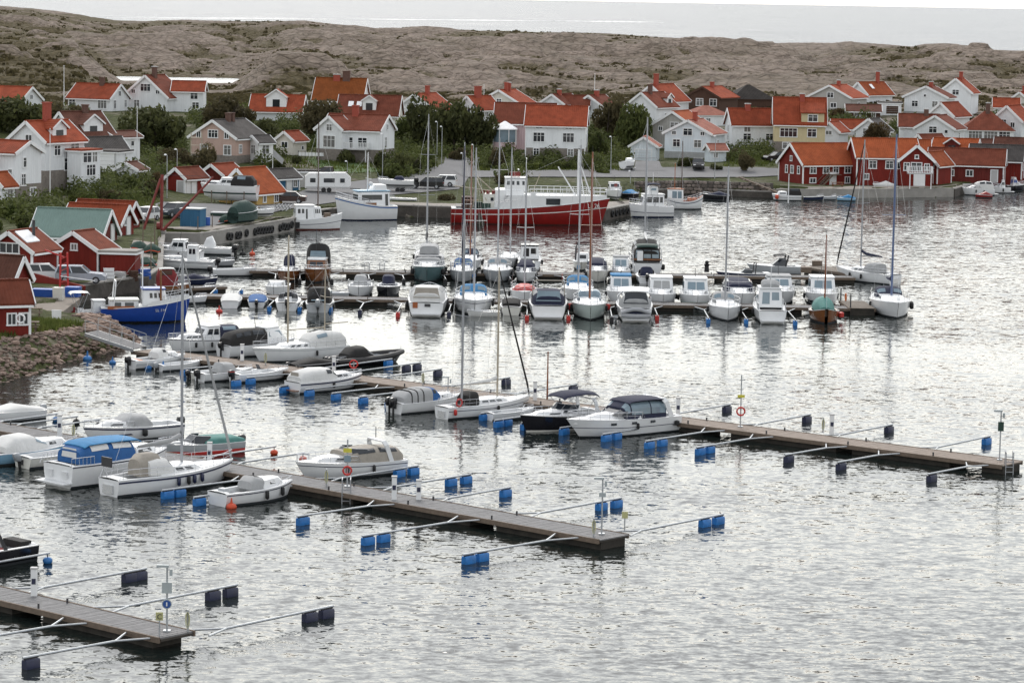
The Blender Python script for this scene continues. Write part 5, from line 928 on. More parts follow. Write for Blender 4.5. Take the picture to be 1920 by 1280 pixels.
        if furl: MB().tube([(x+.05, 0, zt), (x+(bx-x)*.5, 0, zt+(s.zs(1)+.4-zt)*.5), (x+(bx-x)*.95, 0, zt+(s.zs(1)+.4-zt)*.95), (bx, 0, s.zs(1)+.1)], [.04, .075, .085, .05], 7).build('furled_jib', m_[furl], o, smooth=60)
        if top: MB().tube([(x, 0, z0+h), (x, 0, z0+h+.5)], .012, 4).build('masthead_rod', m_['dark_metal'], o)
        if boom:
            bl, bz, cov, rr = boom; xb = x-bl; bo = MB().tube([(x-.1, 0, z0+bz), (xb, 0, z0+bz+.05)], .05, 6).build('boom', m_[mat], s.root)
            if cov: MB().tube([(x-.05, 0, z0+bz+.9*min(1, rr*5)), (x-.15, 0, z0+bz+.45), (x-bl*.25, 0, z0+bz+.22), (x-bl*.6, 0, z0+bz+.16), (xb+.1, 0, z0+bz+.1)], [.06, rr, rr, rr*.8, rr*.4], 8).build('sail_cover', m_[cov], bo, smooth=60)
        return o
    def box(s, name, c, d, mat, rz=0): return MB().box(c, d, rz).build(name, m_[mat], s.root)
    def seats(s, mat='gel_deck', t=(.12, .35)):
        for f in t:
            b = s.hb(f)*.78; MB().box((s.x(f), 0, s.zs(f)-.28), (.42, 2*b, .1)).build('thwart', m_[mat], s.root)
    def console(s, t=.42, mat='gel_white'):
        z = max(s.zs(t)-.5, .1); o = MB().box((s.x(t), 0, z+.4), (.6, .7, .8), 0, .12).build('console', m_[mat], s.root); MB().add([(s.x(t)+.2, .32, z+.8), (s.x(t)+.2, -.32, z+.8), (s.x(t), -.28, z+1.2), (s.x(t), .28, z+1.2)], [(0, 1, 2, 3)]).build('screen', m_['boat_glass'], o)
    def text(s, txt, t, v, size, mat='stripe_white', q=-1):
        """lettering on the hull side; q = -1 starboard"""
        z = s.zs(t)*v; b = s.hb(t)*(.84+.12*min(1, v/.55))+.05; dt = size*1.3/s.L; b2 = s.hb(min(1, t+dt*2))*(.84+.12*min(1, v/.55))+.05
        a = math.atan2(q*(b2-b), dt*2*s.L); text_on(txt, size, m_[mat], s.root, (s.x(t), q*b, z), a)
# reusable styles ----------------------------------------------------
def cruiser(label, px, py, hd, L, B, top='canvas_navy', hull='gel_white', anchor='c', covered=True, stripe=None, archm=None, glass='pale_glass', fb=None, railing=True, fend=True, ch=1.22, **kw):
    b = Boat(label, px, py, hd, L, B, fb or .95+.02*L, .42, hull, .86, .13, 2.4, .42, stripe, cock=(.05, .40), anchor=anchor, **kw)
    z = b.cabin(.46, .90, .78, .38, .9, .1, 'gel_white', [('s', .2, .55, .3, .75)], chf=.5)
    b.screen(.62, .86, .62, .75, 1.2, z=b.zs(.6)+.28)
    zt = b.zs(.3)+ch
    if covered: b.canopy([(.03, .80, zt-.5), (.08, .92, zt-.12), (.3, .93, zt), (.50, .86, zt-.12), (.60, .80, b.zs(.6)+.75)], top, wins=[(1, .1, .9, 28, 62), (2, .1, .9, 28, 62)], glass=glass); b.endwin(.045, .55, zt-1.15, zt-.55, -1, glass, .85, rake=.12)
    else: b.bimini(.10, .58, .86, zt-.05, top)
    if archm: b.arch(.16, .95, 1.35, archm, .5)
    if railing: b.rail(.5, .99, .5)
    if fend: b.fender(.35, 1); b.fender(.35, -1); b.fender(.6, 1); b.fender(.6, -1)
    b.box('swim_platform', (-L/2-.3, 0, .22), (.65, B*.72, .08), 'gel_deck'); return b
def hardtop(label, px, py, hd, L, B, hull='gel_white', anchor='c', roof='gel_white', glass='boat_glass', stripe=None, rear=True, fb=None, h=1.35, **kw):
    b = Boat(label, px, py, hd, L, B, fb or 1.0, .38, hull, .88, .11, 2.5, .42, stripe, cock=(.04, .28), anchor=anchor, **kw)
    b.cabin(.60, .90, .76, .34, .8, 0, 'gel_white', [('s', .15, .6, .3, .75)], chf=.5)
    b.cabin(.28, .64, .80, h, .55, .12, 'gel_white', [('s', .06, .46, .42, .88), ('s', .52, .94, .42, .88), ('f', .04, .48, .36, .9), ('f', .52, .96, .36, .9), ('b', .12, .46, .2, .88), ('b', .56, .9, .42, .88)], (roof, .06), glass=glass, name='wheelhouse')
    b.rail(.5, .99, .5); b.fender(.4, 1); b.fender(.4, -1); b.box('swim_platform', (-L/2-.3, 0, .22), (.6, B*.7, .08), 'gel_deck')
    MB().tube([(b.x(.42), 0, b.zs(.4)+h), (b.x(.40), 0, b.zs(.4)+h+.9)], .025, 5).build('antenna', m_['dark_metal'], b.root); return b
def yacht(label, px, py, hd, L, B, hull='gel_white', anchor='c', mast_h=12, mastm='alu', hood='canvas_navy', boomc='canvas_navy', stripe=None, furl=None, fb=.95, double=False, deck='gel_deck', mt=.58, cover=None, spr=(.5,), mr=.085, **kw):
    b = Boat(label, px, py, hd, L, B, fb, .32, hull, .62, .10, 2.0, .45, stripe, cock=(.08, .32), anchor=anchor, deck=deck, name='sailing_boat', cat='sailing boat', double=double, keel=.6, **kw)
    z = b.cabin(.34, .74, .60, .36, .7, .05, 'gel_white', [('s', .08, .30, .3, .75), ('s', .36, .56, .3, .75), ('s', .62, .80, .3, .75)], chf=.6, name='coachroof')
    if hood: b.canopy([(.25, .74, z+.5), (.32, .76, z+.62), (.39, .70, z+.52), (.44, .62, z+.06)], hood, zb=b.zs(.35)+.05, wins=[(2, .1, .75, 35, 85)], name='sprayhood')
    b.mast(mt, mast_h, mastm, mr, zb=z, boom=(L*.36, 1.15, boomc, .15) if boomc else (L*.36, 1.15, None, 0), spr=spr, furl=furl)
    b.rail(.04, .99, .6, .016, 8); b.fender(.4, 1); b.fender(.5, -1); b.fender(.6, 1)
    if double is False: b.box('bathing_step', (-L/2-.05, 0, .4), (.1, B*.3, .5), 'steel_rail')
    return b
def openboat(label, px, py, hd, L, B, hull='gel_white', anchor='c', motor='motor_black', cover=None, con=False, scr=False, cuddy=False, mk=1.0, deck='gel_deck', n=1, tilt=0, **kw):
    b = Boat(label, px, py, hd, L, B, kw.pop('fb', .55+.03*L), .35, hull, .84, .10, 2.3, .40, kw.pop('stripe', None), cock=(.06, .70 if not cuddy else .5), depth=.4, anchor=anchor, deck=deck, **kw)
    if cover:
        z = b.zs(.4); b.canopy([(.0, .98, z+.12), (.1, .98, z+.2), (.38, .97, z+.55), (.6, .95, z+.3), (.82, .93, z+.16), (.95, .8, z+.2)], cover, ex=.75, name='boat_cover')
    else:
        b.seats(); 
        if con: b.console()
    if cuddy: b.cabin(.5, .88, .74, .45, .5, .1, 'gel_white', [('s', .3, .6, .35, .75)], chf=.5)
    if scr: b.screen(.60, .84, .45, .45, .7)
    if motor: b.outboard(motor, n, mk, tilt)
    b.rail(.75, .99, .28, .016, 3, False); return b
# ------------------------------------------------------------------ the fleet, nearest pier first
b = Boat('black open motorboat with dark arch at the lower left edge', -66, 1064, 228, 7.2, 2.4, .8, .35, 'gel_black', cock=(.05, .6)); b.arch(.28, .95, 1.3, 'dark_metal', .7, .16); b.arch(.42, .9, 1.0, 'dark_metal', .5, .08); b.screen(.62, .85, .5, .5, .8); b.seats('canvas_red', (.15, .3)); b.box('engine_cover', (b.x(.07), 0, b.zs(0)+.05), (.6, 1.4, .35), 'canvas_black'); b.rail(.6, .99, .35)
SCL[0] = .86
# foreground pier, far side
b = openboat('white outboard boat with pale cover at the left edge above the foreground pier', 10, 789, 222, 6.0, 2.2, motor='motor_grey', cover='canvas_white')
b = Boat('white motorboat with grey canopy, navy stripe and black outboard', 245, 822, 217, 7.6, 2.5, .95, .3, 'gel_white', cock=(.04, .42), stripe=(.88, 'stripe_navy', .1)); b.canopy([(.34, .86, 1.25), (.40, .86, 1.75), (.55, .8, 1.8), (.68, .7, 1.25)], 'canvas_grey'); b.cabin(.60, .88, .74, .35, .8, 0, 'gel_white', [('s', .15, .7, .3, .7)], chf=.5); b.outboard('motor_black', 1, 1.2); b.rail(.55, .99, .45); b.fender(.45, 1, 'rubber', .2, .5); b.box('name_panel', (b.x(.6), b.hb(.6)*.95+.01, .5), (1.6, .02, .10), 'stripe_navy'); MB().tube([(b.x(.5), 0, 1.8), (b.x(.5), 0, 2.5)], .03, 5).build('antenna', m_['paint_white'], b.root)
b = Boat('open boat with tinted windscreen, teal cover and red bottom behind the sailing boat', 372, 850, 217, 6.4, 2.3, .75, .35, 'gel_grey', cock=(.05, .62), boot='safety_red', stripe=(.3, 'safety_red', .2)); b.screen(.66, .86, .5, .6, 1.0); b.canopy([(.0, .95, .95), (.1, .96, 1.15), (.42, .95, 1.2), (.5, .9, .95)], 'canvas_teal'); b.outboard('motor_black', 1, 1.1); b.rail(.7, .99, .4)
b = cruiser('white motor cruiser with beige canopy and radar arch on the foreground pier', 652, 891, 214, 7.9, 2.7, 'canvas_beige', ch=1.0, fb=.95, archm='gel_white', stripe=(.80, 'stripe_navy', .05), glass='boat_glass'); MB().tube([(b.x(.18)+.4, 0, 2.4), (b.x(.18)+.4, 0, 3.1)], .03, 5).build('antenna', m_['dark_metal'], b.root)
# foreground pier, near side
SCL[0] = .95
b = openboat('pale blue outboard boat with white cover, nearest the left edge', 62, 862, 44, 6.6, 2.3, 'gel_sky', motor='motor_black', mk=1.3, cuddy=True); b.canopy([(.12, .9, 1.1), (.22, .92, 1.65), (.4, .9, 1.7), (.58, .8, 1.1)], 'canvas_white', wins=[(2, .2, .9, 25, 60)])
b = openboat('cream open dinghy with tilted outboard next to the pale blue boat', 112, 869, 44, 5.4, 2.0, 'gel_cream', motor='motor_grey', tilt=.4, fb=.68)
b = Boat('white double cabin motorboat with bright blue canvas roof', 212, 898, 46, 8.0, 3.0, 1.35, .2, 'gel_white', .92, .08, 2.6, cock=(.04, .22), stripe=(.97, 'stripe_navy', .06)); z_ = b.zs(.3); b.canopy([(.10, .80, z_+.8), (.16, .86, z_+1.1), (.36, .86, z_+1.2), (.58, .8, z_+1.05), (.60, .78, z_+.7)], 'canvas_blue', wins=[(1, .15, .9, 25, 58), (2, .1, .9, 25, 58)], glass='canvas_white'); b.endwin(.10, .5, z_+.35, z_+.9, -1, 'canvas_white', .9, rake=.05); b.bimini(.14, .66, .80, z_+1.09, 'canvas_sky', False, .16); b.cabin(.6, .9, .74, .5, .5, 0, 'gel_white', [('s', .1, .8, .3, .75)], chf=.5); b.box('swim_platform', (-4.3, 0, .3), (.7, 2.6, .08), 'gel_deck'); b.rail(.0, .2, .5); b.rail(.6, .99, .5)
for q in (-.7, .7): b.box('stern_locker', (-4.06, q, .75), (.12, .5, .4), 'gel_deck')
b = yacht('white sailing boat with grey mast and furled jib in the left foreground', 322, 913, 46, 9.2, 3.0, mast_h=12.2, hood='canvas_white', boomc='canvas_grey', stripe=(.86, 'stripe_navy', .10), furl='canvas_grey', fb=1.0); b.fender(.55, -1, 'stripe_navy'); b.fender(.62, -1, 'stripe_navy'); b.fender(.42, -1, 'stripe_navy'); b.box('stern_panel', (-4.5, .3, 1.9), (.08, .9, .55), 'dark_metal'); MB().tube([(-4.5, .3, 1.0), (-4.5, .3, 1.7)], .03, 5).build('panel_post', m_['steel_rail'], b.root); b.canopy([(.20, .5, 1.9), (.24, .55, 2.2), (.34, .6, 2.2)], 'canvas_beige', name='cockpit_tent')
b = openboat('small white boat with cuddy cabin right of the sailing boat', 478, 938, 44, 5.4, 2.1, motor=None, cuddy=True, fb=.75, stripe=(.9, 'stripe_navy', .05)); b.canopy([(.36, .6, 1.2), (.42, .7, 1.45), (.52, .7, 1.4), (.56, .6, 1.1)], 'canvas_grey'); b.box('engine_box', (b.x(.08), 0, .75), (.35, .5, .4), 'gel_grey'); b.fender(.5, -1); b.fender(.75, -1); b.box('helm_seat', (b.x(.46), 0, 1.25), (.4, .7, .35), 'canvas_black')
SCL[0] = .80
# brown pier, far side
b = Boat('white cabin boat with dark blue canvas stern, leftmost beyond the brown pier', 383, 657, 217, 8.0, 2.8, 1.15, .3, 'gel_white', cock=(.04, .25), stripe=(.95, 'stripe_navy', .05)); b.cabin(.55, .88, .74, .45, .5, 0, 'gel_white', [('s', .1, .3, .3, .75), ('s', .35, .6, .3, .75), ('s', .65, .85, .3, .75)], chf=.5); b.cabin(.34, .62, .78, 1.2, .7, .1, 'gel_white', [('s', .1, .45, .4, .88), ('s', .55, .9, .4, .88), ('f', .05, .47, .35, .88), ('f', .53, .95, .35, .88)], ('gel_white', .05), name='wheelhouse'); b.canopy([(.06, .86, 1.9), (.10, .88, 2.35), (.36, .84, 2.4)], 'canvas_navy', wins=[(1, .15, .85, 28, 60)]); b.rail(.5, .99, .5); b.fender(.5, 1); b.fender(.7, 1); b.fender(.3, 1)
b = Boat('white hardtop boat with black canvas stern tent and pale blue windows', 486, 664, 40, 8.2, 2.8, 1.1, .3, 'gel_white', cock=(.04, .4)); b.cabin(.5, .86, .80, 1.35, 1.0, .1, 'gel_white', [('s', .12, .5, .45, .86), ('s', .55, .92, .45, .86), ('f', .05, .95, .4, .88)], ('gel_white', .03), glass='pale_glass', name='wheelhouse'); b.canopy([(.03, .85, 1.7), (.08, .9, 2.25), (.3, .88, 2.55), (.52, .82, 2.5)], 'canvas_black', wins=[(1, .1, .45, 25, 58), (1, .55, .95, 25, 58), (2, .1, .8, 25, 58)], glass='boat_glass'); b.outboard('motor_black', 1, 1.1); b.rail(.6, .99, .45); MB().tube([(b.x(.45), 0, 2.5), (b.x(.42), 0, 3.8)], .025, 5).build('antenna', m_['dark_metal'], b.root)
b = Boat('grey inflatable tender tipped on its side beside the black stern tent', 438, 663, 40, 3.0, 1.4, .7, .2, 'hypalon_grey', cock=(.1, .7), boot=None, name='inflatable_tender', cat='dinghy'); b.seats('canvas_grey', (.3,)); b.outboard('motor_grey', 1, .7)
b = Boat('white ketch with tan masts and white cockpit tent beyond the brown pier', 560, 674, 217, 10.2, 3.1, 1.2, .28, 'gel_white', .6, .12, 2.0, .45, (.86, 'gel_grey', .05), cock=(.06, .3), name='sailing_boat', cat='sailing boat', keel=.6); z_ = b.cabin(.36, .76, .62, .42, .7, .05, 'gel_white', [('s', .1, .22, .3, .75), ('s', .3, .42, .3, .75), ('s', .55, .68, .3, .75), ('s', .76, .88, .3, .75)], chf=.6, name='coachroof'); b.canopy([(.03, .84, 2.0), (.08, .9, 2.45), (.24, .88, 2.6), (.40, .8, 2.35), (.44, .7, 1.9)], 'canvas_white', wins=[(2, .1, .8, 28, 60)]); b.mast(.62, 10.0, 'mast_tan', .09, zb=z_, boom=(4.0, 1.2, None, 0), spr=(.6,)); b.mast(.22, 7.4, 'mast_tan', .06, zb=1.3, boom=(2.6, 1.9, None, 0), spr=(.6,), name='mizzen_mast'); b.rail(.05, .99, .6, .016, 8); b.fender(.4, 1)
b = Boat('black rigid inflatable boat with black spray tent, bow raised to the right', 688, 682, 38, 8.0, 2.6, .55, .9, 'gel_black', .9, .12, 2.6, cock=(.05, .85), boot=None, deck='gel_grey', name='inflatable_boat', cat='inflatable boat')
tb = MB()
for q in (1, -1): tb.tube([(b.x(t), q*(b.hb(t)+.05), b.zs(t)+.05) for t in (0, .15, .35, .55, .7, .82, .9, .96, 1.0)], [.2, .25, .26, .26, .26, .26, .25, .24, .22], 8)
tb.build('tube', m_['hypalon'], b.root, smooth=60); b.canopy([(.18, .8, 1.1), (.26, .85, 1.65), (.40, .85, 1.75), (.55, .7, .85)], 'canvas_black', wins=[(2, .15, .85, 20, 60)], glass='boat_glass'); b.outboard('motor_black', 2, 1.2); MB().tube([(b.x(.98), 0, b.zs(.98)), (b.x(.98), 0, b.zs(.98)+.6)], .02, 4).build('flagstaff', m_['steel_rail'], b.root)
b = openboat('low dark boat under a black cover beside the black inflatable', 598, 690, 38, 6.2, 2.0, 'gel_black', motor='motor_black', cover='canvas_black', fb=.5)
# brown pier, near side
b = openboat('white day cruiser with black outboard, leftmost on the near side of the brown pier', 296, 687, 42, 6.0, 2.3, motor='motor_black', cuddy=True, mk=1.2, fb=.8, stripe=(.6, 'gel_grey', .2)); b.canopy([(.42, .7, 1.35), (.48, .76, 1.7), (.58, .72, 1.65), (.66, .6, 1.25)], 'canvas_white', wins=[(1, .2, .8, 25, 65)], glass='boat_glass'); b.box('seat_cushion', (b.x(.12), 0, .75), (.4, 1.2, .12), 'safety_orange')
b = openboat('small white open boat with grey outboard beside the leftmost day cruiser', 338, 692, 42, 4.8, 1.8, motor='motor_grey', fb=.55)
b = openboat('boat with domed grey cover and black outboard near the brown pier', 424, 711, 40, 5.6, 2.1, 'gel_white', motor='motor_black', mk=1.2, con=True); b.canopy([(.30, .7, 1.0), (.36, .8, 1.55), (.55, .8, 1.5), (.62, .7, .95)], 'canvas_grey')
b = openboat('white open boat with red and black outboard next to the grey domed cover', 490, 712, 40, 5.8, 2.1, 'gel_white', motor='motor_black', mk=1.2, con=True, scr=False); b.box('outboard_band', (-3.2, 0, .95), (.5, .39, .06), 'safety_red')
b = openboat('grey flat open boat left of the domed cover boat', 396, 706, 40, 4.4, 1.7, 'gel_cream', motor='motor_black', fb=.5)
b = Boat('cream canopy boat with blue stripe in the middle of the near berths', 614, 730, 42, 7.6, 2.7, .95, .35, 'gel_white', cock=(.05, .4), stripe=(.86, 'stripe_navy', .12)); b.canopy([(.02, .86, 1.4), (.07, .92, 1.8), (.28, .92, 2.02), (.46, .84, 1.95), (.56, .72, 1.4)], 'canvas_white', wins=[(2, .55, .95, 20, 55), (3, .1, .9, 20, 55)], glass='boat_glass'); b.endwin(.025, .5, 1.2, 1.75, -1, 'canvas_beige', .9, rake=.08); b.cabin(.52, .86, .74, .42, .6, 0, 'gel_white', [('s', .05, .4, .3, .8), ('s', .45, .75, .3, .8)], chf=.5); b.rail(.6, .99, .4); b.fender(.45, -1); b.box('swim_platform', (-4.0, 0, .25), (.5, 1.8, .07), 'wood_varnish')
b = Boat('motorboat with striped grey canopy and big black outboard', 803, 768, 42, 7.4, 2.6, .9, .35, 'gel_white', cock=(.05, .4)); b.canopy([(.05, .84, 1.35), (.10, .9, 1.75), (.32, .9, 1.98), (.44, .86, 1.95)], 'canvas_grey', wins=[]); b.canopy([(.44, .84, 1.95), (.5, .84, 1.9), (.56, .78, 1.5)], 'canvas_blue', name='front_canopy', wins=[(0, .2, .9, 20, 50)], glass='boat_glass'); b.outboard('motor_black', 2, 1.4); b.cabin(.56, .88, .74, .35, .7, 0, 'gel_white', [('s', .1, .6, .3, .75)], chf=.5); b.rail(.6, .99, .4)
for t_ in (.14, .22, .30): b.canopy([(t_, .915, 1.80+t_*.55), (t_+.012, .915, 1.805+t_*.55)], 'canvas_black', name='canopy_band')
b = yacht('white two-masted sailing boat with sprayhood and white sail cover', 912, 776, 42, 9.6, 2.9, mast_h=10.6, mastm='mast_tan', hood=None, boomc='canvas_white', furl='canvas_black', fb=1.0, stripe=(.7, 'stripe_navy', .05), mt=.62); b.mast(.22, 15.6, 'alu', .10, zb=1.2, boom=(2.2, 1.4, None, 0), spr=(.45, .75), name='aft_mast'); b.canopy([(.24, .7, 1.75), (.28, .76, 2.05), (.33, .7, 2.05)], 'canvas_black', name='sprayhood'); MB().tube([(b.x(.1)+.3*math.cos(a*math.pi/8), -b.hb(.1)-.05, 1.35+.3*math.sin(a*math.pi/8)) for a in range(17)], .07, 6, False).build('lifebuoy', m_['safety_red'], b.root); b.fender(.06, -1, 'safety_red', .14); b.box('hatch', (b.x(.34), 0, 1.55), (.08, .6, .55), 'wood_orange')
b = openboat('small white tender between the sailing boat and the black hulled boat', 958, 784, 36, 4.6, 1.8, 'gel_white', motor=None, fb=.6)
b = Boat('black hulled sport cruiser with white deck and navy awning', 1050, 803, 219, 8.2, 2.8, 1.1, .4, 'gel_black', cock=(.05, .42), boot='gel_cream'); b.cabin(.46, .92, .80, .34, 1.0, 0, 'gel_white', [('s', .3, .6, .3, .7)], chf=.5); b.screen(.58, .84, .6, .7, 1.1, z=b.zs(.6)+.25); b.bimini(.12, .56, .92, b.zs(.3)+1.5, 'canvas_navy', h=.4); b.rail(.42, .99, .55); b.arch(.14, .94, 1.3, 'gel_white', .35); b.box('cockpit_seat', (b.x(.12), 0, 1.2), (.5, 1.8, .4), 'gel_deck')
b = Boat('big white motor cruiser with navy top and three oval portholes', 1160, 813, 217, 10.4, 3.4, 1.30, .30, 'gel_white', .88, .16, 2.3, .42, (.55, 'stripe_navy', .05), cock=(.04, .36)); b.cabin(.38, .95, .86, .40, 2.2, .2, 'gel_white', [], chf=.5); b.screen(.62, .88, .62, 1.4, 1.6, z=b.zs(.6)+.35); zt = b.zs(.3)+1.5; b.bimini(.14, .50, .86, zt-.12, 'canvas_navy', False, .22); b.canopy([(.14, .84, zt-.2), (.30, .86, zt-.05), (.49, .82, zt-.12), (.54, .8, zt-.55)], 'canvas_navy', wins=[(0, .06, .97, 4, 58), (1, .03, .97, 4, 58), (2, .1, .9, 10, 75)], glass='pale_glass'); b.arch(.10, .97, 1.5, 'gel_white', .7, .4); b.rail(.40, .99, .6, .022, 8); b.box('swim_platform', (-5.6, 0, .3), (1.0, 2.8, .1), 'gel_deck')
for t_ in (.30, .48, .66): MB().tube([(b.x(t_)-.22, b.hb(t_)*.975+.02, 1.05), (b.x(t_)+.22, b.hb(t_+.03)*.97+.03, 1.05)], .10, 8).build('porthole', m_['boat_glass'], b.root)
b.fender(.06, 1, 'rubber', .2, .4); b.fender(.45, 1)
SCL[0] = 1.0
# nearer cross pier, near side
openboat('boat under a white tarpaulin at the left of the nearer cross pier', 431, 578, 92, 5.6, 1.8, motor=None, cover='canvas_white', anchor='s', fb=.6); openboat('small boat under a bright blue tarpaulin', 481, 577, 92, 5.0, 1.7, motor='motor_black', cover='canvas_blue', anchor='s', fb=.5)
openboat('white open boat with dark grey outboard at the nearer cross pier', 538, 583, 92, 5.6, 2.2, motor='motor_black', anchor='s', mk=1.3, con=True, scr=True)
b = openboat('grey boat with black canopy and large grey outboard', 596, 586, 90, 6.0, 2.4, 'gel_grey', motor='motor_grey', anchor='s', mk=1.4); b.canopy([(.12, .9, 1.4), (.2, .93, 2.0), (.45, .9, 2.0), (.6, .75, 1.3)], 'canvas_black', wins=[(1, .1, .9, 22, 60)]); b.endwin(.12, .6, .95, 1.6, -1, 'pale_glass', .85, rake=.2)
b = cruiser('big white cruiser fully covered in pale canvas, stern to the viewer', 799, 593, 90, 9.5, 3.4, 'canvas_white', anchor='s', glass='canvas_grey', fb=1.2); b.endwin(.03, .78, 1.55, 2.4, -1, 'canvas_beige', .82, rake=.3); b.box('name_board', (-4.8, -.1, .95), (.04, .5, .25), 'dark_metal'); b.box('stern_door', (-4.8, .95, .95), (.04, .42, .5), 'wood_orange')
b = yacht('white sailing boat with bright blue sprayhood, bow to the viewer', 890, 593, -88, 10.5, 3.4, anchor='b', mast_h=12.6, hood='canvas_sky', boomc='canvas_blue', stripe=(.8, 'stripe_navy', .05), fb=1.15, mt=.55); b.mast(.545, 12.0, 'alu', .05, zb=1.4, boom=None, spr=(), name='second_pole')
b = Boat('little white inflatable tender at the bow of the blue hooded sailing boat', 906, 592, 185, 2.8, 1.3, .42, .2, 'canvas_white', cock=(.1, .8), boot=None, name='inflatable_tender', cat='dinghy'); b.seats('canvas_grey', (.4,)); b.rail(.8, .98, .1, .02, 2, False)
b = openboat('small grey white speedboat with black rim, stern to the viewer', 958, 591, 90, 5.2, 1.9, 'gel_cream', motor=None, anchor='s', scr=True); b.canopy([(.1, .9, 1.0), (.3, .9, 1.35), (.5, .8, 1.2)], 'canvas_black')
b = cruiser('white cruiser with dark canopy window between two red floats', 1028, 598, 90, 9.0, 3.3, 'canvas_navy', anchor='s', glass='canvas_grey', fb=1.15); b.endwin(.03, .76, 1.5, 2.35, -1, 'pale_glass', .85, rake=.3); b.arch(.22, .9, 2.0, 'canvas_beige', .2, .12)
b = yacht('pale green sailing boat with red brown wooden mast, bow to the viewer', 1107, 601, -90, 9.5, 3.0, 'gel_palegreen', anchor='b', mast_h=12.6, mastm='mast_wood', hood='pale_glass', boomc=None, fb=1.1, mt=.56, mr=.10); b.fender(.45, 1, 'safety_red', .2, .55); b.fender(.45, -1, 'safety_red', .2, .55)
b = cruiser('white cruiser with dark grey canopy and tender slung across its stern', 1192, 603, 90, 8.8, 3.1, 'canvas_grey', anchor='s', glass='boat_glass', fb=1.15); b.endwin(.03, .8, 1.5, 2.4, -1, 'boat_glass', .82, rake=.3); b.bimini(.12, .45, .8, 2.55, 'gel_white', False, .12)
tn = MB(); tn.tube([(-4.75, -1.25+.05*i, .75+.32*math.sin(math.pi*i/50)) for i in range(51)], .17, 8); tn.tube([(-4.75, -1.25, .55), (-4.75, 0, .5), (-4.75, 1.25, .55)], .19, 8); tn.build('slung_tender', m_['hypalon_grey'], b.root, smooth=60); b.box('tender_floor', (-4.66, 0, .75), (.04, 2.3, .5), 'canvas_navy')
b = yacht('slim white sailing boat with grey hood and tall mast between two blue floats', 1365, 603, -90, 9.4, 2.8, anchor='b', mast_h=11.6, hood='canvas_grey', boomc='canvas_grey', fb=1.0, mt=.55)
b = hardtop('white flybridge boat with sliding glass door, stern to the viewer', 1448, 606, 90, 8.0, 2.7, anchor='s', h=1.6, fb=1.1, glass='pale_glass'); b.canopy([(.30, .55, 3.1), (.34, .6, 3.45), (.5, .55, 3.4)], 'canvas_grey', zb=2.75, name='flybridge_cover'); b.rail(.02, .2, .6); b.box('stern_panel', (-3.9, -.3, .85), (.05, .5, .35), 'safety_red'); MB().tube([(b.x(.3), 0, 2.8), (b.x(.3), 0, 4.6)], .03, 5).build('aerial', m_['paint_white'], b.root)
b = Boat('varnished double ended wooden boat under a green tent', 1549, 607, -92, 7.0, 2.6, .9, .35, 'wood_varnish', double=True, anchor='b', cock=(.1, .8), boot='antifoul', deck='wood_varnish', name='wooden_boat', cat='wooden boat', rake=.06); b.canopy([(.2, .9, 1.15), (.3, .85, 1.9), (.6, .7, 2.0), (.78, .5, 1.3)], 'canvas_teal', ex=1.0, name='boat_tent'); b.mast(.6, 6.6, 'mast_wood', .075, zb=.8, boom=None, spr=()); b.fender(.6, 1, 'safety_red', .25, .5)
b = yacht('white sailing boat with navy hood and bluish mast at the right end', 1683, 598, -90, 11, 3.5, anchor='b', mast_h=14.2, mastm='mast_blue', hood='canvas_navy', boomc='canvas_navy', fb=1.2, mt=.55, mr=.10); b.fender(.6, 1, 'rubber', .18, .6); b.fender(.5, 1, 'rubber', .18, .6)
# nearer cross pier, far side
openboat('white windscreen boat on the far side behind the outboard dinghy', 513, 556, -92, 5.6, 2.2, motor=None, scr=True, anchor='b', cuddy=True); b = openboat('white boat with grey box cover on the far side of the nearer cross pier', 672, 558, -90, 6.4, 2.4, motor=None, anchor='b', fb=.8); b.canopy([(.3, .5, 1.3), (.35, .5, 1.75), (.55, .5, 1.75), (.6, .45, 1.3)], 'canvas_grey'); b.rail(.3, .99, .5)
b = openboat('black hulled boat with navy cover on the far side', 725, 558, -90, 6.0, 2.2, 'gel_black', motor=None, anchor='b', fb=.8); b.canopy([(.3, .55, 1.4), (.35, .55, 1.8), (.58, .5, 1.75), (.64, .45, 1.2)], 'canvas_navy'); b = openboat('tiny dark dinghy tied behind the tall thin mizzen mast', 627, 557, -30, 3.2, 1.3, 'gel_grey', motor='motor_black', fb=.4)
b = yacht('white sailing boat with orange red bow cover on the far side', 983, 572, -90, 8.5, 2.6, anchor='b', mast_h=10.5, hood=None, boomc='canvas_navy', fb=1.0); b.canopy([(.62, .95, 1.35), (.72, .95, 1.75), (.82, .9, 1.5)], 'safety_red', ex=.8, name='bow_cover')
b = yacht('white sailing boat with bright blue sail covers behind the pale green yacht', 1085, 568, -90, 9.0, 2.9, anchor='b', mast_h=12.6, hood='canvas_sky', boomc='canvas_sky', fb=1.0); b.box('flag', (b.x(.1), -1.4, 1.6), (.5, .03, .6), 'safety_red')
hardtop('white cabin boat with bright blue roof behind the grey canopy cruiser', 1166, 573, -90, 7.6, 2.5, anchor='b', roof='canvas_sky', glass='pale_glass'); hardtop('white hardtop boat with raked white screen covers, left of two similar', 1243, 578, -90, 8.5, 2.7, 'gel_white', anchor='b', glass='canvas_grey', boot='gel_grey', stripe=(.35, 'gel_grey', .35)); hardtop('white wheelhouse boat with domed roof, right of two similar', 1308, 580, -90, 8.0, 2.8, anchor='b', boot='gel_teal', glass='pale_glass', stripe=(.4, 'gel_palegreen', .3))
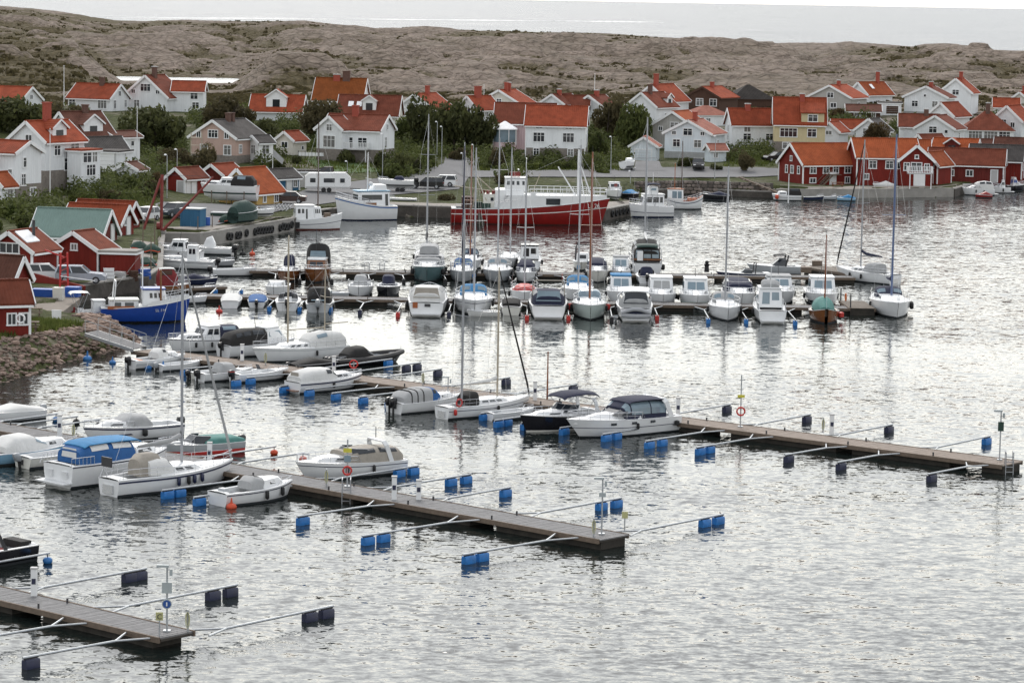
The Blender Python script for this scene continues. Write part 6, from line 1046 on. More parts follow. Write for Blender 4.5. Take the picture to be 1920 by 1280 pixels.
b = cruiser('white cruiser with navy canopy behind the slim white sailing boat', 1391, 580, -90, 8.8, 3.0, 'canvas_navy', anchor='b', glass='boat_glass'); hardtop('white hardtop cruiser with wide curved windscreen behind the flybridge boat', 1467, 572, -90, 9, 3.0, anchor='b', glass='pale_glass', h=1.2, roof='canvas_grey'); hardtop('white cabin cruiser with blue tinted screen and dark lower hull', 1549, 577, -90, 8.5, 2.9, anchor='b', glass='pale_glass', stripe=(.3, 'gel_black', .3))
SCL[0] = .96
# farther cross pier
b = Boat('small varnished boat with white deck and navy cover, bow to the viewer', 536, 530, -90, 6.6, 2.3, .95, .35, 'wood_varnish', anchor='b', cock=(.1, .5), name='wooden_boat', cat='wooden boat'); b.canopy([(.16, .5, 1.9), (.2, .5, 2.35), (.35, .5, 2.35), (.42, .45, 1.6)], 'canvas_navy'); b.rail(.4, .99, .5); b.cabin(.5, .85, .6, .3, .4, 0, 'gel_white', [('s', .2, .7, .3, .7)], chf=.5)
b = Boat('varnished wooden cabin boat with tall dark canopy and flagstaff', 590, 531, -90, 8.4, 2.7, 1.15, .35, 'wood_varnish', anchor='b', cock=(.04, .4), name='wooden_boat', cat='wooden boat'); b.cabin(.44, .72, .8, .9, .25, .05, 'wood_varnish', [('s', .1, .5, .35, .85), ('f', .05, .47, .35, .85), ('f', .53, .95, .35, .85)], ('gel_white', .04)); b.canopy([(.06, .9, 2.3), (.12, .94, 3.0), (.34, .92, 3.5), (.42, .85, 2.4)], 'canvas_black', wins=[(1, .1, .9, 22, 58)]); b.endwin(.425, .6, 2.2, 2.8, 1, 'pale_glass', .9); MB().tube([(b.x(.4), -.2, 2.8), (b.x(.4), -.2, 5.0)], .025, 5).build('flagstaff', m_['dark_metal'], b.root); b.box('flag', (b.x(.4)-.15, -.2, 4.6), (.25, .02, .5), 'flag_blue'); b.rail(.5, .99, .4)
b = cruiser('large white flybridge cruiser with dark teal bow, bow to the viewer', 800, 531, -90, 11.5, 3.4, 'canvas_grey', 'gel_teal', anchor='b', fb=1.3, glass='canvas_white'); b.canopy([(.2, .6, 3.0), (.25, .62, 3.3), (.45, .55, 3.2)], 'canvas_grey', zb=2.4, name='flybridge_cover'); b.fender(.7, 1, 'rubber', .18, .6); b.fender(.7, -1, 'rubber', .18, .6)
yacht('sailing boat hidden behind the flybridge cruiser, its tall mast showing', 797, 497, 90, 9.5, 2.6, anchor='s', mast_h=14.4, hood=None, boomc='canvas_black', fb=.9, spr=(.4, .7))
b = yacht('grey sailing boat crowded with masts, left of the pair at the farther pier', 866, 531, -90, 9.5, 2.7, 'gel_grey', anchor='b', mast_h=12.4, mastm='alu', hood='canvas_blue', boomc='canvas_blue', fb=1.0, furl='canvas_navy'); b.rail(.5, .99, .8)
yacht('white sailing boat beside the crowded masts with red brown mast', 880, 508, -90, 9.0, 2.6, anchor='b', mast_h=11.6, mastm='mast_wood', hood='canvas_navy', boomc='canvas_blue', fb=.9); yacht('grey white sailing boat with bow pulpit and radar mast', 932, 531, -90, 9.8, 3.0, 'gel_grey', anchor='b', mast_h=12.8, hood='canvas_grey', boomc='canvas_white', fb=1.05, spr=(.5, .75))
yacht('sailing boat behind the radar mast yacht with slim mast', 956, 503, -90, 8.4, 2.4, anchor='b', mast_h=11.2, hood=None, boomc='canvas_white', fb=.9)
cruiser('white day boat with navy windscreen below the dark wheelhouse', 986, 531, -90, 6.0, 2.1, 'canvas_navy', anchor='b', glass='boat_glass', covered=True, fb=.85); hardtop('wheelhouse boat with black curtained windows on the far side', 993, 507, 90, 8.0, 2.5, anchor='s', roof='gel_black', glass='canvas_black')
b = Boat('little fishing boat with metal gantry frame on the far side', 1090, 508, -95, 6.0, 2.2, .8, .3, 'gel_cream', anchor='b', cock=(.05, .5), name='fishing_boat', cat='fishing boat'); b.arch(.3, .8, 1.9, 'dark_metal', 0, .08); b.arch(.45, .8, 1.7, 'dark_metal', 0, .08); b.cabin(.5, .75, .6, .9, .2, 0, 'gel_white', [('f', .1, .9, .4, .85)]); b.fender(.5, 1)
b = cruiser('cream motorboat with navy canopy behind the wooden mast', 1121, 531, -90, 7.0, 2.3, 'canvas_navy', 'gel_cream', anchor='b', glass='pale_glass', fb=1.0); hardtop('white boat with grey box top on the farther pier', 1165, 529, -90, 6.6, 2.1, anchor='b', roof='canvas_grey', glass='pale_glass', fb=.9)
b = Boat('big white yacht with dark green canopy and wooden stern rail, stern to the viewer', 1213, 516, 90, 12, 3.6, 1.3, .25, 'gel_white', .85, .1, 2.2, cock=(.04, .36), anchor='s', name='sailing_boat', cat='sailing boat', keel=.6); o_ = b.canopy([(.03, .82, 2.5), (.06, .88, 2.95), (.3, .88, 3.5), (.38, .8, 2.5)], 'canvas_black', wins=[(1, .05, .45, 5, 60), (1, .55, .95, 5, 60)], glass='boat_glass')
for y0, y1 in ((-.72, -.30), (-.22, .22), (.30, .72)): MB().add([(b.x(.028), y0*1.7, 1.75), (b.x(.028), y1*1.7, 1.75), (b.x(.032), y1*1.6, 2.55), (b.x(.032), y0*1.6, 2.55)], [(0, 1, 2, 3)]).build('window', m_['pale_glass'], o_)
b.box('stern_rail', (b.x(.01), 0, 1.62), (.1, 3.0, .16), 'wood_varnish'); b.bimini(.02, .2, .68, 2.95, 'tarp_green', False, .2); b.arch(.05, .98, 1.75, 'steel_rail', 0, .06)
b.cabin(.36, .75, .6, .5, .8, 0, 'gel_white', [('s', .1, .9, .3, .7)]); b.mast(.55, 14.2, 'alu', .10, zb=1.8, boom=(4.2, 1.6, 'canvas_white', .16), spr=(.4, .7)); b.rail(.0, .4, .8, .03); b.fender(.1, 1, 'rubber', .2, .6); b.fender(.1, -1, 'rubber', .2, .6); b.box('door_panel', (-6.0, .75, 2.0), (.05, .6, 1.0), 'gel_white')
b = openboat('small white motorboat with navy engine cover below the big canopy yacht', 1213, 532, 90, 5.2, 2.1, motor='motor_black', anchor='s', scr=True, mk=1.2); b.canopy([(.18, .6, 1.1), (.24, .65, 1.6), (.42, .6, 1.55), (.5, .5, 1.0)], 'canvas_navy')
b = Boat('sleek navy speedboat lying broadside, bow to the left', 1393, 525, 183, 5.6, 2.1, .72, .3, 'gel_navy', cock=(.1, .5), rake=.2, boot='gel_grey', full=2.0); b.arch(.30, .9, 1.1, 'dark_metal', -.1, .1); b.screen(.56, .8, .4, .45, .8); b.box('engine_hatch', (b.x(.08), 0, .75), (.6, 1.4, .12), 'gel_deck')
b = Boat('grey sports boat with dark arch top behind the navy speedboat', 1450, 514, 183, 5.6, 2.2, .9, .3, 'gel_grey', cock=(.1, .5), rake=.18); b.arch(.30, .95, 1.2, 'gel_black', -.3, .15); b.screen(.55, .85, .7, .8, 1.0); b.bimini(.28, .5, .8, 2.0, 'canvas_black', False, .1)
b = yacht('white sailing boat with navy boom cover and black furled jib, farther pier end', 1622, 527, 128, 8.6, 2.9, anchor='c', mast_h=13.0, hood='canvas_grey', boomc='canvas_navy', furl='canvas_black', fb=1.05); MB().tube([(-4.2, .6, 1.0), (-4.2, .6, 2.6)], .03, 5).build('radar_post', m_['alu'], b.root); MB().sphere((-4.2, .6, 2.7), .22, 8, 6, .5).build('radar_dome', m_['gel_grey'], b.root); b.fender(.05, -1, 'rubber', .18); b.fender(.3, -1, 'rubber', .18)
SCL[0] = 1.0
# fishing boats and larger vessels
b = Boat('large red fishing trawler with white wheelhouse moored at the stone pier', 994, 419, 2.5, 19.2, 5.6, 1.9, .95, 'gel_red', .78, .07, 2.6, .5, (.66, 'stripe_white', .10), 'antifoul_red', cock=(.03, .22), depth=.8, name='fishing_trawler', cat='fishing boat', keel=1.0, deck='gel_grey')
wl = MB(); rr = []
for t in (.30, .36, .45, .55, .65, .75, .85, .93, .98): rr.append([(b.x(t), q*(b.hb(t)*.97), zz) for q in (1,) for zz in (b.zs(t)-.05, max(b.zs(t)+.15, (3.55 if t > .34 else b.zs(t)+.3)))])
for q in (1, -1): wl.loft([[(x, q*y, z) for x, y, z in r_] for r_ in rr], False, False)
wl.build('shelter_deck_side', m_['gel_white'], b.root); MB().loft([[(b.x(t), b.hb(t)*.96, max(b.zs(t)+.1, 3.5)), (b.x(t), -b.hb(t)*.96, max(b.zs(t)+.1, 3.5))] for t in (.34, .45, .55, .65, .75, .85, .93, .97)], False, False).build('shelter_deck', m_['gel_deck'], b.root)
b.cabin(.27, .46, .62, 2.0, .15, .1, 'gel_white', [], z=2.2, name='deckhouse', chf=.1); b.cabin(.335, .475, .50, 1.35, .1, .05, 'gel_white', [('s', .03, .17, .45, .82), ('s', .27, .41, .45, .82), ('s', .53, .67, .45, .82), ('s', .82, .94, .45, .82), ('f', .05, .3, .45, .82), ('f', .37, .63, .45, .82), ('f', .7, .95, .45, .82)], ('gel_white', .06), z=4.15, name='wheelhouse', chf=.1)
b.box('side_opening', (b.x(.635), -b.hb(.635)*.98, 2.85), (1.7, .06, .75), 'boat_glass'); b.box('roof_gear', (b.x(.40), 0, 5.95), (1.2, .6, .5), 'crane_red'); b.box('radar_bar', (b.x(.42), 0, 6.5), (.15, 1.5, .12), 'gel_white')
for t, q in ((.17, .9), (.22, -.9)): b.box('deck_winch', (b.x(t), q, 2.0), (1.0, 1.0, .9), 'net_green')
b.box('stern_house', (b.x(.24), 0, 2.6), (1.5, 2.4, 1.9), 'gel_cream'); b.box('porthole', (b.x(.255), -1.22, 2.9), (.35, .04, .5), 'boat_glass')
ga = MB()
for q in (-1.2, 1.2): ga.tube([(b.x(.13), q, 1.6), (b.x(.16), q*.6, 5.2)], .09, 6); ga.tube([(b.x(.22), q, 2.8), (b.x(.16), q*.6, 5.2)], .08, 6)
ga.tube([(b.x(.16), -.7, 5.2), (b.x(.16), .7, 5.2)], .1, 6); ga.tube([(b.x(.02), 0, 4.4), (b.x(.24), 0, 3.9)], .08, 6); ga.tube([(b.x(.28), 0, 3.6), (b.x(.14), .3, 5.9)], .07, 6); ga.build('stern_gantry', m_['mast_tan'], b.root); b.box('net_drum', (b.x(.10), 0, 2.4), (1.3, 2.6, 1.5), 'brown_wall')
for t, w_ in ((.2, .5), (.27, .6), (.23, .4)): b.box('red_gear', (b.x(t), random.uniform(-1, 1), 3.75), (w_, .7, .4), 'crane_red')
b.mast(.80, 5.6, 'gel_white', .16, zb=3.4, boom=None, spr=(), name='derrick_mast'); MB().tube([(b.x(.79), 0, 3.3), (b.x(.67), 0, 6.9)], .09, 6).build('derrick_boom', m_['gel_white'], b.root)
lg = MB()
for q in (-.7, .7): lg.tube([(b.x(.89), q, 3.0), (b.x(.805), q*.2, 7.5)], .07, 6); lg.tube([(b.x(.84), q, 3.0), (b.x(.805), q*.2, 7.0)], .05, 6)
for f in (.3, .6): lg.tube([(b.x(.89)-f*1.6, -.7+f*.5, 3+f*4.4), (b.x(.89)-f*1.6, .7-f*.5, 3+f*4.4)], .05, 6)
lg.build('mast_legs', m_['gel_white'], b.root); MB().tube([(b.x(.5), 0, 3.2), (b.x(.56), .5, 6.0)], .05, 6).build('crane_jib', m_['mast_tan'], b.root)
rl = MB(); tr_ = [.49+.49*i/12 for i in range(13)]
for q in (1, -1):
    for hz in (.45, .9): rl.tube([(b.x(t), q*b.hb(t)*.9, max(b.zs(t)+.1, 3.5)+hz) for t in tr_], .035, 4)
    for t in tr_: rl.tube([(b.x(t), q*b.hb(t)*.9, max(b.zs(t)+.1, 3.5)), (b.x(t), q*b.hb(t)*.9, max(b.zs(t)+.1, 3.5)+.9)], .03, 4)
rl.build('guard_rail', m_['gel_white'], b.root); b.text('LL 26', .855, .74, .75); b.box('lifebuoy_case', (b.x(.51), -b.hb(.5)*.9-.05, 3.6), (.6, .1, .6), 'gel_white'); MB().tube([(b.x(.47), .2, 5.3), (b.x(.47), .2, 7.8)], .05, 5).build('aerial', m_['gel_white'], b.root); b.box('radar_scanner', (b.x(.47), .2, 7.85), (.12, 1.0, .1), 'gel_white')
b = Boat('blue fishing boat with white wheelhouse at the left wharf', 272, 602, 12, 7.4, 2.9, 1.25, .75, 'gel_blue', .85, .08, 2.6, .45, None, 'gel_black', cock=(.05, .40), depth=.8, name='fishing_boat', cat='fishing boat', keel=.7, deck='gel_grey')
bw = MB()
for q in (1, -1): bw.loft([[(b.x(t), q*b.hb(t)*1.0, b.zs(t)), (b.x(t), q*b.hb(t)*1.0, b.zs(t)+(.02 if t < .53 else .36))] for t in (.50, .56, .66, .78, .88, .95, .99)], False, False)
bw.build('bulwark', m_['gel_white'], b.root); b.cabin(.46, .74, .66, 1.25, .2, .02, 'gel_white', [('s', .30, .44, .5, .85), ('s', .52, .66, .5, .85), ('s', .74, .88, .5, .85), ('f', .05, .3, .5, .85), ('f', .37, .63, .5, .85), ('f', .7, .95, .5, .85)], ('gel_blue', .08), name='wheelhouse'); b.text('LL 114', .60, .66, .32); b.cabin(.10, .42, .7, .9, .0, 0, 'gel_deck', [('s', .1, .4, .1, .9), ('s', .55, .9, .1, .9)], ('gel_cream', .05), z=.9, name='work_shelter'); b.mast(.47, 3.2, 'gel_white', .06, zb=2.6, boom=None, spr=(.4,)); b.arch(.14, .8, 2.2, 'gel_white', .2, .1); MB().tube([(b.x(.66), -1.2, 1.6), (b.x(.66), -1.2, 4.4)], .09, 6).build('exhaust_pipe', m_['wood_varnish'], b.root); b.rail(.7, .99, .75, .025, 4); b.box('wooden_coaming', (b.x(.22), -b.hb(.2)*.95, 1.25), (2.2, .1, .25), 'wood_orange')
b = Boat('white open workboat with red bottom and T-top behind the embankment', 166, 601, 18, 5.0, 2.0, .75, .5, 'antifoul_red', .85, .1, 2.4, cock=(.05, .7), stripe=(.97, 'gel_white', .16), boot='gel_cream', name='workboat', cat='workboat'); b.bimini(.18, .5, .8, 2.35, 'gel_white', True, .12); b.console(.36); b.cabin(.56, .78, .6, .8, .1, 0, 'gel_deck', [], ('gel_white', .1)); b.outboard('motor_black'); b.box('seat', (b.x(.22), 0, .9), (.5, .7, .5), 'canvas_red')
b = Boat('small white wheelhouse trawler moored left of the white and blue one', 594, 430, 14, 6.0, 2.6, 1.05, .8, 'gel_white', .75, .07, 2.4, .45, (.55, 'stripe_navy', .05), 'antifoul_red', cock=(.55, .9), depth=.5, name='fishing_boat', cat='fishing boat', keel=.6); b.cabin(.06, .44, .74, 1.35, .05, .02, 'gel_white', [('s', .08, .24, .5, .85), ('s', .32, .46, .5, .85), ('s', .56, .66, .05, .85), ('b', .1, .4, .5, .85), ('b', .6, .9, .5, .85)], ('gel_white', .06), z=1.05); b.cabin(.42, .58, .62, 1.0, .15, 0, 'gel_white', [('s', .1, .3, .4, .85), ('s', .4, .6, .4, .85), ('s', .7, .9, .4, .85), ('f', .05, .3, .4, .85), ('f', .37, .63, .4, .85), ('f', .7, .95, .4, .85)], z=1.3, name='wheelhouse'); b.mast(.52, 8.5, 'brown_wall', .09, zb=2.3, boom=None, spr=()); b.box('winch', (b.x(.7), 0, 1.3), (.7, .9, .7), 'old_wood'); b.box('tyre_fender', (b.x(.08), -b.hb(.08)-.1, .5), (.6, .2, .6), 'rubber'); b.root.scale = (1, 1, 1.15)
b = Boat('white ex-fishing vessel with blue roof and long dark window, bow to the left', 683, 412, 203, 7.6, 3.2, 1.8, .9, 'gel_white', .85, .08, 2.4, .45, (.90, 'stripe_blue', .14), 'gel_navy', name='motor_vessel', cat='motor vessel', cock=(.02, .12), keel=.8); b.cabin(.12, .66, .80, 1.9, .1, .05, 'gel_white', [('s', .25, .97, .50, .85), ('s', .04, .14, .1, .9), ('f', .03, .97, .5, .85)], ('gel_sky', .06), z=1.6); b.cabin(.16, .4, .6, .8, .3, .1, 'gel_white', [], z=3.5, name='upper_house'); b.mast(.45, 4.6, 'gel_white', .07, zb=3.6, boom=None, spr=(.3,)); b.rail(.5, .98, .6, .03); b.box('name_board', (b.x(.45), b.B*.4+.02, 2.0), (1.4, .05, .3), 'wood_varnish')
MB().sphere((b.x(.42), .5, 4.4), .28, 8, 6).build('radar_dome', m_['gel_white'], b.root)
b = Boat('white trawler yacht with flybridge at the end of the stone pier', 1219, 407, 193, 5.6, 2.4, 1.15, .4, 'gel_white', .9, .08, 2.5, .45, (.42, 'stripe_navy', .06), 'gel_navy', cock=(.02, .22)); b.cabin(.22, .74, .82, 1.15, .3, .0, 'gel_white', [('s', .05, .2, .35, .88), ('s', .26, .56, .35, .88), ('s', .62, .9, .35, .88), ('f', .05, .3, .35, .88), ('f', .37, .63, .35, .88), ('f', .7, .95, .35, .88)], ('gel_white', .06), name='wheelhouse'); b.cabin(.36, .6, .62, .7, .3, .0, 'gel_white', [('f', .05, .95, .5, .9), ('s', .2, .9, .5, .9)], z=2.45, name='flybridge', glass='pale_glass'); b.bimini(.3, .6, .7, 3.4, 'canvas_navy', True, .12); b.rail(.0, .2, .7); b.rail(.7, .99, .5); MB().tube([(b.x(.45), 0, 3.4), (b.x(.45), 0, 4.6)], .04, 5).build('light_mast', m_['gel_white'], b.root); b.root.scale = (1, 1, 1.22)
b = Boat('white wooden double ender with brown wheelhouse frame and orange deck cover', 1284, 392, 12, 4.8, 2.4, 1.1, .55, 'gel_white', double=True, boot='antifoul', stripe=(.8, 'stripe_navy', .10), cock=(.1, .9), depth=.4, name='wooden_boat', cat='wooden boat', rake=.05, deck='wood_orange'); b.cabin(.0, .42, .7, 1.5, .05, .02, 'gel_white', [('s', .3, .62, .25, .9), ('s', .68, .95, .25, .9), ('b', .1, .9, .3, .9)], ('wood_orange', .1), z=1.1, glass='pale_glass', name='wheelhouse'); b.mast(.40, 7.6, 'brown_wall', .08, zb=1.3, boom=None, spr=()); b.box('life_raft', (b.x(.68), -.2, 1.35), (1.0, .9, .35), 'safety_orange'); MB().tube([(b.x(.2), 0, 2.6), (b.x(.2), 0, 6.0)], .05, 5).build('exhaust_mast', m_['wood_orange'], b.root); b.rail(.5, .95, .5, .03)
# small craft by the left quay
b = openboat('white patrol boat with twin dark outboards and white dome by the left quay', 388, 476, 170, 5.6, 2.1, 'gel_white', motor='motor_black', n=2, mk=1.2, con=True); b.canopy([(.34, .3, 1.2), (.4, .35, 1.9), (.5, .3, 1.7), (.56, .2, 1.0)], 'gel_white', name='dome_cover')
b = hardtop('white cabin workboat nearest the concrete slip', 330, 487, 172, 5.4, 2.1, h=1.0); b = Boat('long white fishing skiff with small raised wheelhouse', 342, 503, 174, 6.6, 2.3, .85, .35, 'gel_white', cock=(.04, .3), stripe=(.8, 'stripe_navy', .05), name='fishing_boat', cat='fishing boat'); b.cabin(.26, .42, .55, 1.4, .1, .05, 'gel_white', [('s', .1, .45, .5, .9), ('s', .55, .9, .5, .9), ('f', .1, .9, .5, .9)], ('gel_white', .12), name='wheelhouse'); b.cabin(.5, .85, .6, .3, .4, 0, 'gel_white', []); b.rail(.5, .99, .4); b.outboard('motor_black')
openboat('plain white open boat with outboard, bow to the right', 440, 517, 8, 4.2, 1.7, motor='motor_black', fb=.65); b = Boat('varnished boat with dark red canopy and pale top', 324, 551, 12, 3.2, 1.8, .8, .3, 'wood_varnish', cock=(.05, .5), name='wooden_boat', cat='wooden boat'); b.canopy([(.04, .9, 1.7), (.1, .95, 2.3), (.5, .9, 2.35), (.62, .8, 1.7)], 'canvas_red', wins=[(1, .1, .9, 25, 55)], glass='brown_wall'); b.bimini(.1, .56, .7, 2.3, 'canvas_white', False, .1); b.rail(.6, .99, .4)
openboat('small boat with blue side and navy cover beside the red canopy boat', 372, 535, 8, 3.6, 1.6, 'gel_navy', motor='motor_black', cover='canvas_navy', fb=.6); openboat('blue skiff tied to the short jetty', 371, 548, 6, 3.2, 1.3, 'gel_blue', motor=None, fb=.5); openboat('grey inflatable tied behind the plain white open boat', 408, 499, 10, 3.4, 1.5, 'hypalon_grey', motor='motor_black', fb=.5); openboat('half hidden white skiff at the foot of the blue fishing boat bow', 352, 568, 8, 3.4, 1.5, 'gel_white', motor='motor_grey', fb=.5)
# right shore
b = openboat('black inflatable with dark cover by the stone quay', 1342, 375, 178, 3.8, 1.9, 'gel_black', motor=None, cover='canvas_navy', fb=.7); b = Boat('white snipa boat with dark canopy beside the red boathouse quay', 1474, 376, 184, 4.0, 1.7, .75, .35, 'gel_white', stripe=(.6, 'stripe_navy', .05), cock=(.05, .5)); b.canopy([(.0, .9, 1.1), (.06, .9, 1.7), (.4, .88, 1.7), (.5, .8, 1.1)], 'canvas_black', wins=[(1, .1, .9, 25, 55)], glass='boat_glass'); b.cabin(.5, .85, .7, .45, .3, 0, 'gel_white', [('s', .1, .9, .3, .7)], chf=.5); b.fender(.85, 1, 'buoy_orange', .25, .6)
openboat('dark blue rowing boat below the red boathouse stair', 1525, 376, 4, 2.9, 1.2, 'gel_navy', motor=None, fb=.5); openboat('small grey skiff between the rowing boat and the blue tarpaulin', 1556, 375, 4, 1.8, 1.0, 'gel_grey', motor=None, fb=.45); openboat('flat boat under a pale blue tarpaulin at the boathouse quay', 1586, 377, 178, 2.6, 1.2, 'gel_sky', motor=None, cover='canvas_sky', fb=.4)
b = cruiser('white motor cruiser with grey cover at the right boathouses', 1833, 366, 185, 4.6, 1.9, 'canvas_white', glass='boat_glass', fb=.9); openboat('red jet ski boat in front of the white motor cruiser', 1844, 371, 185, 2.4, 1.1, 'gel_red', motor=None, cover='gel_red', fb=.4); b = hardtop('white wheelhouse boat second from the right edge', 1876, 362, 178, 2.8, 1.5, h=1.0, fb=.8); b = hardtop('dark hulled boat with blue wheelhouse at the right edge', 1904, 358, 10, 3.0, 1.6, 'gel_black', h=1.1, fb=.8, roof='gel_white', glass='gel_blue')
# boats stored on land
def ashore(p): return np.array((p[0], p[1], p[2]+1.35))
p_ = at(424, 352); b = Boat('white cabin cruiser with black canopy propped up on land', ashore(p_), 0, 172, 7.0, 2.5, .95, .3, 'gel_white', cock=(.04, .4), boot='tarp_green', keel=.9); b.cabin(.40, .70, .78, .8, .6, .05, 'gel_white', [('s', .1, .45, .4, .85), ('s', .52, .9, .4, .85)], ('gel_white', .03)); b.cabin(.66, .9, .7, .35, .4, 0, 'gel_white', [('s', .1, .9, .3, .75)]); b.canopy([(.04, .85, 1.6), (.1, .9, 2.15), (.38, .85, 2.2), (.44, .8, 1.7)], 'canvas_black', wins=[(1, .3, .8, 25, 55)]); b.rail(.6, .99, .4)
for t in (.2, .5, .78):
    for q in (1, -1): MB().tube([(b.x(t), q*b.hb(t)*1.0, -1.4), (b.x(t), q*b.hb(t)*.92, .3)], .06, 5).build('prop', m_['old_wood'], b.root)
p_ = at(455, 326); b = openboat('boat wrapped in a dark green tarpaulin on the quay', np.array((p_[0], p_[1], p_[2]+.5)), 0, 60, 4.8, 1.9, 'tarp_green', motor=None, fb=.9); b.canopy([(.0, 1.02, 1.5), (.15, 1.05, 2.1), (.5, 1.05, 2.2), (.8, 1.0, 1.7), (.98, .9, 1.2)], 'tarp_green', ex=.8, zb=.0, name='tarpaulin')
p_ = at(483, 333); openboat('little white dinghy beside the green tarpaulin', np.array((p_[0], p_[1], p_[2]+.45)), 0, 20, 3.4, 1.5, motor=None, fb=.5)
p_ = hit(742, 360); b = openboat('pale speedboat with navy cover on a road trailer', np.array((p_[0], p_[1], p_[2]+.85)), 0, 178, 4.8, 1.9, 'gel_white', motor='motor_black', mk=1.2, fb=.7); b.canopy([(.28, .7, .95), (.34, .7, 1.25), (.5, .65, 1.2), (.55, .5, .85)], 'canvas_navy')
tr = MB(); tr.bar((-2.2, 0, -.45), (3.2, 0, -.4), .1, .1); tr.bar((-.6, -.9, -.5), (-.6, .9, -.5), .1, .1); tr.build('trailer_frame', m_['galv'], b.root)
for q in (-.95, .95):
    for x in (-.9, -.3): MB().tube([(x, q-.09, -.55), (x, q+.09, -.55)], .3, 10).build('wheel', m_['rubber'], b.root)
p_ = hit(1178, 320); b = openboat('white boat on a trailer on the grass beside the pale blue garage', np.array((p_[0], p_[1], p_[2]+.6)), 0, 60, 3.6, 1.6, motor=None, cuddy=True, fb=.7); tr = MB(); tr.bar((-1.6, 0, -.4), (2.4, 0, -.35), .1, .1); tr.bar((-.4, -.8, -.4), (-.4, .8, -.4), .1, .1); tr.build('trailer_frame', m_['galv'], b.root)
for q in (-.8, .8): MB().tube([(-.4, q-.08, -.4), (-.4, q+.08, -.4)], .25, 10).build('wheel', m_['rubber'], b.root)
p_ = P(1152, 372, 1.6); b = hardtop('little grey fishing boat with wheelhouse standing on the stone pier', np.array((p_[0], p_[1], 1.8)), 0, -80, 4.2, 1.9, 'gel_white', h=1.0, fb=.8); b.box('red_door', (b.x(.66), 0, 1.3), (.05, .4, .9), 'crane_red')
p_ = P(1184, 372, 1.6); openboat('small boat under a bright blue tarpaulin on the stone pier', np.array((p_[0], p_[1], 1.6)), 0, -60, 3.6, 1.6, 'gel_black', motor=None, cover='canvas_sky', fb=.6)
p_ = P(1656, 351, 1.2); openboat('upturned white skiff on the boathouse quay', np.array((p_[0], p_[1], 1.25)), 0, 182, 3.0, 1.3, motor=None, cover='canvas_white', fb=.35)
p_ = P(752, 377, 1.4); openboat('flat white punt lying on the stone wharf', np.array((p_[0], p_[1], 1.45)), 0, 176, 4.0, 1.2, motor=None, fb=.3)
# ------------------------------------------------------------------ cars, quay furniture, lamps, stones
def car(label, p, hd, L=4.4, mat='paint_white', kind='wagon', wd=1.75, name='parked_car', cat='car'):
    root = thing(name, label, cat, p, R(hd)); k = L/4.4
    prof = {'wagon': [(-2.15, .95), (-1.95, 1.42), (-1.6, 1.48), (.1, 1.45), (.75, .98), (1.9, .85), (2.2, .6)], 'hatch': [(-2.1, .95), (-1.75, 1.35), (-1.2, 1.48), (.1, 1.45), (.85, .98), (1.9, .85), (2.2, .6)], 'saloon': [(-2.2, .85), (-1.5, .95), (-.9, 1.38), (.2, 1.4), (.8, .95), (1.95, .82), (2.2, .6)], 'pickup': [(-2.4, .9), (-.6, .92), (-.45, 1.55), (.5, 1.52), (1.0, 1.05), (2.2, .95), (2.4, .6)]}[kind]
    rings = [[(x*k, y*wd/2*f, z) for x, z in [(2.2, .3), (-2.15, .3)] + [(a, min(b, .95)) for a, b in prof]] for y, f in ((-1, .96), (-1, 1), (1, 1), (1, .96))]
    MB().loft(rings).build('body', m_[mat], root, smooth=30)
    top = [(a, b) for a, b in prof if b >= .9]; g0 = [(a*k, b) for a, b in prof if b > .9]; xa, xb = min(a for a, b in g0), max(a for a, b in g0); r1 = [(a, b) for a, b in g0 if b > 1.2]; x1, x2 = min(a for a, b in r1), max(a for a, b in r1); zt = max(b for a, b in r1)
    gh = MB(); lo = [(xa, -wd/2*.98, .93), (xb, -wd/2*.98, .93), (xb, wd/2*.98, .93), (xa, wd/2*.98, .93)]; hi = [(x1, -wd/2*.8, zt), (x2, -wd/2*.8, zt), (x2, wd/2*.8, zt), (x1, wd/2*.8, zt)]
    gh.add(lo+hi, [(0, 1, 5, 4), (1, 2, 6, 5), (2, 3, 7, 6), (3, 0, 4, 7)]).build('window', m_['window_glass'], root)
    rf = MB(); rf.box(((x1+x2)/2, 0, zt+.015), (x2-x1+.1, wd*.82, .06))
    for q in (-1, 1):
        for (ax, bx) in ((xa, x1), (xb, x2), ((xa+xb)/2, (x1+x2)/2)): rf.bar((ax, q*wd/2*.98, .93), (bx, q*wd/2*.805, zt), .09, .05, (0, 1, 0))
    rf.build('roof', m_[mat], root)
    for x in (-1.32*k, 1.38*k):
        for q in (-1, 1):
            w_ = MB().tube([(x, q*wd/2*.84, .31), (x, q*wd/2*1.01, .31)], .32, 12).build('wheel', m_['rubber'], root); MB().tube([(x, q*wd/2*1.01, .31), (x, q*wd/2*1.02, .31)], .18, 10).build('rim', m_['alu'], w_)
    for q in (-.6, .6): MB().box((2.17*k, q, .68), (.08, .34, .14)).build('headlight', m_['solar_white'], root); MB().box((-2.12*k, q*1.1, .8), (.08, .22, .2)).build('tail_light', m_['safety_red'], root)
def gp(px, py): p = hit(px, py); return (p[0], p[1], p[2]+.10)
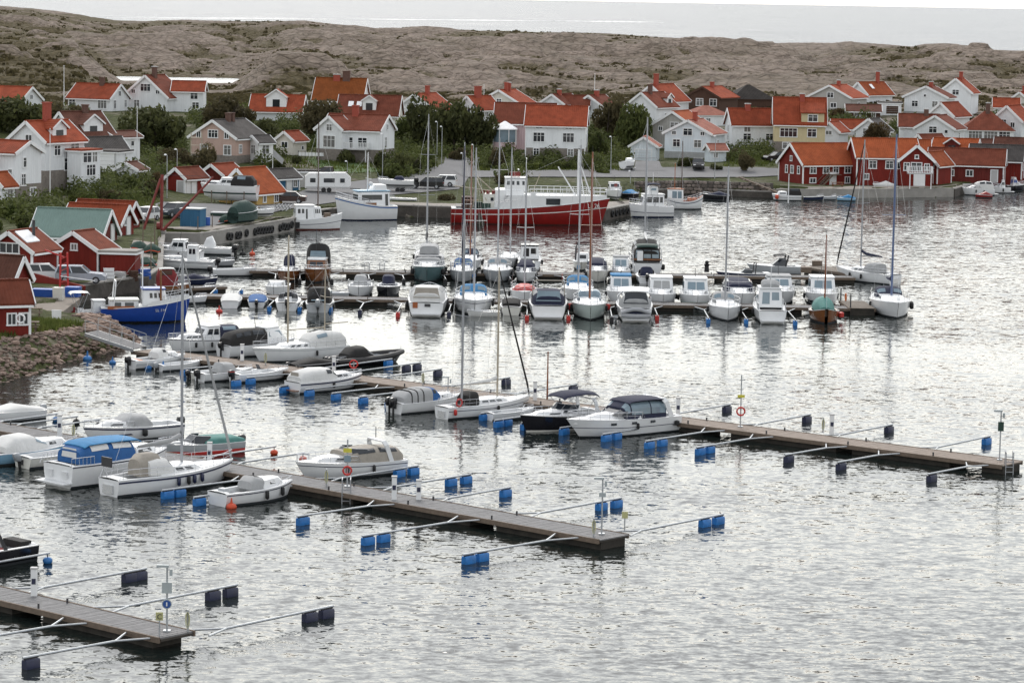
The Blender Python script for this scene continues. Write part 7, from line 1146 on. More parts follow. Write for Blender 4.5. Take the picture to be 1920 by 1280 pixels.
car('white car parked beside the red boathouses and crane', gp(271, 416), 245, 4.2, 'paint_white', 'hatch'); car('dark green car behind the blue container', gp(324, 408), 240, 4.2, 'paint_dark', 'wagon'); car('dark vintage saloon beside the yellow house', gp(541, 383), 178, 4.4, 'paint_brown', 'saloon'); car('dark red pickup behind the caravan', gp(616, 336), 178, 4.8, 'paint_brown', 'pickup'); car('black estate car on the harbour road', gp(800, 355), 176, 4.6, 'paint_black', 'wagon'); car('white estate car behind the black one', gp(826, 351), 176, 4.4, 'paint_white', 'wagon'); car('black hatchback parked in front of the pale blue house', gp(1309, 318), 268, 4.2, 'paint_black', 'hatch'); car('dark car on the drive below the yellow house', gp(1456, 304), 205, 4.4, 'paint_black', 'hatch')
p_ = P(90, 522, 1.6); car('white hatchback at the left beside the red boathouse', (p_[0], p_[1], tz1(p_[0], p_[1])+.05), 10, 4.1, 'paint_white', 'hatch'); p_ = P(152, 527, 1.6); car('silver estate car in front of the big red boathouse', (p_[0], p_[1], tz1(p_[0], p_[1])+.05), 2, 4.4, 'paint_silver', 'wagon')
p_ = gp(614, 362); r_ = thing('caravan', 'white caravan parked behind the white and blue vessel', 'caravan', p_, R(4))
cv = MB(); cv.loft([[(x, y, z) for x, z in [(-2.9, .5), (2.6, .5), (3.0, 1.0), (3.0, 1.9), (2.3, 2.55), (-2.4, 2.45), (-2.9, 2.0)]] for y in (-1.05, 1.05)]); cv.build('body', m_['gel_white'], r_, smooth=30)
for x, wd in ((.2, 1.4), (-1.9, .7), (1.9, .6)): MB().box((x, -1.06, 1.55), (wd, .04, .55)).build('window', m_['window_glass'], r_)
for x in (-.5, .2): MB().tube([(x, -1.08, .32), (x, -.9, .32)], .32, 12).build('wheel', m_['rubber'], r_)
MB().bar((2.9, 0, .5), (4.2, 0, .45), .1, .1).build('tow_bar', m_['dark_metal'], r_); MB().box((0, -1.06, .62), (5.6, .03, .25)).build('skirt', m_['trim_grey'], r_)
# blue container, red crane, tubs, tables
p_ = gp(362, 426); r_ = thing('container', 'blue steel container on the quay behind the red crane', 'container', p_, R(-14)); MB().box((0, 0, .95), (2.3, 1.9, 1.9)).build('body', m_['blue_wall'], r_); rb = MB()
for i in range(9): rb.box((-1.04+i*.26, -.97, .95), (.10, .05, 1.75))
rb.build('rib', m_['blue_wall'], r_); MB().box((0, 0, 1.95), (2.5, 2.1, .1)).build('lid', m_['sign_grey'], r_)
p_ = P(388, 424, 1.5); r_ = thing('barrel', 'blue plastic barrel next to the container', 'barrel', p_); MB().tube([(0, 0, 0), (0, 0, .15), (0, 0, .85), (0, 0, 1)], [.32, .36, .36, .32], 12).build('body', m_['blue_tub'], r_); MB().tube([(0, 0, 1), (0, 0, 1.03)], .25, 10).build('lid', m_['dark_metal'], r_)
p_ = P(302, 437, 1.5); r_ = thing('mast_crane', 'rust red tripod mast crane with long jib on the quay corner', 'crane', p_)
MB().tube([(0, 0, 0), (.05, .4, 6.2)], .17, 8).build('mast', m_['crane_red'], r_); MB().tube([(-2.0, -.6, -.3), (-.1, .3, 5.8)], .14, 8).build('back_stay', m_['crane_red'], r_); MB().tube([(.2, -.2, .3), (5.4, 1.5, 6.0)], [.17, .10], 8).build('jib', m_['crane_red'], r_); MB().tube([(-.5, .3, .7), (-.1, .3, .7)], .45, 12).build('winch_drum', m_['crane_red'], r_); MB().box((0, 0, .1), (1, 1, .3)).build('base', m_['concrete'], r_); MB().tube([(.05, .4, 6.2), (5.4, 1.5, 6.0)], .02, 4).build('cable', m_['dark_metal'], r_)
p_ = P(120, 548, 1.5); r_ = thing('boat_hoist', 'bright red lattice hoist on the left wharf', 'hoist', p_, R(10))
for q in (-.35, .35): MB().bar((q, 0, 0), (q*.8, 0, 3.4), .16, .16).build('upright', m_['safety_red'], r_)
MB().bar((0, 0, 3.0), (-1.6, .2, 3.6), .1, .12).build('top_arm', m_['safety_red'], r_); br = MB()
for i in range(6): br.bar((-.33, 0, .3+.5*i), (.33, 0, .6+.5*i), .05, .05)
br.build('lattice', m_['safety_red'], r_); MB().bar((-.3, -.1, 1.4), (2.6, -.2, 1.0), .07, .07).build('boom_arm', m_['paint_white'], r_)
a_, c_ = W(62, 521, 258), W(158, 545, 254); r_ = thing('wharf_beam', 'heavy red painted beam sloping along the left wharf', 'beam', a_); MB().bar((0, 0, 0), tuple(c_-a_), .25, .85).build('beam', m_['red_wall'], r_); MB().bar((0, -.15, -.55), tuple(c_-a_+np.array((0, -.15, -.5))), .06, .08).build('rail', m_['trim_grey'], r_)
wf = [P(30, 612, 1.45), P(92, 603, 1.45), P(150, 560, 1.45), P(120, 540, 1.45), P(60, 545, 1.45)]; mb = MB(); n_ = len(wf); mb.add([tuple(q) for q in wf]+[(q[0], q[1], .9) for q in wf], [tuple(range(n_))]+[(i, i+n_, (i+1) % n_+n_, (i+1) % n_) for i in range(n_)]); struct(mb.build('wharf_deck', m_['planked']))
for px, py, sz, mt, l in ((82, 559, (1.7, 1.0, .75), 'blue_tub', 'blue fish tub on the left wharf'), (137, 556, (1.1, 1.0, .8), 'blue_tub', 'second blue fish tub behind the red hoist'), (110, 562, (.8, .7, 1.0), 'gel_cream', 'cream steel tank beside the blue fish tub'), (45, 556, (1.2, .9, .8), 'net_green', 'heap of green net in a crate left of the blue tub'), (106, 601, (.7, .1, .8), 'gel_white', 'white notice board at the wharf edge')):
    p_ = P(px, py, 1.45); r_ = thing('fish_tub' if 'tub' in l else 'crate' if 'crate' in l else 'notice_board' if 'board' in l else 'tank', l, 'tub' if 'tub' in l else 'crate' if 'crate' in l else 'board' if 'board' in l else 'tank', p_, R(-6)); MB().box((0, 0, sz[2]/2), sz, 0, -.08).build('body', m_[mt], r_); MB().box((0, 0, sz[2]), (sz[0]*1.1, sz[1]*1.1, .08)).build('rim', m_[mt], r_)
def table(px, py, z, label, rz=0, mt='old_wood'):
    p = P(px, py, z) if z is not None else hit(px, py); r = thing('picnic_table', label, 'picnic table', p, R(rz)); MB().box((0, 0, .74), (1.8, .8, .06)).build('table_top', m_[mt], r)
    for q in (-.68, .68): MB().box((0, q, .44), (1.8, .26, .05)).build('bench', m_[mt], r)
    for x in (-.65, .65):
        for q in (-1, 1): MB().bar((x, q*.7, 0), (x, q*.2, .74), .08, .08).build('leg', m_[mt], r)
table(58, 595, 1.5, 'dark wooden picnic table on the wharf beside the red hut', 8); table(475, 401, 1.4, 'picnic table on the quay by the green tarpaulin boat', 20); table(50, 622, 2.0, 'low bench table in front of the red hut windows', 5); table(1570, 352, 1.2, 'garden table on the deck of the red boathouse with stair', 0, 'wood_varnish')
p_ = P(40, 600, 2.3); r_ = tag(MB().tube([(.3*math.cos(a*math.pi/8), -.1, .3*math.sin(a*math.pi/8)) for a in range(17)], .07, 6, False).build('lifebuoy', m_['paint_white'], None, tuple(W(39, 597, 211))), 'white lifebuoy hanging on the red hut wall', 'lifebuoy')
for px, py, l, mt in ((413, 412, 'green skip with white lid on the quay', 'net_green'),):
    p = P(px, py, 1.4); r = thing('skip', l, 'skip', p, R(-8)); MB().box((0, 0, .4), (1.9, 1.0, .8), 0, -.1).build('body', m_['net_green'], r); MB().box((0, 0, .85), (2.0, 1.1, .12)).build('lid', m_['gel_white'], r)
# tyres along the tyre quay
q0, q1 = SHP[19], SHP[20]
ty = shared('tyre', lambda: MB().loft([[((.33+.13*math.cos(b))*math.cos(a), .11*math.sin(b), (.33+.13*math.cos(b))*math.sin(a)) for b in np.linspace(0, 2*math.pi, 8, endpoint=False)] for a in np.linspace(0, 2*math.pi, 15)], True, False).mesh('tyre', m_['rubber'], 60))
d_ = (q1-q0)/np.linalg.norm(q1-q0); an = math.atan2(d_[1], d_[0])
for i, f in enumerate([.05, .09, .17, .21, .30, .42, .46, .50, .54, .58, .62, .66, .78, .82, .86, .90, .95]):
    c = q0+(q1-q0)*f-np.array((-d_[1], d_[0]))*.60; tag(put('tyre_fender', ty, None, (c[0], c[1], .70+random.uniform(-.08, .08)), an), 'black tyre fender hung along the concrete quay wall behind the outboard boats', 'tyre', 'tyre fenders on the quay wall')
q0, q1 = SHP[25], SHP[26]; d_ = (q1-q0)/np.linalg.norm(q1-q0); an = math.atan2(d_[1], d_[0])
for f in (.25, .40, .55, .70, .85): c = q0+(q1-q0)*f-np.array((-d_[1], d_[0]))*.60; tag(put('tyre_fender', ty, None, (c[0], c[1], .75), an), 'tyre fender on the end wall of the stone pier beside the white trawler yacht', 'tyre', 'tyre fenders on the stone pier')
# street lamps and flagpoles
def street_lamp(px, py, top, label, D=None):
    p = hit(px, py); h = (py-top)*p[1]/FPX; r = thing('street_lamp', label, 'street lamp', p); MB().tube([(0, 0, -.3), (0, 0, h)], [.06, .04], 6).build('pole', m_['galv'], r); MB().tube([(0, 0, h), (-.15, -.3, h+.08)], .03, 5).build('arm', m_['galv'], r); MB().box((-.18, -.38, h+.06), (.28, .5, .14), 0, .3).build('lamp_head', m_['solar_white'], r)
for a in ((313, 372, 291, 'street lamp left of the two by the red boathouse with grey doors'), (332, 355, 281, 'street lamp right of the two by the red boathouse with grey doors'), (717, 338, 252, 'street lamp at the hedge right of the white and blue vessel'), (819, 302, 229, 'left street lamp of the pair at the road bend'), (828, 312, 238, 'right street lamp of the pair at the road bend'), (651, 336, 303, 'low street lamp at the lawn behind the white and blue vessel'), (1145, 328, 257, 'street lamp between the garden trees and the stone pier'), (1340, 335, 256, 'street lamp beside the pale blue porch hut'), (1632, 345, 315, 'lamp in front of the balcony boathouse'), (867, 330, 288, 'street lamp at the foot of the road, left'), (887, 332, 272, 'street lamp at the foot of the road, right'), (1182, 345, 322, 'white globe lamp on the stone quay near the trawler yacht')): street_lamp(*a)
def flagpole(px, py, top, label, r=.07, D=None, mt='paint_white'):
    p = hit(px, py) if D is None else W(px, py, D); h = (py-top)*p[1]/FPX; q = pole(p, h, r, mt, label, 'flagpole', 'flagpole'); return q
flagpole(257, 312, 200, 'white flagpole in front of the round dark tree'); flagpole(120, 196, 124, 'tall white flagpole beside the long white bungalow', .08, 512); flagpole(94, 368, 242, 'white flagpole in front of the large white house with balcony'); flagpole(907, 200, 159, 'white flagpole left of the cream gabled house', .08, 535); flagpole(1114, 212, 139, 'tall white flagpole against the rock hillside', .08, 545); fp = flagpole(511, 345, 274, 'flagpole with blue and white flag beside the pink house', .06); MB().add([(0.05, 0, 4.6), (1.5, -.3, 3.3), (1.3, -.3, 2.6), (.05, 0, 3.6), (.05, .03, 4.6), (1.5, -.27, 3.3), (1.3, -.27, 2.6), (.05, .03, 3.6)], [(0, 1, 2, 3), (7, 6, 5, 4), (0, 4, 5, 1), (2, 6, 7, 3), (1, 5, 6, 2)]).build('flag', m_['canvas_grey'], fp)
flagpole(1478, 374, 327, 'white mooring pole in the water right of the black inflatable', .09, 395)
# scaffold at the pink house, fence, steps
p_ = W(366, 312, 418); r_ = thing('scaffold', 'pale scaffold tower at the left corner of the pink house', 'scaffold', p_)
for x in (-.6, .9):
    for y in (-.4, .5): MB().tube([(x, y, -.5), (x, y, 4.8)], .04, 5).build('standard', m_['mast_tan'], r_)
for z in (.8, 1.9, 3.0, 4.1): MB().box((.15, .05, z), (1.6, 1.0, .06)).build('platform', m_['mast_tan'], r_)
p_ = W(588, 296, 430); r_ = thing('garden_fence', 'white slatted garden fence beside the little white cottage', 'fence', p_, R(-3))
for i in range(9): MB().box((-2+i*.5, 0, .5), (.44, .04, .5)).build('fence_panel', m_['trim_white'], r_)
for i in range(5): MB().box((-2.25+i, .05, .45), (.1, .1, 1.1)).build('post', m_['dark_metal'], r_)
p_ = hit(1120, 296); r_ = thing('rail_fence', 'dark two-rail fence under the garden trees', 'fence', p_)
for i in range(4): MB().box((-1.8+i*1.2, 0, .5), (.1, .1, 1.0)).build('post', m_['old_wood'], r_)
for z in (.5, .9): MB().box((0, -.06, z), (3.8, .05, .1)).build('rail', m_['old_wood'], r_)
p_ = hit(1420, 370); r_ = thing('slipway', 'weathered timber slipway running down to the water by the stone quay', 'slipway', P(1440, 352, 1.5)); 
for q in (-.5, .5): MB().bar((-3.5, 6+q, 1.0), (3.0, -3+q, -1.2), .2, .2).build('rail', m_['old_wood'], r_)
for i in range(9): f = i/8; MB().bar((-3.5+6.5*f-.6, 6-9*f-.9, 1.05-2.2*f), (-3.5+6.5*f+.6, 6-9*f+.9, 1.05-2.2*f), .15, .12).build('sleeper', m_['planked'], r_)
# person by the boat wash stand
# riprap of the embankment: single stones on the slope
stone_m = M('riprap', (.25, .18, .145), .95, var=.4, sc=1.1, bump=.7, bsc=4, rnd=.35)
def stone_mesh(i):
    mb = MB(); rnd = random.Random(i); rings = []; n = 7
    for z, s in ((-.55, .45), (-.2, .95), (.2, 1.0), (.5, .6)): rings.append([((s+rnd.uniform(-.2, .2))*math.cos(2*math.pi*k/n), .8*(s+rnd.uniform(-.2, .2))*math.sin(2*math.pi*k/n), .75*z+rnd.uniform(-.09, .09)) for k in range(n)])
    return mb.loft(rings).mesh('stone', stone_m)
SM = [stone_mesh(i) for i in range(9)]
emb = [o for o in bpy.data.objects if o.name == 'village_ground'][0]
cand = []
for i in range(1700):
    f = random.random(); k = 1+f*7.8; a = SHP[int(k)]; b_ = SHP[int(k)+1]; t = k-int(k); c = a+(b_-a)*t; d = (b_-a)/np.linalg.norm(b_-a); n = np.array((-d[1], d[0])); off = random.uniform(-.5, 3.6); q = c+n*off; cand.append((q[0], q[1], off))
big = 0; rest_v, rest_f = [], []
bulk = MB()
for i, (x, y, off) in enumerate(cand):
    z = tz1(x, y); s = random.uniform(.2, .42)
    if big < 300:
        o = put('stone', SM[i % 9], emb, (x, y, max(z, -.1)+.08), random.uniform(0, 6.28)); o.scale = (s, s, s*random.uniform(.7, 1.1)); o.rotation_euler = (random.uniform(-.4, .4), random.uniform(-.4, .4), random.uniform(0, 6.28)); big += 1
    else:
        me = SM[i % 9]; a = random.uniform(0, 6.28); ca, sa = math.cos(a), math.sin(a); s *= .7
        bulk.add([(x+s*(v.co.x*ca-v.co.y*sa), y+s*(v.co.x*sa+v.co.y*ca), max(z, -.1)+.03+s*v.co.z) for v in me.vertices], [tuple(p.vertices) for p in me.polygons])
struct(bulk.build('rubble', stone_m, emb), 'stuff')

# clutter on the left wharf
for i, (px, py, mt, l, nm, ct) in enumerate(((262, 470, 'net_green', 'green net heap beside the red lean-to', 'net_heap', 'net'), (284, 476, 'net_green', 'dark net heap at the wharf edge behind the white skiffs', 'net_heap', 'net'), (276, 500, 'net_green', 'net heap on the wharf above the red canopy boat', 'net_heap', 'net'), (250, 535, 'brown_wall', 'brown fish crate stack behind the blue boat wheelhouse', 'fish_crate', 'crate'), (225, 540, 'trim_grey', 'grey fish crate behind the blue boat', 'fish_crate', 'crate'), (205, 541, 'gel_white', 'white fish crate on the wharf behind the blue boat', 'fish_crate', 'crate'), (272, 528, 'blue_tub', 'blue crate at the wharf corner', 'fish_crate', 'crate'), (425, 418, 'net_green', 'green net pile on the quay behind the tyres', 'net_heap', 'net'), (500, 402, 'galv', 'bundle of metal trestles on the quay near the yellow house', 'trestle_pile', 'trestles'), (530, 396, 'galv', 'second bundle of metal trestles near the vintage car', 'trestle_pile', 'trestles'))):
    p = hit(px, py); r = thing(nm, l, ct, (p[0], p[1], p[2]+.08), R(i*37))
    if nm == 'net_heap':
        rr = random.Random(i); MB().loft([[((s+rr.uniform(-.15, .15))*math.cos(k*.785), (s+rr.uniform(-.15, .15))*math.sin(k*.785), z+rr.uniform(-.06, .06)) for k in range(8)] for z, s in ((0, .9), (.35, .85), (.65, .5), (.8, .15))]).build('net', m_[mt], r, smooth=60); MB().tube([(.9*math.cos(a*.5), .9*math.sin(a*.5), .15+.1*math.sin(a*1.7)) for a in range(12)], .05, 5).build('float_line', m_['buoy_orange'], r)
    elif nm == 'fish_crate':
        for j in range(3): MB().box((.03*j, 0, .17+.32*j), (.9, .6, .28), .05*j, -.06).build('crate', m_[mt], r)
    else:
        for j in range(5): MB().bar((-1+j*.45, -.6, 0), (-1+j*.45+.2, .6, .75), .06, .06).build('leg', m_[mt], r); MB().bar((-1+j*.45, .6, 0), (-1+j*.45+.2, -.6, .75), .06, .06).build('leg', m_[mt], r)
        MB().bar((-1.1, 0, .4), (1.2, 0, .42), .07, .07).build('beam', m_[mt], r)
for px, py, h, l in ((268, 466, 2.6, 'thin wharf pole beside the green net heap'), (290, 462, 3.0, 'tall wharf pole at the concrete slip corner'), (283, 520, 3.4, 'red brown pole rising behind the blue boat'), (371, 431, 1.4, 'short mooring post on the concrete slip'), (398, 428, 1.4, 'mooring post on the quay beside the barrel')):
    pole(hit(px, py), h, .07, 'old_wood', l)
# ------------------------------------------------------------------ trees, shrubs, heath, grass
def leaf_mat(name, c1, c2):
    m = M(name, c1, .8, var=.45, sc=.7, rnd=.18); nt = m.node_tree; b = nt.nodes['Principled BSDF']; b.inputs['Specular IOR Level'].default_value = .2
    mx = [n for n in nt.nodes if n.type == 'MIX'][0]; n = nt.nodes.new('ShaderNodeTexNoise'); n.inputs['Scale'].default_value = .9; g = [x for x in nt.nodes if x.type == 'NEW_GEOMETRY'][0]; nt.links.new(g.outputs['Position'], n.inputs['Vector'])
    r = nt.nodes.new('ShaderNodeValToRGB'); r.color_ramp.elements[0].position = .35; r.color_ramp.elements[0].color = (*c1, 1); r.color_ramp.elements[1].position = .65; r.color_ramp.elements[1].color = (*c2, 1); nt.links.new(n.outputs[0], r.inputs[0]); nt.links.new(r.outputs[0], mx.inputs[6])
    tl = nt.nodes.new('ShaderNodeBsdfTranslucent'); nt.links.new(mx.outputs[2], tl.inputs[0]); ms = nt.nodes.new('ShaderNodeMixShader'); ms.inputs[0].default_value = .4; out = [x for x in nt.nodes if x.type == 'OUTPUT_MATERIAL'][0]; nt.links.new(b.outputs[0], ms.inputs[1]); nt.links.new(tl.outputs[0], ms.inputs[2]); nt.links.new(ms.outputs[0], out.inputs[0]); return m
LM = {'dark': leaf_mat('leaf_dark', (.048, .056, .023), (.09, .096, .036)), 'mid': leaf_mat('leaf_mid', (.060, .076, .024), (.108, .125, .04)), 'bright': leaf_mat('leaf_bright', (.075, .10, .024), (.13, .15, .04)), 'rust': leaf_mat('leaf_rust', (.085, .06, .03), (.13, .095, .045)), 'olive': leaf_mat('leaf_olive', (.07, .060, .030), (.115, .096, .05))}
bark = M('bark', (.07, .055, .045), .95, var=.3, sc=6)
def crown_mesh(seed, n, leaf, flat=.75, lobes=9):
    rg = np.random.default_rng(seed); C = []
    for i in range(lobes):
        a = rg.uniform(0, 6.28); r = rg.uniform(.15, .62); C.append((r*math.cos(a), r*math.sin(a), rg.uniform(.15, .95)*flat, rg.uniform(.28, .5)))
    V = []; Fc = []
    for i in range(n):
        c = C[rg.integers(lobes)]; d = rg.normal(size=3); d /= np.linalg.norm(d); rad = c[3]*rg.uniform(.45, 1.05)**.6; p = np.array(c[:3])+d*rad*np.array((1, 1, .85))
        if p[2] < -.1: p[2] = abs(p[2])*.5
        nrm = d*.7+rg.normal(size=3)*.6; nrm /= np.linalg.norm(nrm); t = np.cross(nrm, rg.normal(size=3)); t /= np.linalg.norm(t); bt = np.cross(nrm, t); s = leaf*rg.uniform(.6, 1.5); o = len(V)
        V += [tuple(p-t*s), tuple(p+bt*s*.6), tuple(p+t*s), tuple(p-bt*s*.6)]; Fc.append((o, o+1, o+2, o+3))
    return V, Fc
CROWN = {k: {'tree': [], 'bush': []} for k in LM}
geo = {'tree': [crown_mesh(i, 2600, .062) for i in range(4)], 'bush': [crown_mesh(20+i, 1300, .085, .55, 7) for i in range(4)]}
for k in LM:
    for t in geo:
        for V, Fc in geo[t]:
            me = bpy.data.meshes.new('crown'); me.from_pydata(V, [], Fc); me.materials.append(LM[k]); CROWN[k][t].append(me)
def trunk_mesh(seed):
    rg = random.Random(seed); mb = MB(); mb.tube([(0, 0, -.3), (.02, .01, .25), (.0, .03, .55)], [.06, .045, .03], 6)
    for i in range(6):
        a = rg.uniform(0, 6.28); r = rg.uniform(.25, .55); mb.tube([(0, .01, rg.uniform(.15, .4)), (r*.5*math.cos(a), r*.5*math.sin(a), .5), (r*math.cos(a), r*math.sin(a), rg.uniform(.6, .85))], [.03, .018, .008], 5)
    return mb.mesh('trunk', bark)
TR = [trunk_mesh(i) for i in range(3)]
_i = [0]
def plant(px, py, wpx, hpx, kind, label, group, tree=False, D=None, cat=None, lean=0):
    p = hit(px, py) if D is None else at(px, D); k = p[1]/FPX; r = wpx*k/2; h = hpx*k; _i[0] += 1; i = _i[0]
    root = thing('tree' if tree else 'shrub', label, cat or ('tree' if tree else 'shrub'), (p[0], p[1], p[2]-.15), random.uniform(0, 6.28), group)
    t = put('trunk' if tree else 'stem', TR[i % 3], root); t.scale = (r, r, h)
    c = put('crown' if tree else 'foliage', CROWN[kind]['tree' if tree else 'bush'][i % 4], root); c.scale = (r, r, h*(.85 if tree else 1.15)); c.location = (0, 0, h*.12 if tree else -.02*h)
G1, G2 = 'garden trees in the village', 'shrubs on the slopes'
for a in [(290, 284, 140, 96, 'dark', 'big round dark tree below the gabled house with the lagoon'), (430, 244, 130, 70, 'olive', 'bushy tree above the pink house roof'), (600, 258, 100, 80, 'olive', 'loose tree left of the skylight house'), (800, 276, 96, 96, 'dark', 'dark tree left in the big central clump'), (850, 284, 110, 108, 'dark', 'tallest dark tree in the big central clump'), (905, 285, 74, 92, 'dark', 'dark tree right in the central clump'), (762, 262, 60, 50, 'mid', 'green tree behind the skylight house gable'), (1140, 262, 78, 84, 'olive', 'bare crowned tree left in the garden behind the pale blue garage'), (1190, 280, 84, 98, 'mid', 'leafy tree right in the garden behind the pale blue garage'), (1122, 300, 50, 60, 'mid', 'small green tree beside the big central white house'), (1645, 272, 56, 48, 'rust', 'brownish tree behind the right boathouses'), (1400, 322, 40, 38, 'olive', 'small windswept tree on the quay edge'), (30, 248, 140, 76, 'dark', 'dark bushes below the far left red roof'), (115, 240, 110, 56, 'olive', 'olive bushes below the long white bungalow'), (330, 322, 80, 50, 'olive', 'olive tree behind the street lamps'), (390, 330, 60, 60, 'olive', 'straggly tree beside the scaffold'), (490, 276, 80, 62, 'dark', 'dark tree between pink house and dormer house'), (930, 318, 44, 44, 'olive', 'yellowing bush below the conservatory')]: plant(*a[:5], a[5], G1, True)
for a in [(170, 338, 70, 34, 'dark', 'dark shrub below the flat garage'), (225, 352, 84, 36, 'mid', 'green shrub on the slope below the garages'), (280, 366, 60, 34, 'olive', 'olive shrub by the left street lamp'), (150, 382, 64, 26, 'bright', 'bright green shrub above the red boathouses'), (205, 378, 50, 30, 'olive', 'olive shrub above the rear red boathouse'), (20, 408, 70, 34, 'bright', 'bright green shrub at the left edge above the solar roof'), (50, 428, 60, 30, 'mid', 'green shrub beside the grey path'), (-10, 436, 60, 34, 'mid', 'dark green shrub cut by the left edge'), (250, 322, 60, 30, 'rust', 'rusty shrub near the flagpole'), (300, 346, 46, 36, 'rust', 'rusty brown bush by the street lamp'), (735, 336, 60, 34, 'mid', 'clipped hedge bush right of the street lamp'), (770, 326, 66, 44, 'dark', 'dark hedge bush at the road bend'), (795, 314, 50, 46, 'mid', 'green hedge bush under the lamp pair'), (720, 316, 50, 44, 'dark', 'dark bush right of the stone basement house'), (650, 306, 46, 30, 'dark', 'bush under the balcony of the stone basement house'), (556, 306, 30, 18, 'dark', 'round bush on the lawn'), (520, 318, 40, 24, 'dark', 'dark shrubs beneath the pink house'), (585, 276, 30, 22, 'bright', 'bright hedge right of the little cottage'), (960, 334, 46, 20, 'olive', 'low shrub at the foot of the road'), (1000, 318, 60, 18, 'bright', 'light green bank below the stone ground floor'), (1065, 318, 60, 20, 'mid', 'low shrubs right of the stone ground floor'), (1130, 326, 40, 16, 'bright', 'grassy shrub left of the trailer boat'), (1285, 312, 38, 20, 'dark', 'dark bush under the pale blue gable'), (1345, 320, 30, 14, 'dark', 'low hedge below the porch hut'), (1385, 296, 50, 22, 'olive', 'shrub on the rocky mound'), (1440, 300, 40, 16, 'olive', 'low shrub beside the drive'), (1570, 222, 40, 22, 'rust', 'rusty bush below the brown white gable'), (1690, 258, 30, 20, 'mid', 'green bush between the right upper houses'), (1640, 205, 26, 16, 'bright', 'bush by the flat garage, upper right'), (1815, 224, 30, 16, 'olive', 'bush at the foot of the tallest white house'), (1050, 224, 40, 22, 'olive', 'bush behind the big central red roof'), (230, 300, 40, 24, 'mid', 'bush beside the flat garage door'), (440, 245, 60, 26, 'olive', 'bush right above the pink house chimneys'), (700, 240, 40, 22, 'olive', 'bush by the skylight house wall'), (860, 300, 44, 26, 'olive', 'bush at the head of the road'), (945, 345, 40, 20, 'olive', 'bush on the bank above the red trawler stern'), (838, 376, 50, 18, 'olive', 'weeds on the bank by the white punt'), (105, 400, 40, 18, 'bright', 'bright bush beside the path, left')]: plant(*a[:5], a[5], G2)
# scrub and heath on the rocks: one uncountable mass
XX, YY, ZZ, cov = HILLCOV; rg = np.random.default_rng(3); V, Fc = [], []
idx = np.argwhere((cov > .42) & (ZZ > .6) & (YY < 1330)); sel = idx[rg.integers(0, len(idx), 12000)]
for (i, j) in sel:
    x, y, z = XX[i, j]+rg.uniform(-1, 1), YY[i, j]+rg.uniform(-1.5, 1.5), ZZ[i, j]; s = rg.uniform(.3, .85)*(1+(cov[i, j]-.5)*.8)
    for q in range(5):
        a = rg.uniform(0, 6.28); o = len(V); cx, cy = x+rg.normal()*s*.9, y+rg.normal()*s*.9; dx, dy = math.cos(a)*s*.75, math.sin(a)*s*.75; h = s*rg.uniform(.35, .8); V += [(cx-dx, cy-dy, z-.3), (cx+dx, cy+dy, z-.3), (cx+dx*.6, cy+dy*.6-.2, z+h), (cx-dx*.6, cy-dy*.6-.2, z+h*.8)]; Fc.append((o, o+1, o+2, o+3))
me = bpy.data.meshes.new('heath'); me.from_pydata(V, [], Fc); me.materials.append(LM['olive']); tag(struct(put('heath', me), 'stuff'), 'low brown green heath and scrub in the hollows of the rocks', 'heath')
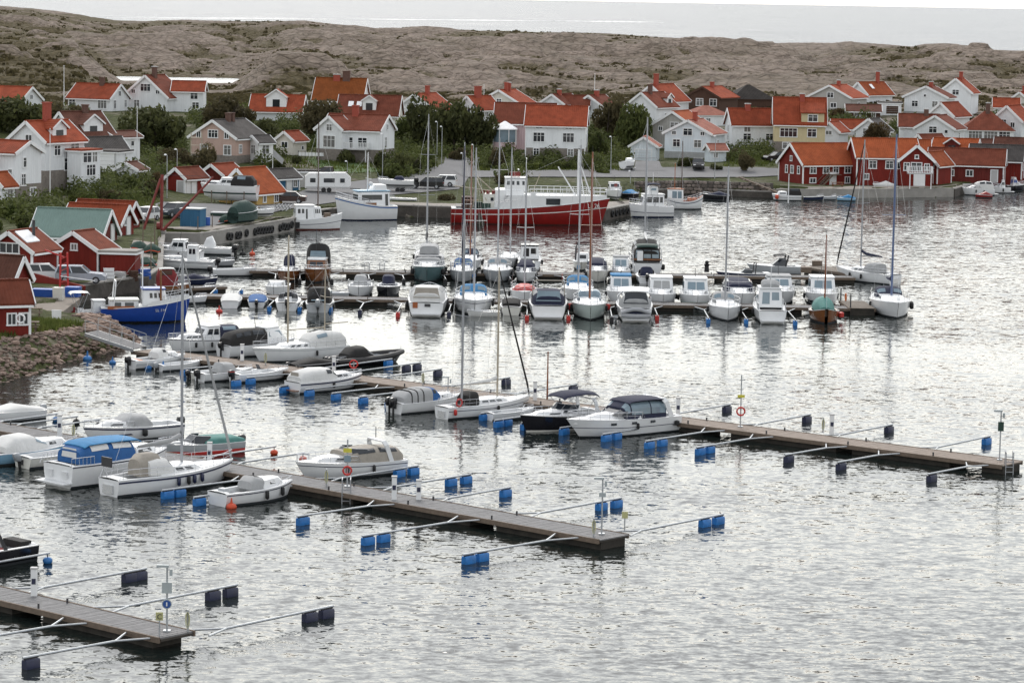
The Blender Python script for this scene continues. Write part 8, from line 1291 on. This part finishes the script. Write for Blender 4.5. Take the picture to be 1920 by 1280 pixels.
# undergrowth between the gardens: one uncountable mass of low leafy clumps
V, Fc = [], []; rnd = random.Random(4)
for (cx, cy, rx, ry, n_) in ((40, 225, 70, 26, 60), (130, 222, 60, 16, 34), (270, 300, 90, 45, 110), (200, 358, 90, 26, 80), (60, 405, 60, 22, 40), (420, 222, 80, 26, 70), (560, 230, 50, 22, 40), (600, 270, 40, 20, 26), (830, 262, 90, 36, 120), (760, 310, 50, 24, 50), (720, 286, 26, 30, 26), (920, 296, 40, 26, 36), (1030, 308, 70, 10, 36), (1160, 268, 70, 40, 90), (1120, 312, 30, 12, 18), (1400, 292, 44, 16, 36), (1590, 224, 40, 16, 24), (1640, 258, 34, 16, 24), (1700, 242, 30, 10, 12), (1880, 224, 30, 10, 10), (350, 330, 40, 20, 30), (500, 298, 30, 16, 20), (1240, 240, 40, 14, 16), (960, 330, 30, 8, 12)):
    for i in range(n_):
        a, q = rnd.uniform(0, 6.28), rnd.random()**.5; p = hit(cx+rx*q*math.cos(a), cy+ry*q*math.sin(a))
        if p[1] > 553: continue
        r_, h_ = rnd.uniform(.8, 2.0), rnd.uniform(1.0, 2.8)
        for j in range(70):
            d = np.array((rnd.gauss(0, 1), rnd.gauss(0, 1), abs(rnd.gauss(0, 1)))); d /= np.linalg.norm(d); c = p+d*np.array((r_, r_, h_))*rnd.uniform(.55, 1.0); t = np.array((rnd.gauss(0, 1), rnd.gauss(0, 1), rnd.gauss(0, 1))); t /= np.linalg.norm(t); b2 = np.cross(d, t); s = rnd.uniform(.12, .26); o = len(V); V += [tuple(c-t*s), tuple(c+b2*s), tuple(c+t*s), tuple(c-b2*s)]; Fc.append((o, o+1, o+2, o+3))
me = bpy.data.meshes.new('undergrowth'); me.from_pydata(V, [], Fc); me.materials.append(LM['mid']); tag(struct(put('undergrowth', me), 'stuff'), 'tangled green undergrowth between the houses and gardens', 'undergrowth')
# rough grass on the embankment and banks
V, Fc = [], []
def tuft(p, h):
    for q in range(5):
        a = random.uniform(0, 6.28); o = len(V); x, y = p[0]+random.gauss(0, .25), p[1]+random.gauss(0, .25); dx, dy = math.cos(a)*.10, math.sin(a)*.10; l = random.uniform(-.15, .15); hh = h*random.uniform(.5, 1.2); V.extend([(x-dx, y-dy, p[2]-.1), (x+dx, y+dy, p[2]-.1), (x+l, y+l, p[2]+hh)]); Fc.append((o, o+1, o+2))
for i in range(1500):
    f = random.random(); k = 1+f*4.6; a = SHP[int(k)]; b_ = SHP[int(k)+1]; t = k-int(k); c = a+(b_-a)*t; d = (b_-a)/np.linalg.norm(b_-a); n = np.array((-d[1], d[0])); off = 3.4+abs(random.gauss(0, 2.0)); q = c+n*off; tuft((q[0], q[1], tz1(q[0], q[1])), .55)
for (x0, x1, y0, y1, n_) in ((45, 110, 607, 617, 180), (600, 720, 300, 326, 120), (900, 1180, 312, 322, 300), (1360, 1450, 285, 312, 200), (100, 300, 340, 392, 300), (480, 700, 298, 320, 200)):
    for i in range(n_): tuft(hit(random.uniform(x0, x1), random.uniform(y0, y1)), .5)
me = bpy.data.meshes.new('rough_grass'); me.from_pydata(V, [], Fc); me.materials.append(LM['bright']); tag(struct(put('rough_grass', me), 'stuff'), 'rough green grass on the embankment and garden banks', 'grass')
